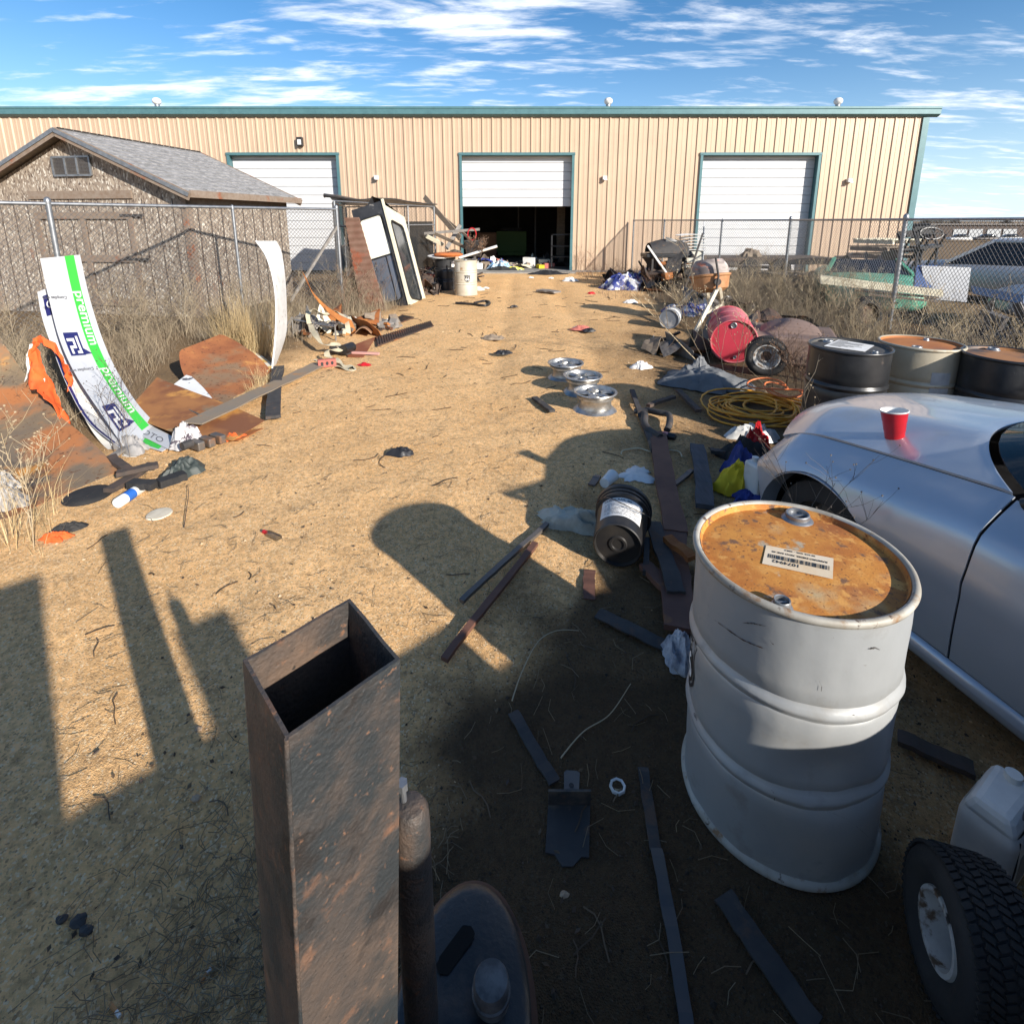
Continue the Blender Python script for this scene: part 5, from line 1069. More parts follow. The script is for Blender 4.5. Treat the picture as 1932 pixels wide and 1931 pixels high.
# tyre helper: turf tyre with white rim; axis along +X of the thing, hub outwards at -X
rimw = mat('rusty_shaded_rim', (.42, .42, .41), (.31, .30, .285), 14, .4, .65, .45, layers=[((.10, .065, .04), 13, .53, .59, .8, 0), ((.02, .018, .016), 11, .62, .66, .8, 0)])  # rusty rim; paint and dirt spots set darker to stand in for deep shade
def turf_tyre(label, loc, rz, R0=.20, r0=.112, wd=.165, lean=0):
    t = thing('small_tyre', label, 'tyre', loc, rz, 'small turf tyres with white rims'); t.rotation_euler = (0, lean, rz)
    Mx = Matrix.Translation((0, 0, R0)) @ Matrix.Rotation(rad(-90), 4, 'Y'); h = wd / 2
    prof = [(r0 - .004, h * .72), (r0 + .006, h * .86), (r0 + .035, h * 1.06), (R0 - .045, h * 1.08), (R0 - .016, h * .96), (R0 - .006, h * .8), (R0 - .002, h * .4), (R0, 0), (R0 - .002, -h * .4), (R0 - .006, -h * .8), (R0 - .016, -h * .96), (R0 - .045, -h * 1.08), (r0 + .035, -h * 1.06), (r0 + .006, -h * .86), (r0 - .004, -h * .72)]
    e = MB(); e.lathe(prof, 56, Mx); ty = e.build('tyre', M['rubber'], t, 50)
    e = MB(); n = 58
    for k in range(n):
        for j, w0 in enumerate((-.78, -.47, -.16, .16, .47, .78)):
            a = 2 * math.pi * (k + .5 * (j % 2)) / n; c = Mx @ V(((R0 + .001) * math.cos(a), (R0 + .001) * math.sin(a), w0 * h)); rt_ = (Matrix.Rotation(rad(-90), 4, 'Y') @ Matrix.Rotation(a, 4, 'Z')).to_3x3() @ Matrix.Rotation(rad(24 if j % 2 else -24), 3, 'X')
            e.box(c - (rt_ @ V((.004 * (abs(w0) > .5), 0, 0))), (.007, 2 * math.pi * R0 / n * .66, h * .27), rt_)
    e.build('tread_blocks', M['rubber'], ty)
    e = MB(); e.lathe([(r0 + .004, h * .80), (r0 + .001, h * .92), (r0 - .008, h * .92), (r0 - .012, h * .78), (r0 * .80, h * .30), (r0 * .74, -h * .1), (r0 * .62, -h * .18), (r0 * .54, h * .05), (r0 * .50, h * .16), (r0 * .42, h * .18), (r0 * .40, h * .0), (.0, -h * .1)], 48, Mx); e.build('rim', rimw, t, 40)
    e = MB(); e.lathe([(.0, h * .06), (r0 * .30, h * .06), (r0 * .38, h * .12), (r0 * .41, h * .02)], 20, Mx); e.build('hub', M['rust_dark'], t, 40)
    return t
g = G(1752, 1752, .168); turf_tyre('black turf tyre with white rim in the bottom right foreground', (g.x + .075, g.y - .02, 0), rad(-15), R0=.168, r0=.080, wd=.16, lean=rad(3))
g = G(1449, 712); turf_tyre('black turf tyre with white rim beside the lying red drum', (g.x, g.y + .10, 0), rad(68), R0=.24, r0=.15)
# brown bin
bn = V((3.72, 7.0, 0)); BN = thing('brown_box', 'large dusty brown moulded box behind the red drum and tyre', 'box', bn, rad(-24))
e = MB(); e.box((0, .2, .19), (1.15, 1.0, .38)); bx_ = e.build('body', mat('dusty_brown_plastic', (.24, .165, .13), (.19, .125, .10), 3, .4, .65, .75), BN, bevel=.04)
e = MB(); e.sheet(lambda u, v: V((-.35 + .75 * u, -.05 + .55 * v, .375 + .17 * max(0, math.sin(math.pi * u)) ** .6 * max(0, math.sin(math.pi * v)) ** .6)), 16, 12); e.build('dome', mat('dusty_brown_dome', (.22, .15, .12), rough=.7), BN, 50)
# cement mixer
cm = V((3.62, 9.75, 0)); CM = thing('cement_mixer', 'old cement mixer with orange lower drum on cream legs', 'cement mixer', cm, 0)
tl = Matrix.Translation((0, 0, .86)) @ Matrix.Rotation(rad(-9), 4, 'X') @ Matrix.Rotation(rad(-5), 4, 'Y')
e = MB(); e.lathe([(0, -.30), (.20, -.29), (.30, -.22), (.335, -.02), (.36, .0), (.365, .03), (.33, .04)], 40, tl); e.build('lower_drum', mat('orange_mixer_paint', (.44, .22, .10), (.34, .15, .06), 6, .4, .65, .6, layers=[((.25, .1, .05), 4, .6, .7, .8, 0)]), CM, 40)
e = MB(); e.lathe([(.33, .035), (.325, .10), (.315, .17), (.24, .29), (.225, .30), (.215, .29), (.29, .16), (.29, -.1), (0, -.2)], 40, tl); e.build('upper_drum', mat('cement_crusted_drum', (.36, .31, .28), (.17, .14, .13), 3, .4, .62, .8, 0, .004, 40, [((.58, .20, .12), 3.4, .58, .66, .8, 0), ((.62, .58, .52), 2.3, .60, .68, .8, 0)], stretch=(1, 1, 3)), CM, 40)
e = MB(); e.tube([(-.02, -.38, .52), (.0, -.40, .9), (-.05, -.33, 1.22)], .02, 8); e.cyl((0, -.40, .80), (0, -.33, .80), .06, n=16); e.build('tilt_handle', M['steel_dark'], CM, 50)
legm = mat('cream_leg_paint', (.66, .60, .48), (.5, .42, .3), 7, .4, .65, .6)
ft = [G(1309, 632) - cm, G(1366, 597) - cm, V((-.55, .62, 0)), V((.35, .75, 0))]
for k, (f_, ap) in enumerate(zip(ft, (V((.0, -.36, .66)), V((.06, -.34, .68)), V((-.06, .3, .66)), V((.06, .3, .66))))):
    e = MB(); e.bar(f_, ap, .055, .055, up=(0, 1, 0)); e.build('leg', legm, CM)
e = MB(); e.bar(ft[0].lerp(V((0, -.36, .66)), .45), ft[1].lerp(V((.06, -.34, .68)), .45), .04, .04); e.build('cross_brace', legm, CM)
e = MB(); e.bar((0, -.36, .64), (0, .32, .64), .06, .06); e.build('cradle', M['rust_dark'], CM)
# small pails, tarps, hose
Mx, ln = lying((1262, 603), (1290, 575), .17); PA = thing('metal_pail', 'grey metal pail lying on its side left of the cement mixer', 'pail', G(1265, 605))
e = MB(); e.lathe([(0, .02), (.155, .02), (.165, 0), (.172, .005), (.172, .38), (.165, .38), (.16, .03)], 32, Mx); e.build('body', mat('grey_blue_pail', (.16, .18, .21), (.4, .4, .4), 4, .5, .62, .45, .3), PA, 40, world=True)
e = MB(); e.lathe([(.1735, .10), (.1735, .22)], 32, Mx); e.build('label_band', M['white'], PA, 40, world=True)
bluet = mat('blue_white_tarp', (.025, .04, .19), (.50, .51, .54), 6, .50, .54, .6, layers=[((.05, .05, .06), 7, .6, .66, .6, 0)])
for p, rx, ry, h, sd_, lb in (((1186, 545), .75, .5, .45, 41, 'crumpled blue and white tarp left of the scrap heap'), ((1222, 537), .55, .4, .5, 42, 'crumpled blue tarp against the scrap heap'), ((1300, 590), .5, .5, .22, 43, 'blue tarp lying under the cement mixer legs')): rag(G(*p), rx, ry, h, 'plastic_tarp', bluet, lb, 'tarp', seed=sd_, rough=1.3)
rag(G(1328, 725), .48, .36, .20, 'grey_tarp', mat('grey_cloth', (.15, .155, .16), (.10, .105, .11), 5, .4, .65, .85), 'grey tarp crumpled on the ground in front of the red drum', 'tarp', rot=-.4, seed=44, rough=1.2)
rag(G(1318, 710), .14, .14, .36, 'grey_bag', mat('grey_bag_cloth', (.17, .175, .18), (.11, .115, .12), 7, .4, .65, .85), 'upright grey lump standing on the crumpled grey tarp', 'bag', seed=46, rough=.5)
e = MB(); e.lathe([(0, .02), (.3, .02), (.34, .035), (.36, .03), (.35, .0)], 36, Matrix.Translation(G(1289, 656))); solo(e, 'rusty_disc', M['rust'], 'flat rusty disc lying in the track left of the red drum', 'disc', smooth=40)
rag(G(1208, 695), .13, .09, .09, 'white_rag', mat('white_cloth', (.66, .65, .63), (.5, .5, .52), 9), 'white crumpled cloth lying right of the alloy wheels', 'cloth', seed=48, rough=1.4)
def coil(c, R0, n, name, m, label, cat, r=.011, seed=1, h=.09):
    R_ = random.Random(seed); pts = []; N_ = n * 22; c = V(c); ox = oy = 0
    for i in range(N_ + 1):
        a = 2 * math.pi * i / 22
        if i % 22 == 0: tx, ty, tr, te, tz = R_.uniform(-.2, .2), R_.uniform(-.14, .14), R_.uniform(.5, 1.1), R_.uniform(.6, 1.1), R_.uniform(.012, h)
        if i == 0: sx, sy, sr, se, sz = tx, ty, tr, te, tz
        k = .12; sx += (tx - sx) * k; sy += (ty - sy) * k; sr += (tr - sr) * k; se += (te - se) * k; sz += (tz - sz) * k
        pts.append(c + V((sx + R0 * sr * math.cos(a), sy + R0 * sr * se * math.sin(a), max(.012, sz + .02 * math.sin(a * 1.7)))))
    e = MB(); e.tube(pts, r, 7); return solo(e, name, m, label, cat, smooth=60)
coil(G(1435, 779), .42, 12, 'garden_hose', mat('yellow_hose', (.82, .36, .03), (.70, .28, .02), 12, .4, .6, .5), 'tangled coil of yellow hose beside the black drum', 'hose', .0095, 3, .075)
coil(G(1446, 757) + V((0, .05, .05)), .20, 3, 'orange_cable', mat('orange_cable', (.65, .18, .06), rough=.5), 'small coil of orange cord lying on the yellow hose', 'cord', .009, 5, .12)
# junk heap near the warehouse wall
gq = G(1255, 545); BBQ = thing('barbecue_grill', 'black rusty barbecue grill heaped with scrap near the warehouse', 'grill', gq)
for x, y in ((-.45, -.2), (.45, -.2), (-.45, .3), (.45, .3)): e = MB(); e.bar((x, y, 0), (x, y, .9), .05, .05); e.build('leg', M['steel_dark'], BBQ)
e = MB(); e.box((0, .05, .92), (1.3, .7, .10)); e.build('tray', M['black'], BBQ, bevel=.02)
e = MB(); e.sheet(lambda u, v: V((-.5 + 1.0 * u, .1 + .4 * math.cos(math.pi * v), .98 + .38 * math.sin(math.pi * v) * (.7 + .3 * math.sin(3 * u)))), 10, 12, .01); e.build('hood', M['steel_dark'], BBQ, 50)
e = MB(); e.sheet(lambda u, v: V((-.1 + .75 * u, -.2 + .1 * v, 1.0 + .42 * v * (1 - u * .85) + .05 * math.sin(5 * u))), 12, 6, .01); e.build('fender_scrap', M['black'], BBQ, 50)
e = MB(); e.box((0, .1, .45), (.9, .5, .1)); e.build('shelf', M['rust_dark'], BBQ)
q = G(1268, 546); heap((q.x, q.y, 0), 1.0, .7, .85, 75, 'dark heap of rusty scrap under the barbecue grill', 'heap', [M['black'], M['steel_dark'], M['rust_dark'], M['wood_dark'], M['rust']], 51)
ap = G(1305, 552); AP = thing('appliance_cabinet', 'beige metal cabinet standing behind the dark scrap heap', 'cabinet', (5.1, 15.6, 0), rad(15))
e = MB(); e.box((0, 0, .50), (.62, .6, 1.0)); e.build('body', mat('beige_enamel', (.45, .43, .36), (.36, .34, .29), 5), AP, bevel=.02); e = MB(); e.box((0, -.308, .55), (.54, .02, .8)); e.build('door', mat('beige_enamel_door', (.42, .40, .34)), AP, bevel=.006)
for k in range(6):
    e = MB(); z = 1.02 + .085 * k
    e.sheet(lambda u, v: V((5.13 - .32 + .68 * u + .05 * math.sin(k * 2.1), 15.3 + .5 * v, z + .03 * math.sin(u * math.pi) + .012 * math.sin(v * 20))), 8, 14, .01)
    solo(e, 'louvre_panel', M['white'], 'white corrugated panel, %s of the stack on the beige cabinet' % ('lowest', 'second from below', 'third from below', 'third from the top', 'second from the top', 'topmost')[k], 'panel', 'white panels stacked on the beige cabinet', smooth=50)
for p, q, Y0, Y1, w_, m_, lb in (((1222, 464), (1262, 522), 14.6, 14.2, .05, 'white', 'white pole leaning on the barbecue grill'), ((1326, 441), (1285, 565), 15, 13.2, .04, 'steel_dark', 'long black bar leaning beside the stacked white panels'), ((1328, 418), (1326, 520), 16.2, 16.0, .03, 'galv', 'thin steel post standing behind the white panels')):
    e = MB(); e.bar(D(*p, Y0), D(*q, Y1), w_, w_, up=(0, 1, 0)); solo(e, 'pole', M[m_], lb, 'pole')
# flat trailer and boards behind the right fence
tq = V((8.2, 18.2, 0)); TR = thing('flat_trailer', 'long dark flat trailer parked in front of the right roller door', 'trailer', tq)
e = MB(); e.box((0, 0, .62), (4.6, 1.6, .10)); e.build('deck', M['wood_dark'], TR); e = MB(); e.bar((-2.3, -.75, .52), (2.3, -.75, .52), .06, .12); e.build('frame_rail', M['steel_dark'], TR)
for x in (-.5, .5): e = MB(); e.cyl((x, -.9, .33), (x, -.7, .33), .33, n=24); e.build('wheel', M['rubber'], TR, 40)
rag(V((8.0, 18.0, .68)), .35, .3, .35, 'wood_log', M['wood'], 'brown wood chunk lying on the flat trailer', 'log', seed=61)
for k, (p, q, wd, lb) in enumerate((((1372, 505), (1462, 512), .5, 'dark flat board stack left of the right fence corner post'), ((1480, 500), (1560, 525), .3, 'grey board lying in grass behind the right fence'), ((1430, 492), (1500, 500), .3, 'long grey board behind the right fence near the trailer'))):
    plank((*D(*p, 16.0)[:2], .45) if k == 0 else (*D(*p, 15.5)[:2], .3), (*D(*q, 15.4)[:2], .45) if k == 0 else (*D(*q, 14.5)[:2], .3), wd, .06, 'wood_board', M['wood_grey'] if k else M['steel_dark'], lb, 'board')
# ------------------------------------------------------------------ cars behind the right fence
def loft(e, st, n=20, close=True):       # stations: (s, half width, z0, z1, power)
    o = len(e.v)
    for s, hw, z0, z1, pw in st:
        for k in range(n):
            a = 2 * math.pi * k / n; c, sn = math.cos(a), math.sin(a); x = hw * abs(c) ** (2 / pw) * (1 if c > 0 else -1); z = (z0 + z1) / 2 + (z1 - z0) / 2 * abs(sn) ** (2 / pw) * (1 if sn > 0 else -1); e.v.append(V((x, s, z)))
    for i in range(len(st) - 1):
        for k in range(n): e.f.append([o + i * n + k, o + i * n + (k + 1) % n, o + (i + 1) * n + (k + 1) % n, o + (i + 1) * n + k]); e.m.append(e.cur)
    e.f.append([o + k for k in range(n)]); e.m.append(e.cur); e.f.append([o + (len(st) - 1) * n + k for k in range(n)][::-1]); e.m.append(e.cur)
def car(name, label, pm, loc, rz, Lh=2.25, hood=.86, deck=.95, roof=1.40, cabin=(-1.75, .75), lights=True, sink=0, wheels=True):
    t = thing(name, label, 'car', (loc[0], loc[1], -sink), rz)
    e = MB(); loft(e, [(-Lh, .62, .40, deck - .12, 3), (-Lh + .08, .78, .30, deck - .04, 4), (-Lh + .6, .88, .24, deck, 4.5), (-1.0, .90, .22, .95, 5), (.4, .90, .22, .93, 5), (1.0, .89, .22, hood + .04, 4.5), (Lh - .35, .86, .24, hood - .06, 4), (Lh - .06, .74, .30, hood - .16, 3.5), (Lh, .55, .36, hood - .22, 3)], 36); e.build('body', pm, t, 50)
    a, b = cabin
    e = MB(); loft(e, [(a + .75, .62, roof - .10, roof - .005, 3.5), (a + 1.0, .64, roof - .12, roof + .015, 4), (b - .9, .64, roof - .12, roof + .01, 4), (b - .7, .62, roof - .10, roof - .02, 3.5)], 24); e.build('roof', pm, t, 50)
    zb = .90
    def pil(x0, s0, x1, s1):
        for sg in (-1, 1): e.bar((sg * x0, s0, zb), (sg * x1, s1, roof - .05), .07, .06)
    for sg in (-1, 1): e = MB(); e.bar((sg * .80, b, zb), (sg * .61, b - .75, roof - .05), .07, .06); e.build('windscreen_pillar', pm, t)
    e = MB()
    for sg in (-1, 1): e.add([(sg * .82, a + .25, zb), (sg * .80, a - .15, zb + .02), (sg * .62, a + .72, roof - .03), (sg * .63, a + 1.05, roof - .03)], [(0, 1, 2, 3)] if sg > 0 else [(3, 2, 1, 0)])
    e.build('rear_pillar', pm, t)
    gl = M['glass_dark']
    e = MB(); e.add([(-.78, b, zb), (.78, b, zb), (.58, b - .74, roof - .06), (-.58, b - .74, roof - .06)], [(0, 1, 2, 3)]); e.build('windscreen', gl, t)
    e = MB(); e.add([(-.74, a - .1, zb + .03), (.74, a - .1, zb + .03), (.56, a + .76, roof - .04), (-.56, a + .76, roof - .04)], [(3, 2, 1, 0)]); e.build('rear_window', mat('pale_rear_glass', (.26, .28, .29), rough=.15) if name == 'silver_sedan' else gl, t)
    for sg in (-1, 1): e = MB(); e.add([(sg * .805, a + .3, zb), (sg * .81, b - .05, zb), (sg * .615, b - .75, roof - .06), (sg * .63, a + 1.08, roof - .06)], [(0, 1, 2, 3)] if sg > 0 else [(3, 2, 1, 0)]); e.build('side_window', gl, t)
    if lights:
        for sg in (-1, 1): e = MB(); e.box((sg * .58, -Lh + .03, deck - .20), (.34, .10, .14)); e.build('tail_light', mat('red_lens', (.28, .01, .01), rough=.2), t, bevel=.02)
    if wheels:
        for s in (-1.35, 1.38):
            for sg in (-1, 1):
                Mw = Matrix.Translation((sg * .80, s, .32)) @ Matrix.Rotation(rad(90), 4, 'Y'); e = MB(); e.lathe([(.2, -.11), (.30, -.11), (.32, -.05), (.32, .05), (.30, .11), (.2, .11)], 28, Mw); w_ = e.build('tyre', M['rubber'], t, 40)
                e = MB(); e.lathe([(.2, -.1), (.18, 0), (.2, .1)], 24, Mw); e.cyl((sg * .86, s, .32), (sg * .84, s, .32), .17, n=20); e.build('rim', M['steel_grey'], w_, 40)
    return t
car('silver_sedan', 'dusty silver sedan parked beyond the fence at the right edge', mat('dusty_silver_paint', (.42, .44, .48), (.36, .38, .42), 2, .4, .6, .4, .5), (11.3, 12.6), rad(42), roof=1.45)
car('grey_car', 'blue grey car with damaged panels at the right edge behind the fence', mat('blue_grey_paint', (.30, .34, .40), (.24, .28, .34), 2, .4, .6, .38, .4), (10.5, 8.2), rad(62), roof=1.25, hood=.8, deck=.86)
gp_ = mat('faded_green_paint', (.05, .26, .16), (.16, .42, .30), 3, .4, .65, .5, 0, 0, 40, [((.15, .07, .04), 4, .62, .7, .8, 0)])
GC = car('green_wreck', 'wrecked green car without roof piled with boards behind the fence', gp_, (8.15, 12.4), rad(155), Lh=2.2, roof=1.22, hood=.86, deck=.86, sink=.18, lights=False)
for c_ in list(GC.children):
    if c_.name.split('.')[0] in ('roof', 'rear_pillar', 'rear_window', 'side_window'): bpy.data.objects.remove(c_)
def slab(pts, Ys, th, name, m, label, cat, bevel=.004):
    q = [D(x, y, Y) for (x, y), Y in zip(pts, Ys)]; e = MB(); e.sheet(lambda u, v: q[0].lerp(q[1], u).lerp(q[3].lerp(q[2], u), v), 4, 4, th); return solo(e, name, m, label, cat)
slab(((1547, 519), (1777, 547), (1777, 560), (1547, 535)), (10.0, 9.5, 9.5, 10.0), .04, 'painted_board', M['cream'], 'long cream board lying across the green wreck', 'board')
for k, (a, b) in enumerate((((1604, 541), (1768, 556)), ((1612, 548), (1770, 562)), ((1640, 556), (1776, 570)))):
    e = MB(); e.bar(D(*a, 10.3 - .25 * k), D(*b, 9.8 - .25 * k), .14, .03); solo(e, 'wood_board', M['wood'], ('weathered board uppermost on the green hood behind the fence', 'weathered board in the middle on the green hood', 'weathered board lowest on the green hood behind the fence')[k], 'board')
slab(((1737, 503), (1830, 507), (1822, 572), (1745, 565)), (9.9, 9.6, 9.4, 9.7), .06, 'loose_door', mat('dirty_white_panel', (.62, .62, .62), (.5, .5, .5), 2), 'dirty white car door standing beside the green wreck', 'car door')
slab(((1727, 503), (1765, 503), (1758, 545), (1722, 543)), (9.95, 9.9, 9.7, 9.75), .05, 'blue_sheet', mat('blue_panel_paint', (.02, .06, .18), rough=.4), 'dark blue panel leaning on the white car door', 'panel')
slab(((1836, 541), (1935, 560), (1935, 578), (1840, 556)), (8.6, 7.8, 7.7, 8.5), .05, 'car_hood', mat('blue_grey_hood', (.22, .27, .36), rough=.35, metal=.4), 'loose blue grey car hood propped beside the white door', 'car hood')
# pile of pallets and frames behind the green wreck
for k in range(6):
    q = D(1655, 478, 15.6); t = thing('wood_pallet', 'pallet %s the pile behind the green wreck' % ('at the bottom of', 'second from the bottom of', 'third from the bottom of', 'third from the top of', 'second from the top of', 'on top of')[k], 'pallet', (q.x + .08 * k, q.y + .05 * k, .15 + .21 * k), rad(6 + 4 * k), 'pallets piled behind the green wreck')
    mm = M['wood_dark'] if k < 3 else M['cream'] if k == 5 else M['wood']
    for j in range(6): e = MB(); e.box((0, -.5 + .2 * j, .13), (1.5, .12, .022)); e.build('deck_board', mm, t)
    for j in (-.65, 0, .65): e = MB(); e.box((j, 0, .06), (.09, 1.1, .10)); e.build('stringer', mm, t)
q = D(1612, 500, 14.2); heap((q.x, q.y, 0), .95, .6, 1.0, 60, 'dark scrap heap left of the pallets behind the fence', 'heap', [M['black'], M['steel_dark'], M['wood_dark'], M['rust_dark']], 63)
q = D(1700, 500, 14.0); heap((q.x, q.y, 0), .8, .5, 1.1, 45, 'scrap heap right of the pallets behind the fence', 'heap', [M['black'], M['steel_dark'], M['wood'], M['steel_grey']], 64)
q = D(1880, 585, 7.6); heap((q.x, q.y, 0), .9, .5, .5, 40, 'dark scrap at the right edge behind the black drum', 'heap', [M['black'], M['steel_dark'], M['rubber'], M['steel_grey']], 65)
q = D(1635, 497, 14.0); e = MB(); e.sheet(lambda u, v: q + V((.34 * math.cos(2 * math.pi * u) * (.8 + .2 * v), .22 * math.sin(2 * math.pi * u) * (.8 + .2 * v), -.2 + .24 * v)), 20, 3, .01); solo(e, 'blue_basin', mat('blue_plastic', (.03, .14, .32), rough=.4), 'blue plastic basin on the scrap behind the green wreck', 'basin', smooth=50)
# black chair frames and a steering wheel on top
for k, (x, y, Y, lb) in enumerate(((1722, 475, 12.6, 'black folding frame standing behind the fence post'), (1752, 468, 12.2, 'black chair frame with grey bars beyond the fence post'))):
    q = D(x, y, Y); e = MB()
    for s in (-.22, .22): e.tube([q + V((s, 0, -.55)), q + V((s + .06, .1, .0)), q + V((s - .05, .2, .42))], .028, 6); e.tube([q + V((s, .35, -.55)), q + V((s, -.15, .3))], .024, 6)
    e.bar(q + V((-.25, .1, .0)), q + V((.27, .1, .05)), .35, .06); e.bar(q + V((-.25, .2, .38)), q + V((.22, .2, .42)), .05, .16); solo(e, 'chair_frame', M['black'], lb, 'chair', smooth=50)
q = D(1757, 441, 12.3); e = MB(); e.tube([q + V((.26 * math.cos(a), .05 * math.sin(a), .13 * math.sin(a))) for a in [2 * math.pi * k / 28 for k in range(29)]], .02, 6); e.bar(q + V((-.25, 0, 0)), q + V((.25, 0, 0)), .05, .03); e.tube([q, q + V((-.1, .1, -.5))], .025, 6); solo(e, 'steering_wheel', M['black'], 'black steering wheel sticking up above the chair frames', 'steering wheel', smooth=60)
# old wheel in the weeds below the wreck
q = D(1632, 597, 9.0); e = MB(); Mx = Matrix.Translation((q.x, q.y, .3)) @ Matrix.Rotation(rad(84), 4, 'X') @ Matrix.Rotation(rad(10), 4, 'Y'); t = thing('old_wheel', 'rusty wheel with tyre standing in weeds below the green wreck', 'wheel', (q.x, q.y, 0))
e.lathe([(.18, -.09), (.27, -.09), (.30, 0), (.27, .09), (.18, .09)], 28, Mx); e.build('tyre', M['rubber'], t, 40, world=True); e = MB(); e.lathe([(.18, -.08), (.16, 0), (.18, .08)], 28, Mx); e.lathe([(0, .02), (.07, .03), (.16, .0)], 28, Mx); e.build('rim', M['rust_dark'], t, 40, world=True)
# ------------------------------------------------------------------ far background
p0 = D(1800, 425, 120); FB = thing('distant_building', 'long dark low building with white doors far beyond the field', 'building', (p0.x, p0.y, -2.2))
e = MB(); e.box((18, 4, 1.6), (46, 8, 3.2)); e.build('wall', M['wood_dark'], FB); e = MB(); e.box((18, 4, 3.3), (47, 9, .25)); e.build('roof', M['steel_grey'], FB)
for x in (1.5, 5, 9, 12.5, 19, 23, 26.5, 33): e = MB(); e.box((x, -.05, 1.3), (3.0, .2, 1.9)); e.build('door', M['galv'], FB)
for x, y, lb, m_ in ((1812, 437, 'white vehicle parked left of the distant dark building', 'white'), (1862, 439, 'small grey car in front of the distant building', 'steel_grey'), (1906, 438, 'pale van in front of the distant building at right', 'white')):
    q = D(x, y, 105); t = thing('parked_car', lb, 'car', (q.x, q.y, -2.2)); e = MB(); loft(e, [(-2, .6, .5, .8, 3), (-1.8, .85, .35, 1.0, 4), (1.8, .85, .35, .95, 4), (2, .6, .5, .8, 3)], 16); e.build('body', M[m_], t, 50); e = MB(); loft(e, [(-1.4, .6, .9, 1.2, 3), (-.9, .7, .9, 1.55, 4), (.5, .7, .9, 1.5, 4), (1.1, .6, .9, 1.1, 3)], 16); e.build('cabin', M['glass_dark'], t, 50); t.rotation_euler = (0, 0, rad(80))
# ------------------------------------------------------------------ scrap lying along the right of the track
plk = [((1240, 826), (1274, 1020), .135, .03, 'channel_beam', 'rust_dark2', 'brown steel channel lying behind the black bucket', 'steel beam', .0),
 ((1268, 1010), (1284, 1206), .15, .03, 'channel_beam', 'rust_dark2', 'brown steel plank lying left of the silver drum', 'steel beam', .0),
 ((1232, 995), (1276, 1128), .085, .018, 'angle_bar', 'steel_dark', 'blue grey angle bar lying across the brown channel', 'steel bar', .05),
 ((1192, 745), (1234, 862), .05, .03, 'angle_bar', 'steel_dark', 'thin dark bar running past the exhaust pipe to the can', 'steel bar', .0),
 ((1314, 853), (1328, 972), .11, .035, 'wood_board', 'wood_grey2', 'dark grey timber lying between the channel and the car', 'board', .0),
 ((1216, 1082), (1300, 1172), .07, .03, 'steel_strip', 'rust_dark2', 'rusty strip running under the brown steel plank', 'steel bar', .0),
 ((1258, 1030), (1305, 1068), .06, .03, 'steel_strip', 'rust', 'short orange rusty strip lying against the silver drum', 'steel bar', .055),
 ((1112, 1080), (1112, 1134), .06, .006, 'steel_strip', 'rust_dark2', 'small rusty plate lying below the black bucket', 'steel plate', .0),
 ((1127, 1163), (1268, 1228), .07, .008, 'steel_strip', 'steel_dark', 'dark flat bar lying in the oily soil left of the silver drum', 'steel bar', .0),
 ((871, 1146), (1032, 997), .03, .02, 'steel_strip', 'steel_grey', 'thin grey bar lying along the drum shadow', 'steel bar', .0),
 ((839, 1257), (1010, 1036), .035, .02, 'steel_strip', 'rust_dark2', 'thin rusty bar lying below the thin grey bar', 'steel bar', .0),
 ((1279, 745), (1318, 784), .06, .03, 'wood_board', 'wood_dark', 'dark stick lying between alloy wheels and yellow hose', 'board', .0),
 ((1222, 774), (1271, 757), .05, .03, 'wood_board', 'wood_dark', 'short dark stick beside the exhaust pipe', 'board', .0),
 ((1008, 757), (1042, 783), .06, .025, 'wood_board', 'steel_dark', 'short black stick on the gravel below the alloy wheels', 'board', .0),
 ((1340, 861), (1388, 866), .06, .03, 'steel_strip', 'steel_dark', 'short dark bar lying in front of the car nose', 'steel bar', .0),
 ((1212, 1455), (1237, 1612), .035, .006, 'steel_strip', 'steel_dark', 'dark flat strap lying left of the silver drum base', 'steel bar', .0),
 ((1237, 1608), (1296, 1945), .034, .006, 'steel_strip', 'steel_grey2', 'long grey strap continuing to the bottom edge', 'steel bar', .004),
 ((1363, 1697), (1536, 1945), .06, .007, 'steel_strip', 'steel_dark', 'dark bar lying in the bottom foreground below the silver drum', 'steel bar', .0),
 ((1692, 1405), (1834, 1468), .06, .02, 'wood_board', 'wood_dark', 'dark board lying between the silver drum and the jug', 'board', .0),
 ((968, 1350), (1046, 1484), .042, .008, 'steel_strip', 'steel_dark', 'dark rounded bar lying by the notched black plate', 'steel bar', .0),
 ((1116, 920), (1128, 902), .05, .012, 'steel_strip', 'steel_grey', 'grey metal scrap lying left of the white paper', 'steel plate', .0),
 ((1272, 922), (1306, 895), .035, .02, 'steel_strip', 'steel_grey', 'thin bar crossing between channel and grey timber', 'steel bar', .0),
 ((1018, 552), (1052, 556), .28, .04, 'wood_board', 'wood_grey', 'small grey board lying far down the track', 'board', .0)]
M['rust_dark2'] = mat('brown_rusty_steel', (.11, .05, .035), (.16, .075, .05), 5, .4, .65, .7, .1, .001, 60, [((.25, .11, .04), 4, .62, .7, .8, 0)]); M['wood_grey2'] = mat('dark_grey_timber', (.075, .08, .09), (.05, .053, .06), 6, .4, .65, .8, stretch=(6, 1, 1)); M['steel_grey2'] = mat('dusty_steel_strap', (.07, .07, .075), (.10, .09, .08), 6, .4, .65, .6, .2)
for p, q, wd, th, nm, m_, lb, ct_, z in plk: plank(p, q, wd, th, nm, M[m_], lb, ct_, z=z)
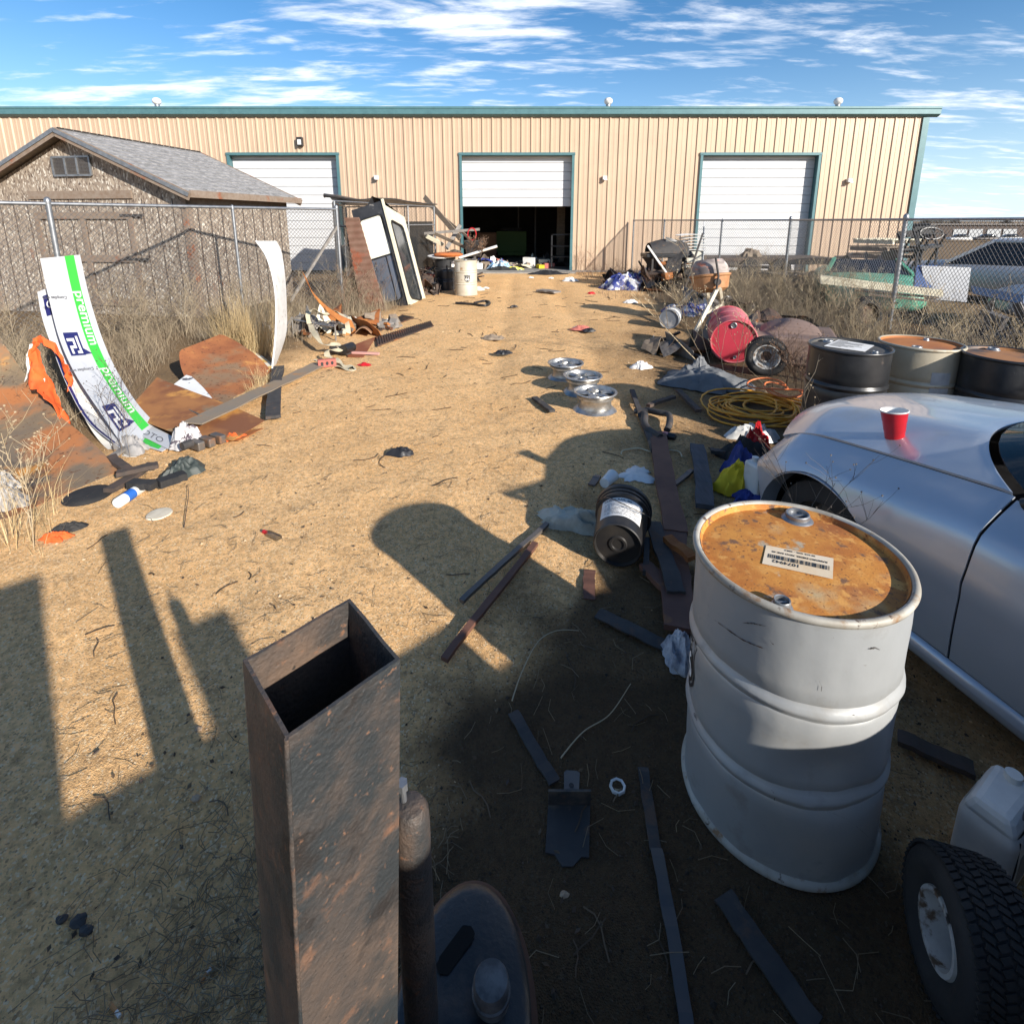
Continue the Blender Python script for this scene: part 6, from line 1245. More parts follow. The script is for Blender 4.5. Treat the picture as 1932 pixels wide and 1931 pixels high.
e = MB(); a, b = G(1218, 1082, .05), G(1221, 1018, .06); e.bar(a, b, .03, .03); solo(e, 'square_tube', M['steel_dark'], 'short square steel tube end beside the bucket', 'tube')
# exhaust pipe and can
e = MB(); f = crv([G(1205, 781, .05), G(1216, 783, .06), G(1216, 800, .06), G(1228, 815, .05), G(1246, 826, .05)]); e.tube([f(k / 20) for k in range(21)], .035, 10); e.bar(G(1196, 776, .04), G(1222, 774, .06), .10, .02); f = crv([G(1222, 774, .05), G(1245, 779, .07), G(1262, 783, .08), G(1263, 800, .07), G(1258, 812, .05)]); e.tube([f(k / 16) for k in range(17)], .03, 8)
solo(e, 'exhaust_pipe', M['steel_dark'], 'bent dark exhaust pipe lying right of the alloy wheels', 'exhaust pipe', smooth=60)
Mx, ln = lying((1249, 820), (1275, 826), .034); CN = thing('drink_can', 'red and black drink can lying at the end of the exhaust pipe', 'can', G(1262, 826))
e = MB(); e.lathe([(0, .004), (.026, 0), (.033, .01), (.033, .055)], 20, Mx); e.build('red_half', mat('red_can_print', (.45, .03, .05), (.55, .3, .3), 30, rough=.3, metal=.3), CN, 40, world=True); e = MB(); e.lathe([(.033, .055), (.033, .11), (.026, .12), (0, .116)], 20, Mx); e.build('black_half', M['black'], CN, 40, world=True)
# black bucket lying with its base to the camera
a, b = G(1165, 1030, .150), G(1183, 925, .165); dB = (b - a).normalized(); xB = V((0, 0, 1)); BLB = .37; qx = dB.to_track_quat('Z', 'Y'); Mx = Matrix.Translation(a) @ qx.to_matrix().to_4x4()
BK2 = thing('plastic_bucket', 'black plastic bucket with white label lying beside the brown channel', 'bucket', (a.x, a.y, 0))
e = MB(); e.lathe([(0, .018), (.03, .018), (.034, .010), (.045, .010), (.05, .018), (.118, .020), (.124, .0), (.130, .004), (.134, .03), (.146, .28)], 48, Mx); e.build('body', mat('dirty_black_plastic', (.013, .013, .014), (.03, .026, .022), 8, .4, .7, .42), BK2, 40, world=True)
e = MB(); e.lathe([(.146, .275), (.158, .28), (.158, .292), (.148, .296), (.148, .31), (.160, .314), (.160, .326), (.150, .33), (.150, .345), (.164, .35), (.166, .372), (.158, .378), (.15, .37), (0, .366)], 48, Mx); e.build('lid', M['black'], BK2, 40, world=True)
e = MB(); e.tube([Mx @ V((.163 * math.cos(t_), .163 * math.sin(t_), .30 - .16 * math.sin(t_ - rad(20)) ** 2)) for t_ in [rad(20 + 180 * k / 24) for k in range(25)]], .003, 5); e.build('handle', M['steel_grey'], BK2, 60, world=True)
up_ = Mx.to_3x3().inverted() @ (V((-.10, -.35, .93)).normalized()); phu = math.atan2(up_.y, up_.x)
xr = Mx.to_3x3() @ V((-math.sin(phu), math.cos(phu), 0)); sgn = 1 if xr.x > 0 else -1
def bl(x, y, off=.0012): r = .134 + .048 * (y + .03) / 1 * 1.0; ph = phu + sgn * x / .14; r = .1335 + (y - .03) * .048 + off; return Mx @ V((r * math.cos(ph), r * math.sin(ph), y))
e = MB(); e.sheet(lambda u, v: bl(-.125 + .25 * u, .075 + .175 * v), 20, 4); lb_ = e.build('label', M['paper'], BK2, 50, world=True)
e = MB(); text(e, 'CURVE RAIL #0', .0235, lambda x, y: bl(-.108 + x, .222 + y, .0022), 'LEFT', .0006)
for k in range(9):
    x0 = -.1; 
    while x0 < .08:
        w_ = RND.uniform(.01, .035); y = .19 - .012 * k
        if RND.random() < .8: e.add([bl(x0, y, .002), bl(min(.1, x0 + w_), y, .002), bl(min(.1, x0 + w_), y + .0035, .002), bl(x0, y + .0035, .002)], [(0, 1, 2, 3)])
        x0 += w_ + .005
e.build('print', mat('grey_ink', (.10, .10, .11)), lb_, world=True)
rag(G(1092, 990), .27, .11, .11, 'cloth_rag', mat('dirty_white_cloth', (.46, .44, .37), (.30, .28, .22), 8, .4, .65, .9), 'dirty white rag lying left of the black bucket', 'rag', rot=-.25, seed=71, rough=1.3)
rag(G(1200, 898), .15, .12, .03, 'paper_sheet', M['paper'], 'white crumpled sheet lying behind the black bucket', 'paper', rot=.5, seed=72, rough=.4)
Mx2, ln = lying((1140, 912), (1158, 895), .045); e = MB(); e.lathe([(0, 0), (.035, 0), (.045, .14), (.047, .145)], 24, Mx2); solo(e, 'foam_cup', M['white_plastic'], 'white cup lying behind the black bucket lid', 'cup', smooth=40)
rag(G(1283, 1243), .075, .10, .12, 'cloth_rag', mat('grey_white_cloth', (.50, .51, .54), (.20, .21, .25), 14, .4, .62, .9), 'grey white rag tucked against the silver drum base', 'rag', seed=73, rough=1.3)
f = crv([G(x, y, .02) for x, y in ((1172, 858), (1176, 850), (1205, 846), (1228, 852), (1255, 849), (1280, 852), (1287, 862))]); e = MB(); e.tube([f(k / 40) for k in range(41)], .006, 5); solo(e, 'pale_wire', mat('pale_wire', (.5, .42, .27)), 'pale wire loop lying across the top of the brown channel', 'wire', smooth=60)
# notched plate with upright flange, ring cap
pf = lambda x, y: (386.4 + .48 * x, 1081.9 + .48 * y)
NP = thing('steel_bracket', 'black notched steel plate with upright flange on the oily soil', 'bracket', G(*pf(1430, 1000)))
q = [G(*pf(x, y), .012) for x, y in ((1350, 905), (1515, 905), (1510, 1115), (1480, 1113), (1447, 1150), (1405, 1150), (1375, 1103), (1338, 1095))]; e = MB(); e.add(q + [p - V((0, 0, .008)) for p in q], [list(range(8)), list(range(8, 16))[::-1]] + [[i, i + 8, (i + 1) % 8 + 8, (i + 1) % 8] for i in range(8)]); e.build('plate', M['steel_dark'], NP, world=True)
a, b = q[0], q[1]; e = MB(); e.sheet(lambda u, v: a.lerp(b, u) + V((0, -.004, .055 * v)), 2, 2, .008); e.build('flange', M['steel_dark'], NP, world=True)
q = [G(*pf(x, y), .014) for x, y in ((1412, 862), (1470, 868), (1474, 782), (1462, 775), (1422, 772), (1412, 780))]; e = MB(); e.add(q, [list(range(6))]); tb = e.build('tab', M['steel_grey'], NP, world=True); c_ = G(*pf(1441, 832), .0155); e = MB(); e.add([c_ + V((.0085 * math.cos(a_), .0085 * math.sin(a_), 0)) for a_ in [2 * math.pi * k / 16 for k in range(16)]], [list(range(16))]); e.build('hole', M['ink'], tb, world=True)
c_ = G(1165, 1488); RC = thing('filler_cap', 'white ringed metal cap lying on the oily soil beside the bracket', 'cap', c_); e = MB(); e.lathe([(.018, .006), (.02, .014), (.026, .016), (.0285, .012), (.0285, .0)], 8); e.build('ring', M['white_plastic'], RC); e = MB(); e.lathe([(.02, .007), (.012, .009), (0, .008)], 12); e.build('centre', mat('dirty_brass', (.35, .27, .15), (.10, .08, .05), 60, rough=.5), RC)
# jug
jq = G(1872, 1692); JG = thing('oil_jug', 'grey white plastic jug standing behind the bottom right tyre', 'jug', (jq.x + .04, jq.y + .07, 0), rad(30)); JG.scale = (.92, .92, .92)
jm = mat('grimy_white_jug', (.66, .67, .65), (.54, .55, .54), 7, .4, .65, .45, layers=[((.12, .11, .10), 9, .66, .74, .6, 0)])
e = MB(); e.sheet(lambda u, v: (lambda a, k: V((.105 * k * abs(math.cos(a)) ** .35 * (1 if math.cos(a) > 0 else -1), .075 * k * abs(math.sin(a)) ** .35 * (1 if math.sin(a) > 0 else -1), .25 * v)))(2 * math.pi * u, 1 - .06 * max(0, .12 - v) / .12 - .10 * max(0, v - .9) / .1), 48, 16); e.build('body', jm, JG, 50)
e = MB()
if False: e.sheet(lambda u, v: (lambda a, k: V((.095 * k * abs(math.cos(a)) ** .4 * (1 if math.cos(a) > 0 else -1) + .01 * v, .068 * k * abs(math.sin(a)) ** .4 * (1 if math.sin(a) > 0 else -1), .245 + .055 * v)))(2 * math.pi * u, 1 - .35 * v ** 2), 40, 8)
lo = [(-.100, -.070), (.100, -.070), (.100, .070), (-.100, .070)]; hi = [(-.085, -.045), (.088, -.050), (.088, .050), (-.085, .045)]
e.add([V((x, y, .245)) for x, y in lo] + [V((x, y, .30 if x < 0 else .318)) for x, y in hi], [(3, 2, 1, 0), (4, 5, 6, 7), (0, 1, 5, 4), (1, 2, 6, 5), (2, 3, 7, 6), (3, 0, 4, 7)]); e.build('shoulder', jm, JG, bevel=.018)
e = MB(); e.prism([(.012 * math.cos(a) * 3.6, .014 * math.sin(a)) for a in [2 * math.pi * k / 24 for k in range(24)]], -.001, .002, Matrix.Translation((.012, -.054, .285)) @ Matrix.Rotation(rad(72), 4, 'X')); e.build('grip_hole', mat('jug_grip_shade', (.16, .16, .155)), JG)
e = MB(); e.lathe([(.022, .30), (.022, .335), (0, .335)], 20, Matrix.Translation((.062, .0, 0))); e.build('cap', jm, JG, 40)
e = MB(); e.prism([(x, y) for x, y in ((-.045, .05), (.03, .05), (.045, .065), (.045, .15), (.02, .17), (-.045, .17))], -.003, .0, Matrix.Translation((0, -.0758, 0)) @ Matrix.Rotation(rad(90), 4, 'X')); e.build('finger_recess', mat('jug_recess_shade', (.22, .22, .21), (.35, .35, .34), 6), JG)  # flat patch; the shade of the recess is put into its colour
e = MB(); e.tube([(-.078, -.0715, .02), (-.075, -.074, .15), (-.07, -.07, .24)], .0025, 5); e.build('seam', M['ink'], JG)
# things stuffed under the car nose
rag(G(1402, 925), .17, .14, .26, 'yellow_cloth', M['yellow'], 'yellow cloth heaped under the nose of the silver car', 'cloth', seed=81, rough=.8)
rag(G(1398, 893), .17, .13, .27, 'blue_cloth', M['blue'], 'blue cloth heaped behind the yellow cloth', 'cloth', seed=82)
rag(G(1418, 945), .15, .08, .08, 'blue_cloth', M['blue'], 'blue cloth end lying in front of the yellow cloth', 'cloth', seed=83)
rag(G(1400, 868), .20, .14, .22, 'black_cloth', M['rubber'], 'dark grey clothing heaped in front of the car nose', 'clothing', seed=84)
rag(G(1425, 858), .10, .08, .30, 'red_cloth', M['red'], 'red cloth scrap on the dark clothing', 'cloth', seed=85)
rag(G(1420, 828), .22, .10, .14, 'plastic_bag', mat('clear_white_bag', (.58, .58, .56), (.36, .36, .34), 9, rough=.35), 'crumpled whitish plastic lying left of the car hood', 'plastic bag', rot=-.2, seed=86, rough=1.4)
q = G(1432, 950); WC = thing('white_canister', 'small white canister between the yellow cloth and the front wheel', 'canister', (q.x, q.y + .08, 0), rad(20)); e = MB(); e.box((0, 0, .13), (.10, .14, .26)); e.build('body', M['white_plastic'], WC, bevel=.02); e = MB(); e.cyl((0, .02, .25), (0, .02, .29), .022, n=14); e.build('cap', M['white_plastic'], WC, 40)

# more mixed scrap among the weeds on the right
for k, (x, y, rx, ry, h_, n_, lb) in enumerate(((1345, 588, .8, .7, .35, 40, 'mixed metal scrap in the weeds right of the cement mixer'), (1195, 536, .9, .5, .22, 34, 'low scatter of scrap and rags left of the barbecue grill'), (1455, 640, .8, .6, .35, 36, 'mixed scrap in the weeds behind the brown box'), (1290, 664, .6, .35, .05, 14, 'low scatter of sticks and scrap around the flat rusty disc'))):
    q = G(x, y); heap((q.x, q.y, 0), rx, ry, h_, n_, lb, 'scrap', [M['black'], M['rust_dark'], M['wood_grey'], M['steel_grey'], M['wood_dark'], M['rust_dark2'], M['paper'] if k in (0, 1) else M['wood']], 120 + k, .12, .7)
# ------------------------------------------------------------------ dry vegetation
def straw(name, cols, rough=.8):
    m = bpy.data.materials.new(name); m.use_nodes = True; N = m.node_tree.nodes; L = m.node_tree.links; b = N['Principled BSDF']
    g_ = N.new('ShaderNodeNewGeometry'); r = N.new('ShaderNodeValToRGB'); L.new(g_.outputs['Random Per Island'], r.inputs[0]); cr = r.color_ramp
    cr.elements[0].color = (*cols[0], 1); cr.elements[1].color = (*cols[-1], 1)
    for i, c in enumerate(cols[1:-1]): cr.elements.new((i + 1) / (len(cols) - 1)).color = (*c, 1)
    L.new(r.outputs[0], b.inputs['Base Color']); b.inputs['Roughness'].default_value = rough; b.inputs['Specular IOR Level'].default_value = .2
    tr_ = N.new('ShaderNodeBsdfTranslucent'); L.new(r.outputs[0], tr_.inputs[0]); mx = N.new('ShaderNodeMixShader'); mx.inputs[0].default_value = .25; L.new(b.outputs[0], mx.inputs[1]); L.new(tr_.outputs[0], mx.inputs[2]); L.new(mx.outputs[0], N['Material Output'].inputs[0])
    return m
ST_TAN = straw('tan_straw', [(.40, .28, .14), (.58, .43, .22), (.68, .54, .31), (.48, .35, .19)])
ST_MIX = straw('grey_brown_straw', [(.22, .17, .12), (.37, .295, .20), (.29, .235, .17), (.48, .39, .26), (.18, .145, .11)])
ST_RED = straw('reddish_brown_weed', [(.15, .09, .06), (.24, .15, .10), (.19, .125, .09), (.33, .23, .15)])
ST_PALE = straw('pale_stalk', [(.52, .42, .27), (.60, .49, .33), (.44, .34, .21)])
GR = random.Random(77)
def blade(mb, p, h, lean, az, w_, k=3):
    d = V((math.cos(az), math.sin(az), 0)); s = V((-d.y, d.x, 0)); o = len(mb.v); c = GR.uniform(.3, 1.0); tw = GR.uniform(-1, 1); s = (s + d * tw * .6).normalized()
    for i in range(k + 1):
        t = i / k; q = p + d * (lean * t ** 1.7) + V((0, 0, h * (t - .25 * c * lean / max(h, .01) * t * t))); ww = w_ * (1 - .85 * t) * .5
        mb.v.append(q - s * ww); mb.v.append(q + s * ww)
    for i in range(k): mb.f.append([o + 2 * i, o + 2 * i + 1, o + 2 * i + 3, o + 2 * i + 2]); mb.m.append(0)
def tuft(mb, x, y, n, h, sp, w_=.005, le=.6):
    for _ in range(n):
        a = GR.uniform(0, 6.283); r = sp * math.sqrt(GR.random()) * .5; hh = h * GR.uniform(.45, 1.1); blade(mb, V((x + r * math.cos(a), y + r * math.sin(a), ground_z(x, y) - .01)), hh, hh * GR.uniform(.1, le), a + GR.uniform(-.8, .8), w_ * GR.uniform(.7, 1.4))
def weed(mb, p, h, spread=.5, r=.004, br=9, lean=(0, 0), depth=2, heads=True, rng_=None):
    R_ = rng_ or GR
    def twig(a, d, l, r_, lev):
        n = 4; pts = [a]; dd = V(d)
        for i in range(n): dd = (dd + V((R_.uniform(-.22, .22), R_.uniform(-.22, .22), R_.uniform(-.05, .16)))).normalized(); pts.append(pts[-1] + dd * (l / n))
        mb.tube(pts, [r_ * (1 - .5 * i / n) for i in range(n + 1)], 3, False)
        if lev < depth:
            for k in range(br if lev == 0 else max(2, br // 2)):
                t = R_.uniform(.25, 1) * n; i = min(n - 1, int(t)); q = pts[i].lerp(pts[i + 1], t - i); a_ = R_.uniform(0, 6.283)
                e_ = (dd * .9 + V((math.cos(a_), math.sin(a_), R_.uniform(.0, .6))) * (spread + .35)).normalized(); twig(q, e_, l * R_.uniform(.28, .5), r_ * .62, lev + 1)
        elif heads and R_.random() < .7: mb.box(pts[-1], (r_ * 5, r_ * 5, r_ * 6))
    twig(V(p), V((lean[0], lean[1], 1)).normalized(), h, r, 0)
def inside_shed(x, y):
    q = V((x, y, 0)) - SC; return q.dot(df) > -.05 and q.dot(dr) > -.05
# --- left strip
e = MB(); nrm_l = V((.794, -.607, 0))
for _ in range(1500):
    t = GR.uniform(-6.5, 3.2); o = GR.triangular(-.55, 2.3, .25); p = LF(t) + nrm_l * o
    if inside_shed(p.x, p.y): continue
    if p.x > -2.75 + .04 * (p.y - 5) or (p.y < 8.2 and p.x > -3.75 - .42 * (p.y - 4.6)): continue
    k = max(.25, 1 - abs(o - .2) / 2.4); tuft(e, p.x, p.y, int(6 + 8 * k), .12 + .30 * k * GR.uniform(.3, 1.2), .34, .0055, 1.1)
for _ in range(170):
    y = GR.uniform(7.8, 10.9); x = GR.uniform(-5.0, -3.25)
    tuft(e, x, y, 12, GR.uniform(.15, .5), .35, .0055, 1.0)
for _ in range(240):
    p = V((GR.uniform(-4.4, -2.0), GR.uniform(10.3, 17.5), 0))
    if p.x > -2.5 + (p.y - 11.5) * .16: continue
    tuft(e, p.x, p.y, 14, GR.uniform(.25, .7), .3, .007, .9)
for _ in range(620):
    y = GR.uniform(4.3, 7.8); x = GR.uniform(-6.0, -3.3) - .1 * (y - 5)
    if x > -3.75 - .42 * (y - 4.6): continue
    tuft(e, x, y, 9, GR.uniform(.12, .42), .4, .0045, 1.2)
e.build('dry_grass', ST_MIX)['kind'] = 'stuff'
e = MB(); 
for _ in range(26): a = GR.uniform(0, 6.28); r = .38 * math.sqrt(GR.random()); tuft(e, -3.75 + r * math.cos(a), 7.35 + .6 * r * math.sin(a), 34, .92, .25, .005, .75)
solo(e, 'grass_tuft', ST_TAN, 'tall tan grass tuft between the upturned plate and the silver curved sheet', 'grass tuft', base=(-3.75, 7.35, 0))
e = MB()
for _ in range(20): p = G(GR.uniform(-60, 120), GR.uniform(925, 1035)); tuft(e, p.x, p.y, 9, GR.uniform(.15, .42), .25, .004, 1.1)
solo(e, 'grass_tuft', ST_TAN, 'loose tan grass at the left edge in front of the large rusty plate', 'grass tuft', base=tuple(G(60, 1000)))
e = MB()
for _ in range(9): p = G(GR.uniform(470, 520), GR.uniform(712, 740)); tuft(e, p.x, p.y, 22, .2, .2, .004, 1.0)
solo(e, 'grass_tuft', ST_TAN, 'small tan grass tuft at the near end of the upturned rusty plate', 'grass tuft', base=tuple(G(495, 725)))
# --- right strip
e = MB(); CARB = Matrix.LocRotScale(CAR.location, CAR.rotation_euler, None).inverted()
for _ in range(2500):
    y = GR.uniform(4.3, 19.4); x = GR.triangular(2.5, 9.5, 5.6)
    if x > 7.2 and y < 7.5: continue
    edge_ = 3.2 + .10 * (y - 5) + .5 * fbm(y * .7, 3)
    if x < edge_ and GR.random() < .88: continue
    if (V((x, y, 0)) - cm).length < .6 and GR.random() < .7: continue
    q = CARB @ V((x, y, 0))
    if -.25 < q.x < 2.0 and q.y < .35: continue
    if any(((x - c_.location.x) ** 2 + (y - c_.location.y) ** 2) < .1 for c_ in (r1, r2, r3)): continue
    near = 1 if 3.5 < x < 7.0 else .6
    if y < 11 and 5.8 < x: near = .10
    tuft(e, x, y, int(13 * near) + 4, GR.uniform(.14, .56) * (.5 + .5 * near), .36, .006, 1.0)
e.build('dry_grass', ST_MIX)['kind'] = 'stuff'
e = MB()
for _ in range(420):
    x = GR.uniform(-21, 14); y = GR.uniform(18.7, 19.75)
    if any(a - .1 < x < b + .1 for a, b in DOORS) : continue
    tuft(e, x, y, 12, GR.uniform(.12, .5), .3, .008, .8)
for _ in range(160): x = GR.uniform(2.3, 4.6); y = GR.uniform(13, 19); tuft(e, x, y, 8, GR.uniform(.08, .3), .4, .007, .9)
e.build('dry_grass', ST_RED)['kind'] = 'stuff'
e = MB()
for _ in range(1500):       # field beyond
    a = GR.uniform(14, 60); y = GR.uniform(12, 70); tuft(e, a * y / 30 + 8, y, 4, GR.uniform(.2, .5), .8, .02, .8)
e.build('field_grass', ST_MIX)['kind'] = 'stuff'
# --- individual dry weeds: variants, then copies
VAR = []
for k in range(7):
    e = MB(); R_ = random.Random(300 + k); weed(e, V((0, 0, -.02)), .8, .5, .0045, 9 + k % 3, (R_.uniform(-.25, .25), R_.uniform(-.25, .25)), 2, True, R_)
    for _ in range(3): weed(e, V((R_.uniform(-.06, .06), R_.uniform(-.06, .06), -.02)), R_.uniform(.5, .75), .5, .0035, 6, (R_.uniform(-.6, .6), R_.uniform(-.6, .6)), 2, True, R_)
    VAR.append(e)
def weeds(spots, m_, label, group):
    proto = {}
    for (x, y, s, k) in spots:
        if k not in proto: o = VAR[k].build('dry_weed', m_); proto[k] = o
        else: o = proto[k].copy(); COL.objects.link(o)
        tag(o, label, 'weed', group); o.location = (x, y, ground_z(x, y)); o.scale = (s, s, s * GR.uniform(.85, 1.1)); o.rotation_euler = (0, 0, GR.uniform(0, 6.28))
sp_ = []
sp_ += [(-4.0 - .42 * (y_ - 4.6) - GR.uniform(0, 1.3), y_, GR.uniform(.35, .75), GR.randrange(7)) for y_ in [4.7 + .13 * i for i in range(22)]]
while len(sp_) < 110:
    t = GR.uniform(-5.5, 2.4); o = GR.uniform(-.3, 1.5); p = LF(t) + nrm_l * o
    if not inside_shed(p.x, p.y) and p.x < -3.0 and not (p.y < 8.2 and p.x > -3.75 - .42 * (p.y - 4.6)): sp_.append((p.x, p.y, GR.uniform(.6, 1.05), GR.randrange(7)))
weeds(sp_, ST_MIX, 'dry grey brown weed in the tangle along the left fence', 'dry weeds along the left fence')
sp_ = []
while len(sp_) < 24:
    x, y = GR.uniform(-4.5, -2.2), GR.uniform(9.8, 14)
    if x < -2.75 + (y - 11) * .18: sp_.append((x, y, GR.uniform(.5, 1.0), GR.randrange(7)))
weeds(sp_, ST_RED, 'brown dead weed among the scrap below the kennel and topper', 'dead weeds by the kennel and truck topper')
sp_ = []
while len(sp_) < 90:
    y = GR.uniform(5.2, 16); x = GR.uniform(3.4 + .06 * y, 7.4)
    if y < 11 and x > 5.9 and GR.random() < .75: continue
    if all((V((x, y, 0)) - V(c_)).length > .5 for c_ in (r1.location, r2.location, r3.location, cm)): sp_.append((x, y, GR.uniform(.6, 1.1), GR.randrange(7)))
weeds(sp_, ST_MIX, 'dry branching weed in the tall tangle along the right fence', 'dry weeds along the right fence')
sp_ = []
while len(sp_) < 46:
    y = GR.uniform(5.0, 13); x = GR.uniform(4.3 + .05 * y, 7.6)
    if y < 11 and x > 6.2 and GR.random() < .7: continue
    if all((V((x, y, 0)) - V(c_)).length > .6 for c_ in (r1.location, r2.location, r3.location, cm)): sp_.append((x, y, GR.uniform(.6, 1.15), GR.randrange(7)))
weeds(sp_, ST_PALE, 'pale straw coloured dead stalks along the right fence', 'pale dead stalks along the right fence')
sp_ = [(GR.uniform(2.9, 4.2), GR.uniform(14, 19.3), GR.uniform(.45, .8), GR.randrange(7)) for _ in range(12)] + [(2.35, 18.9, 1.0, 1), (2.6, 19.2, .8, 3), (2.9, 19.3, .9, 5)]
weeds(sp_, ST_RED, 'brown dead weed on the ground right of the open door', 'dead weeds right of the open door')
def one(p, h, label, m_, r=.004, lean=(0, 0), br=8, spread=.45, n=1, seed=1, depth=2, heads=True):
    e = MB(); R_ = random.Random(seed)
    for k in range(n): weed(e, V(p) + V((R_.uniform(-.05, .05) * n, R_.uniform(-.05, .05) * n, -.01)), h * R_.uniform(.75, 1.1), spread, r, br, (lean[0] + R_.uniform(-.2, .2), lean[1] + R_.uniform(-.2, .2)), depth, heads, R_)
    solo(e, 'dry_weed', m_, label, 'weed', base=tuple(p))
one(G(1338, 686), 1.35, 'tall pale stalks leaning left over the track in front of the cement mixer', ST_PALE, .006, (-.75, .25), 6, .25, 3, 5)
one(G(1378, 708), .8, 'pale thin stalks standing in front of the red drum end', ST_PALE, .0045, (.1, 0), 7, .5, 3, 6)
one(G(1300, 610), .75, 'pale branching weed left of the cement mixer', ST_PALE, .005, (-.2, 0), 9, .6, 3, 7)
one(G(1500, 745), .62, 'reddish brown weed in front of the matt black drum', ST_RED, .004, (0, 0), 9, .5, 6, 8)
one(G(1480, 735), .5, 'reddish brown weed right of the small tyre by the red drum', ST_RED, .004, (-.1, 0), 9, .5, 5, 9)
one(V((2.35, 3.75, 0)), .75, 'pale twig weed standing before the matt black drum', ST_MIX, .004, (-.35, 0), 5, .4, 1, 10)
one(V((1.30, 2.10, 0)), .80, 'thin dark weed with seed heads in front of the silver car wheel', straw('dark_twig', [(.10, .085, .075), (.2, .17, .14)]), .0022, (-.05, -.05), 8, .55, 2, 11, 2)
one(D(893, 484, 14.4), .42, 'brown dead shrub rising behind the silver shield drum', ST_RED, .008, (.25, 0), 12, .6, 5, 12)
one(G(66, 1010), .75, 'pale branching weed in front of the large rusty plate', ST_PALE, .0035, (.1, .2), 8, .45, 3, 13)
one(G(258, 868), .5, 'thin dead weed standing before the premium sheet', ST_MIX, .0014, (-.15, .1), 7, .4, 2, 14)
one(G(225, 846), .75, 'dark bare weed standing between the vest and the premium sheet', straw('dark_twig', [(.09, .07, .055), (.16, .12, .09)]), .003, (-.25, .3), 8, .4, 3, 15)
one(G(1716, 742), .8, 'pale slanted stalk in front of the beige drum', ST_PALE, .004, (.35, 0), 2, .2, 1, 16, 1)
# ------------------------------------------------------------------ trees on the horizon
bark = mat('bark', (.10, .08, .065)); leafm = straw('winter_crown', [(.10, .085, .07), (.16, .135, .11), (.13, .12, .09)])
for k, (x, y, Y, s) in enumerate(((1772, 412, 260, 5.5), (1800, 413, 280, 4.5), (1748, 413, 300, 4.0), (1900, 414, 300, 3.5))):
    q = D(x, y, Y); t = thing('bare_tree', ('largest bare tree on the horizon right of the warehouse', 'bare tree just right of the largest tree on the horizon', 'small bare tree nearest the warehouse corner on the horizon', 'small bare tree on the horizon at the right edge')[k], 'tree', (q.x, q.y, -2.2), 0, 'trees on the horizon')
    e = MB(); e.tube([(0, 0, 0), (.1, 0, 1.6), (0, .1, 3.2)], [.3, .22, .1], 6); e.build('trunk', bark, t)
    e = MB()
    for _ in range(420):
        a, b_, r = GR.uniform(0, 6.28), GR.uniform(-.5, 1.5), GR.random() ** .4; c = V((math.cos(a) * math.cos(b_) * r * s * .8, math.sin(a) * math.cos(b_) * r * s * .8, 2.6 + math.sin(b_) * r * s * .38)); e.tube([c, c + V((GR.uniform(-.6, .6), GR.uniform(-.6, .6), GR.uniform(.2, .9)))], [.05, .02], 3, False)
    e.build('crown', leafm, t)
# ------------------------------------------------------------------ gravel, straw and twigs
def stone(mb, p, s, R_):
    o = len(mb.v); a = R_.uniform(0, 3.14); c, sn = math.cos(a), math.sin(a)
    for x, y, z in ((1, 0, 0), (0, 1, 0), (-1, 0, 0), (0, -1, 0), (.1, .1, .75), (0, 0, -.5)):
        x *= s * R_.uniform(.7, 1.3); y *= s * R_.uniform(.55, 1.0); z *= s * R_.uniform(.6, 1.0); mb.v.append(V((p.x + x * c - y * sn, p.y + x * sn + y * c, p.z + z)))
    for f in ((0, 1, 4), (1, 2, 4), (2, 3, 4), (3, 0, 4), (1, 0, 5), (2, 1, 5), (3, 2, 5), (0, 3, 5)): mb.f.append([i + o for i in f]); mb.m.append(mb.cur)
stm = straw('gravel_stone', [(.44, .28, .14), (.64, .44, .23), (.74, .56, .36), (.52, .34, .17), (.30, .21, .14), (.80, .66, .46)], .9)
e = MB(); R_ = random.Random(5)
for _ in range(46000):
    y = .35 + 9 * R_.random() ** 2.1; x = R_.uniform(-1, 1) * (1.0 + y * .95)
    if x < -3.4 or x > 4: continue
    s = .0016 + .0026 * R_.random() ** 3 + .0006 * y
    if R_.random() < .015: s *= 2.6
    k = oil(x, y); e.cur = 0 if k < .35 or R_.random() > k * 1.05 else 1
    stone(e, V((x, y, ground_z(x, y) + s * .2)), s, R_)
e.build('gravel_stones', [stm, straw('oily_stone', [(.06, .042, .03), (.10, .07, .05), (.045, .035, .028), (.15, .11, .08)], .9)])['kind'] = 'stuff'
e = MB()
for _ in range(3200):
    if GR.random() < .5: x, y = GR.gauss(-.62, .22), GR.gauss(.95, .28)
    else: y = GR.uniform(.5, 8); x = GR.uniform(-1, 1) * (.7 + .6 * y)
    if y < .3 or x > 3.2: continue
    a = GR.uniform(0, 6.28); l = GR.uniform(.03, .11); z = ground_z(x, y) + .004 + .012 * GR.random(); k = V((math.cos(a), math.sin(a), GR.uniform(-.05, .12))) * l; c = V((x, y, z)); pv = V((-k.y, k.x, 0)) * GR.uniform(-.25, .25)
    e.tube([c, c + k * .5 + pv, c + k], .0009 + .0004 * y * .4, 3, False)
e.build('loose_straw', straw('dull_straw', [(.16, .115, .07), (.26, .19, .12), (.34, .26, .16)]))['kind'] = 'stuff'
e = MB()
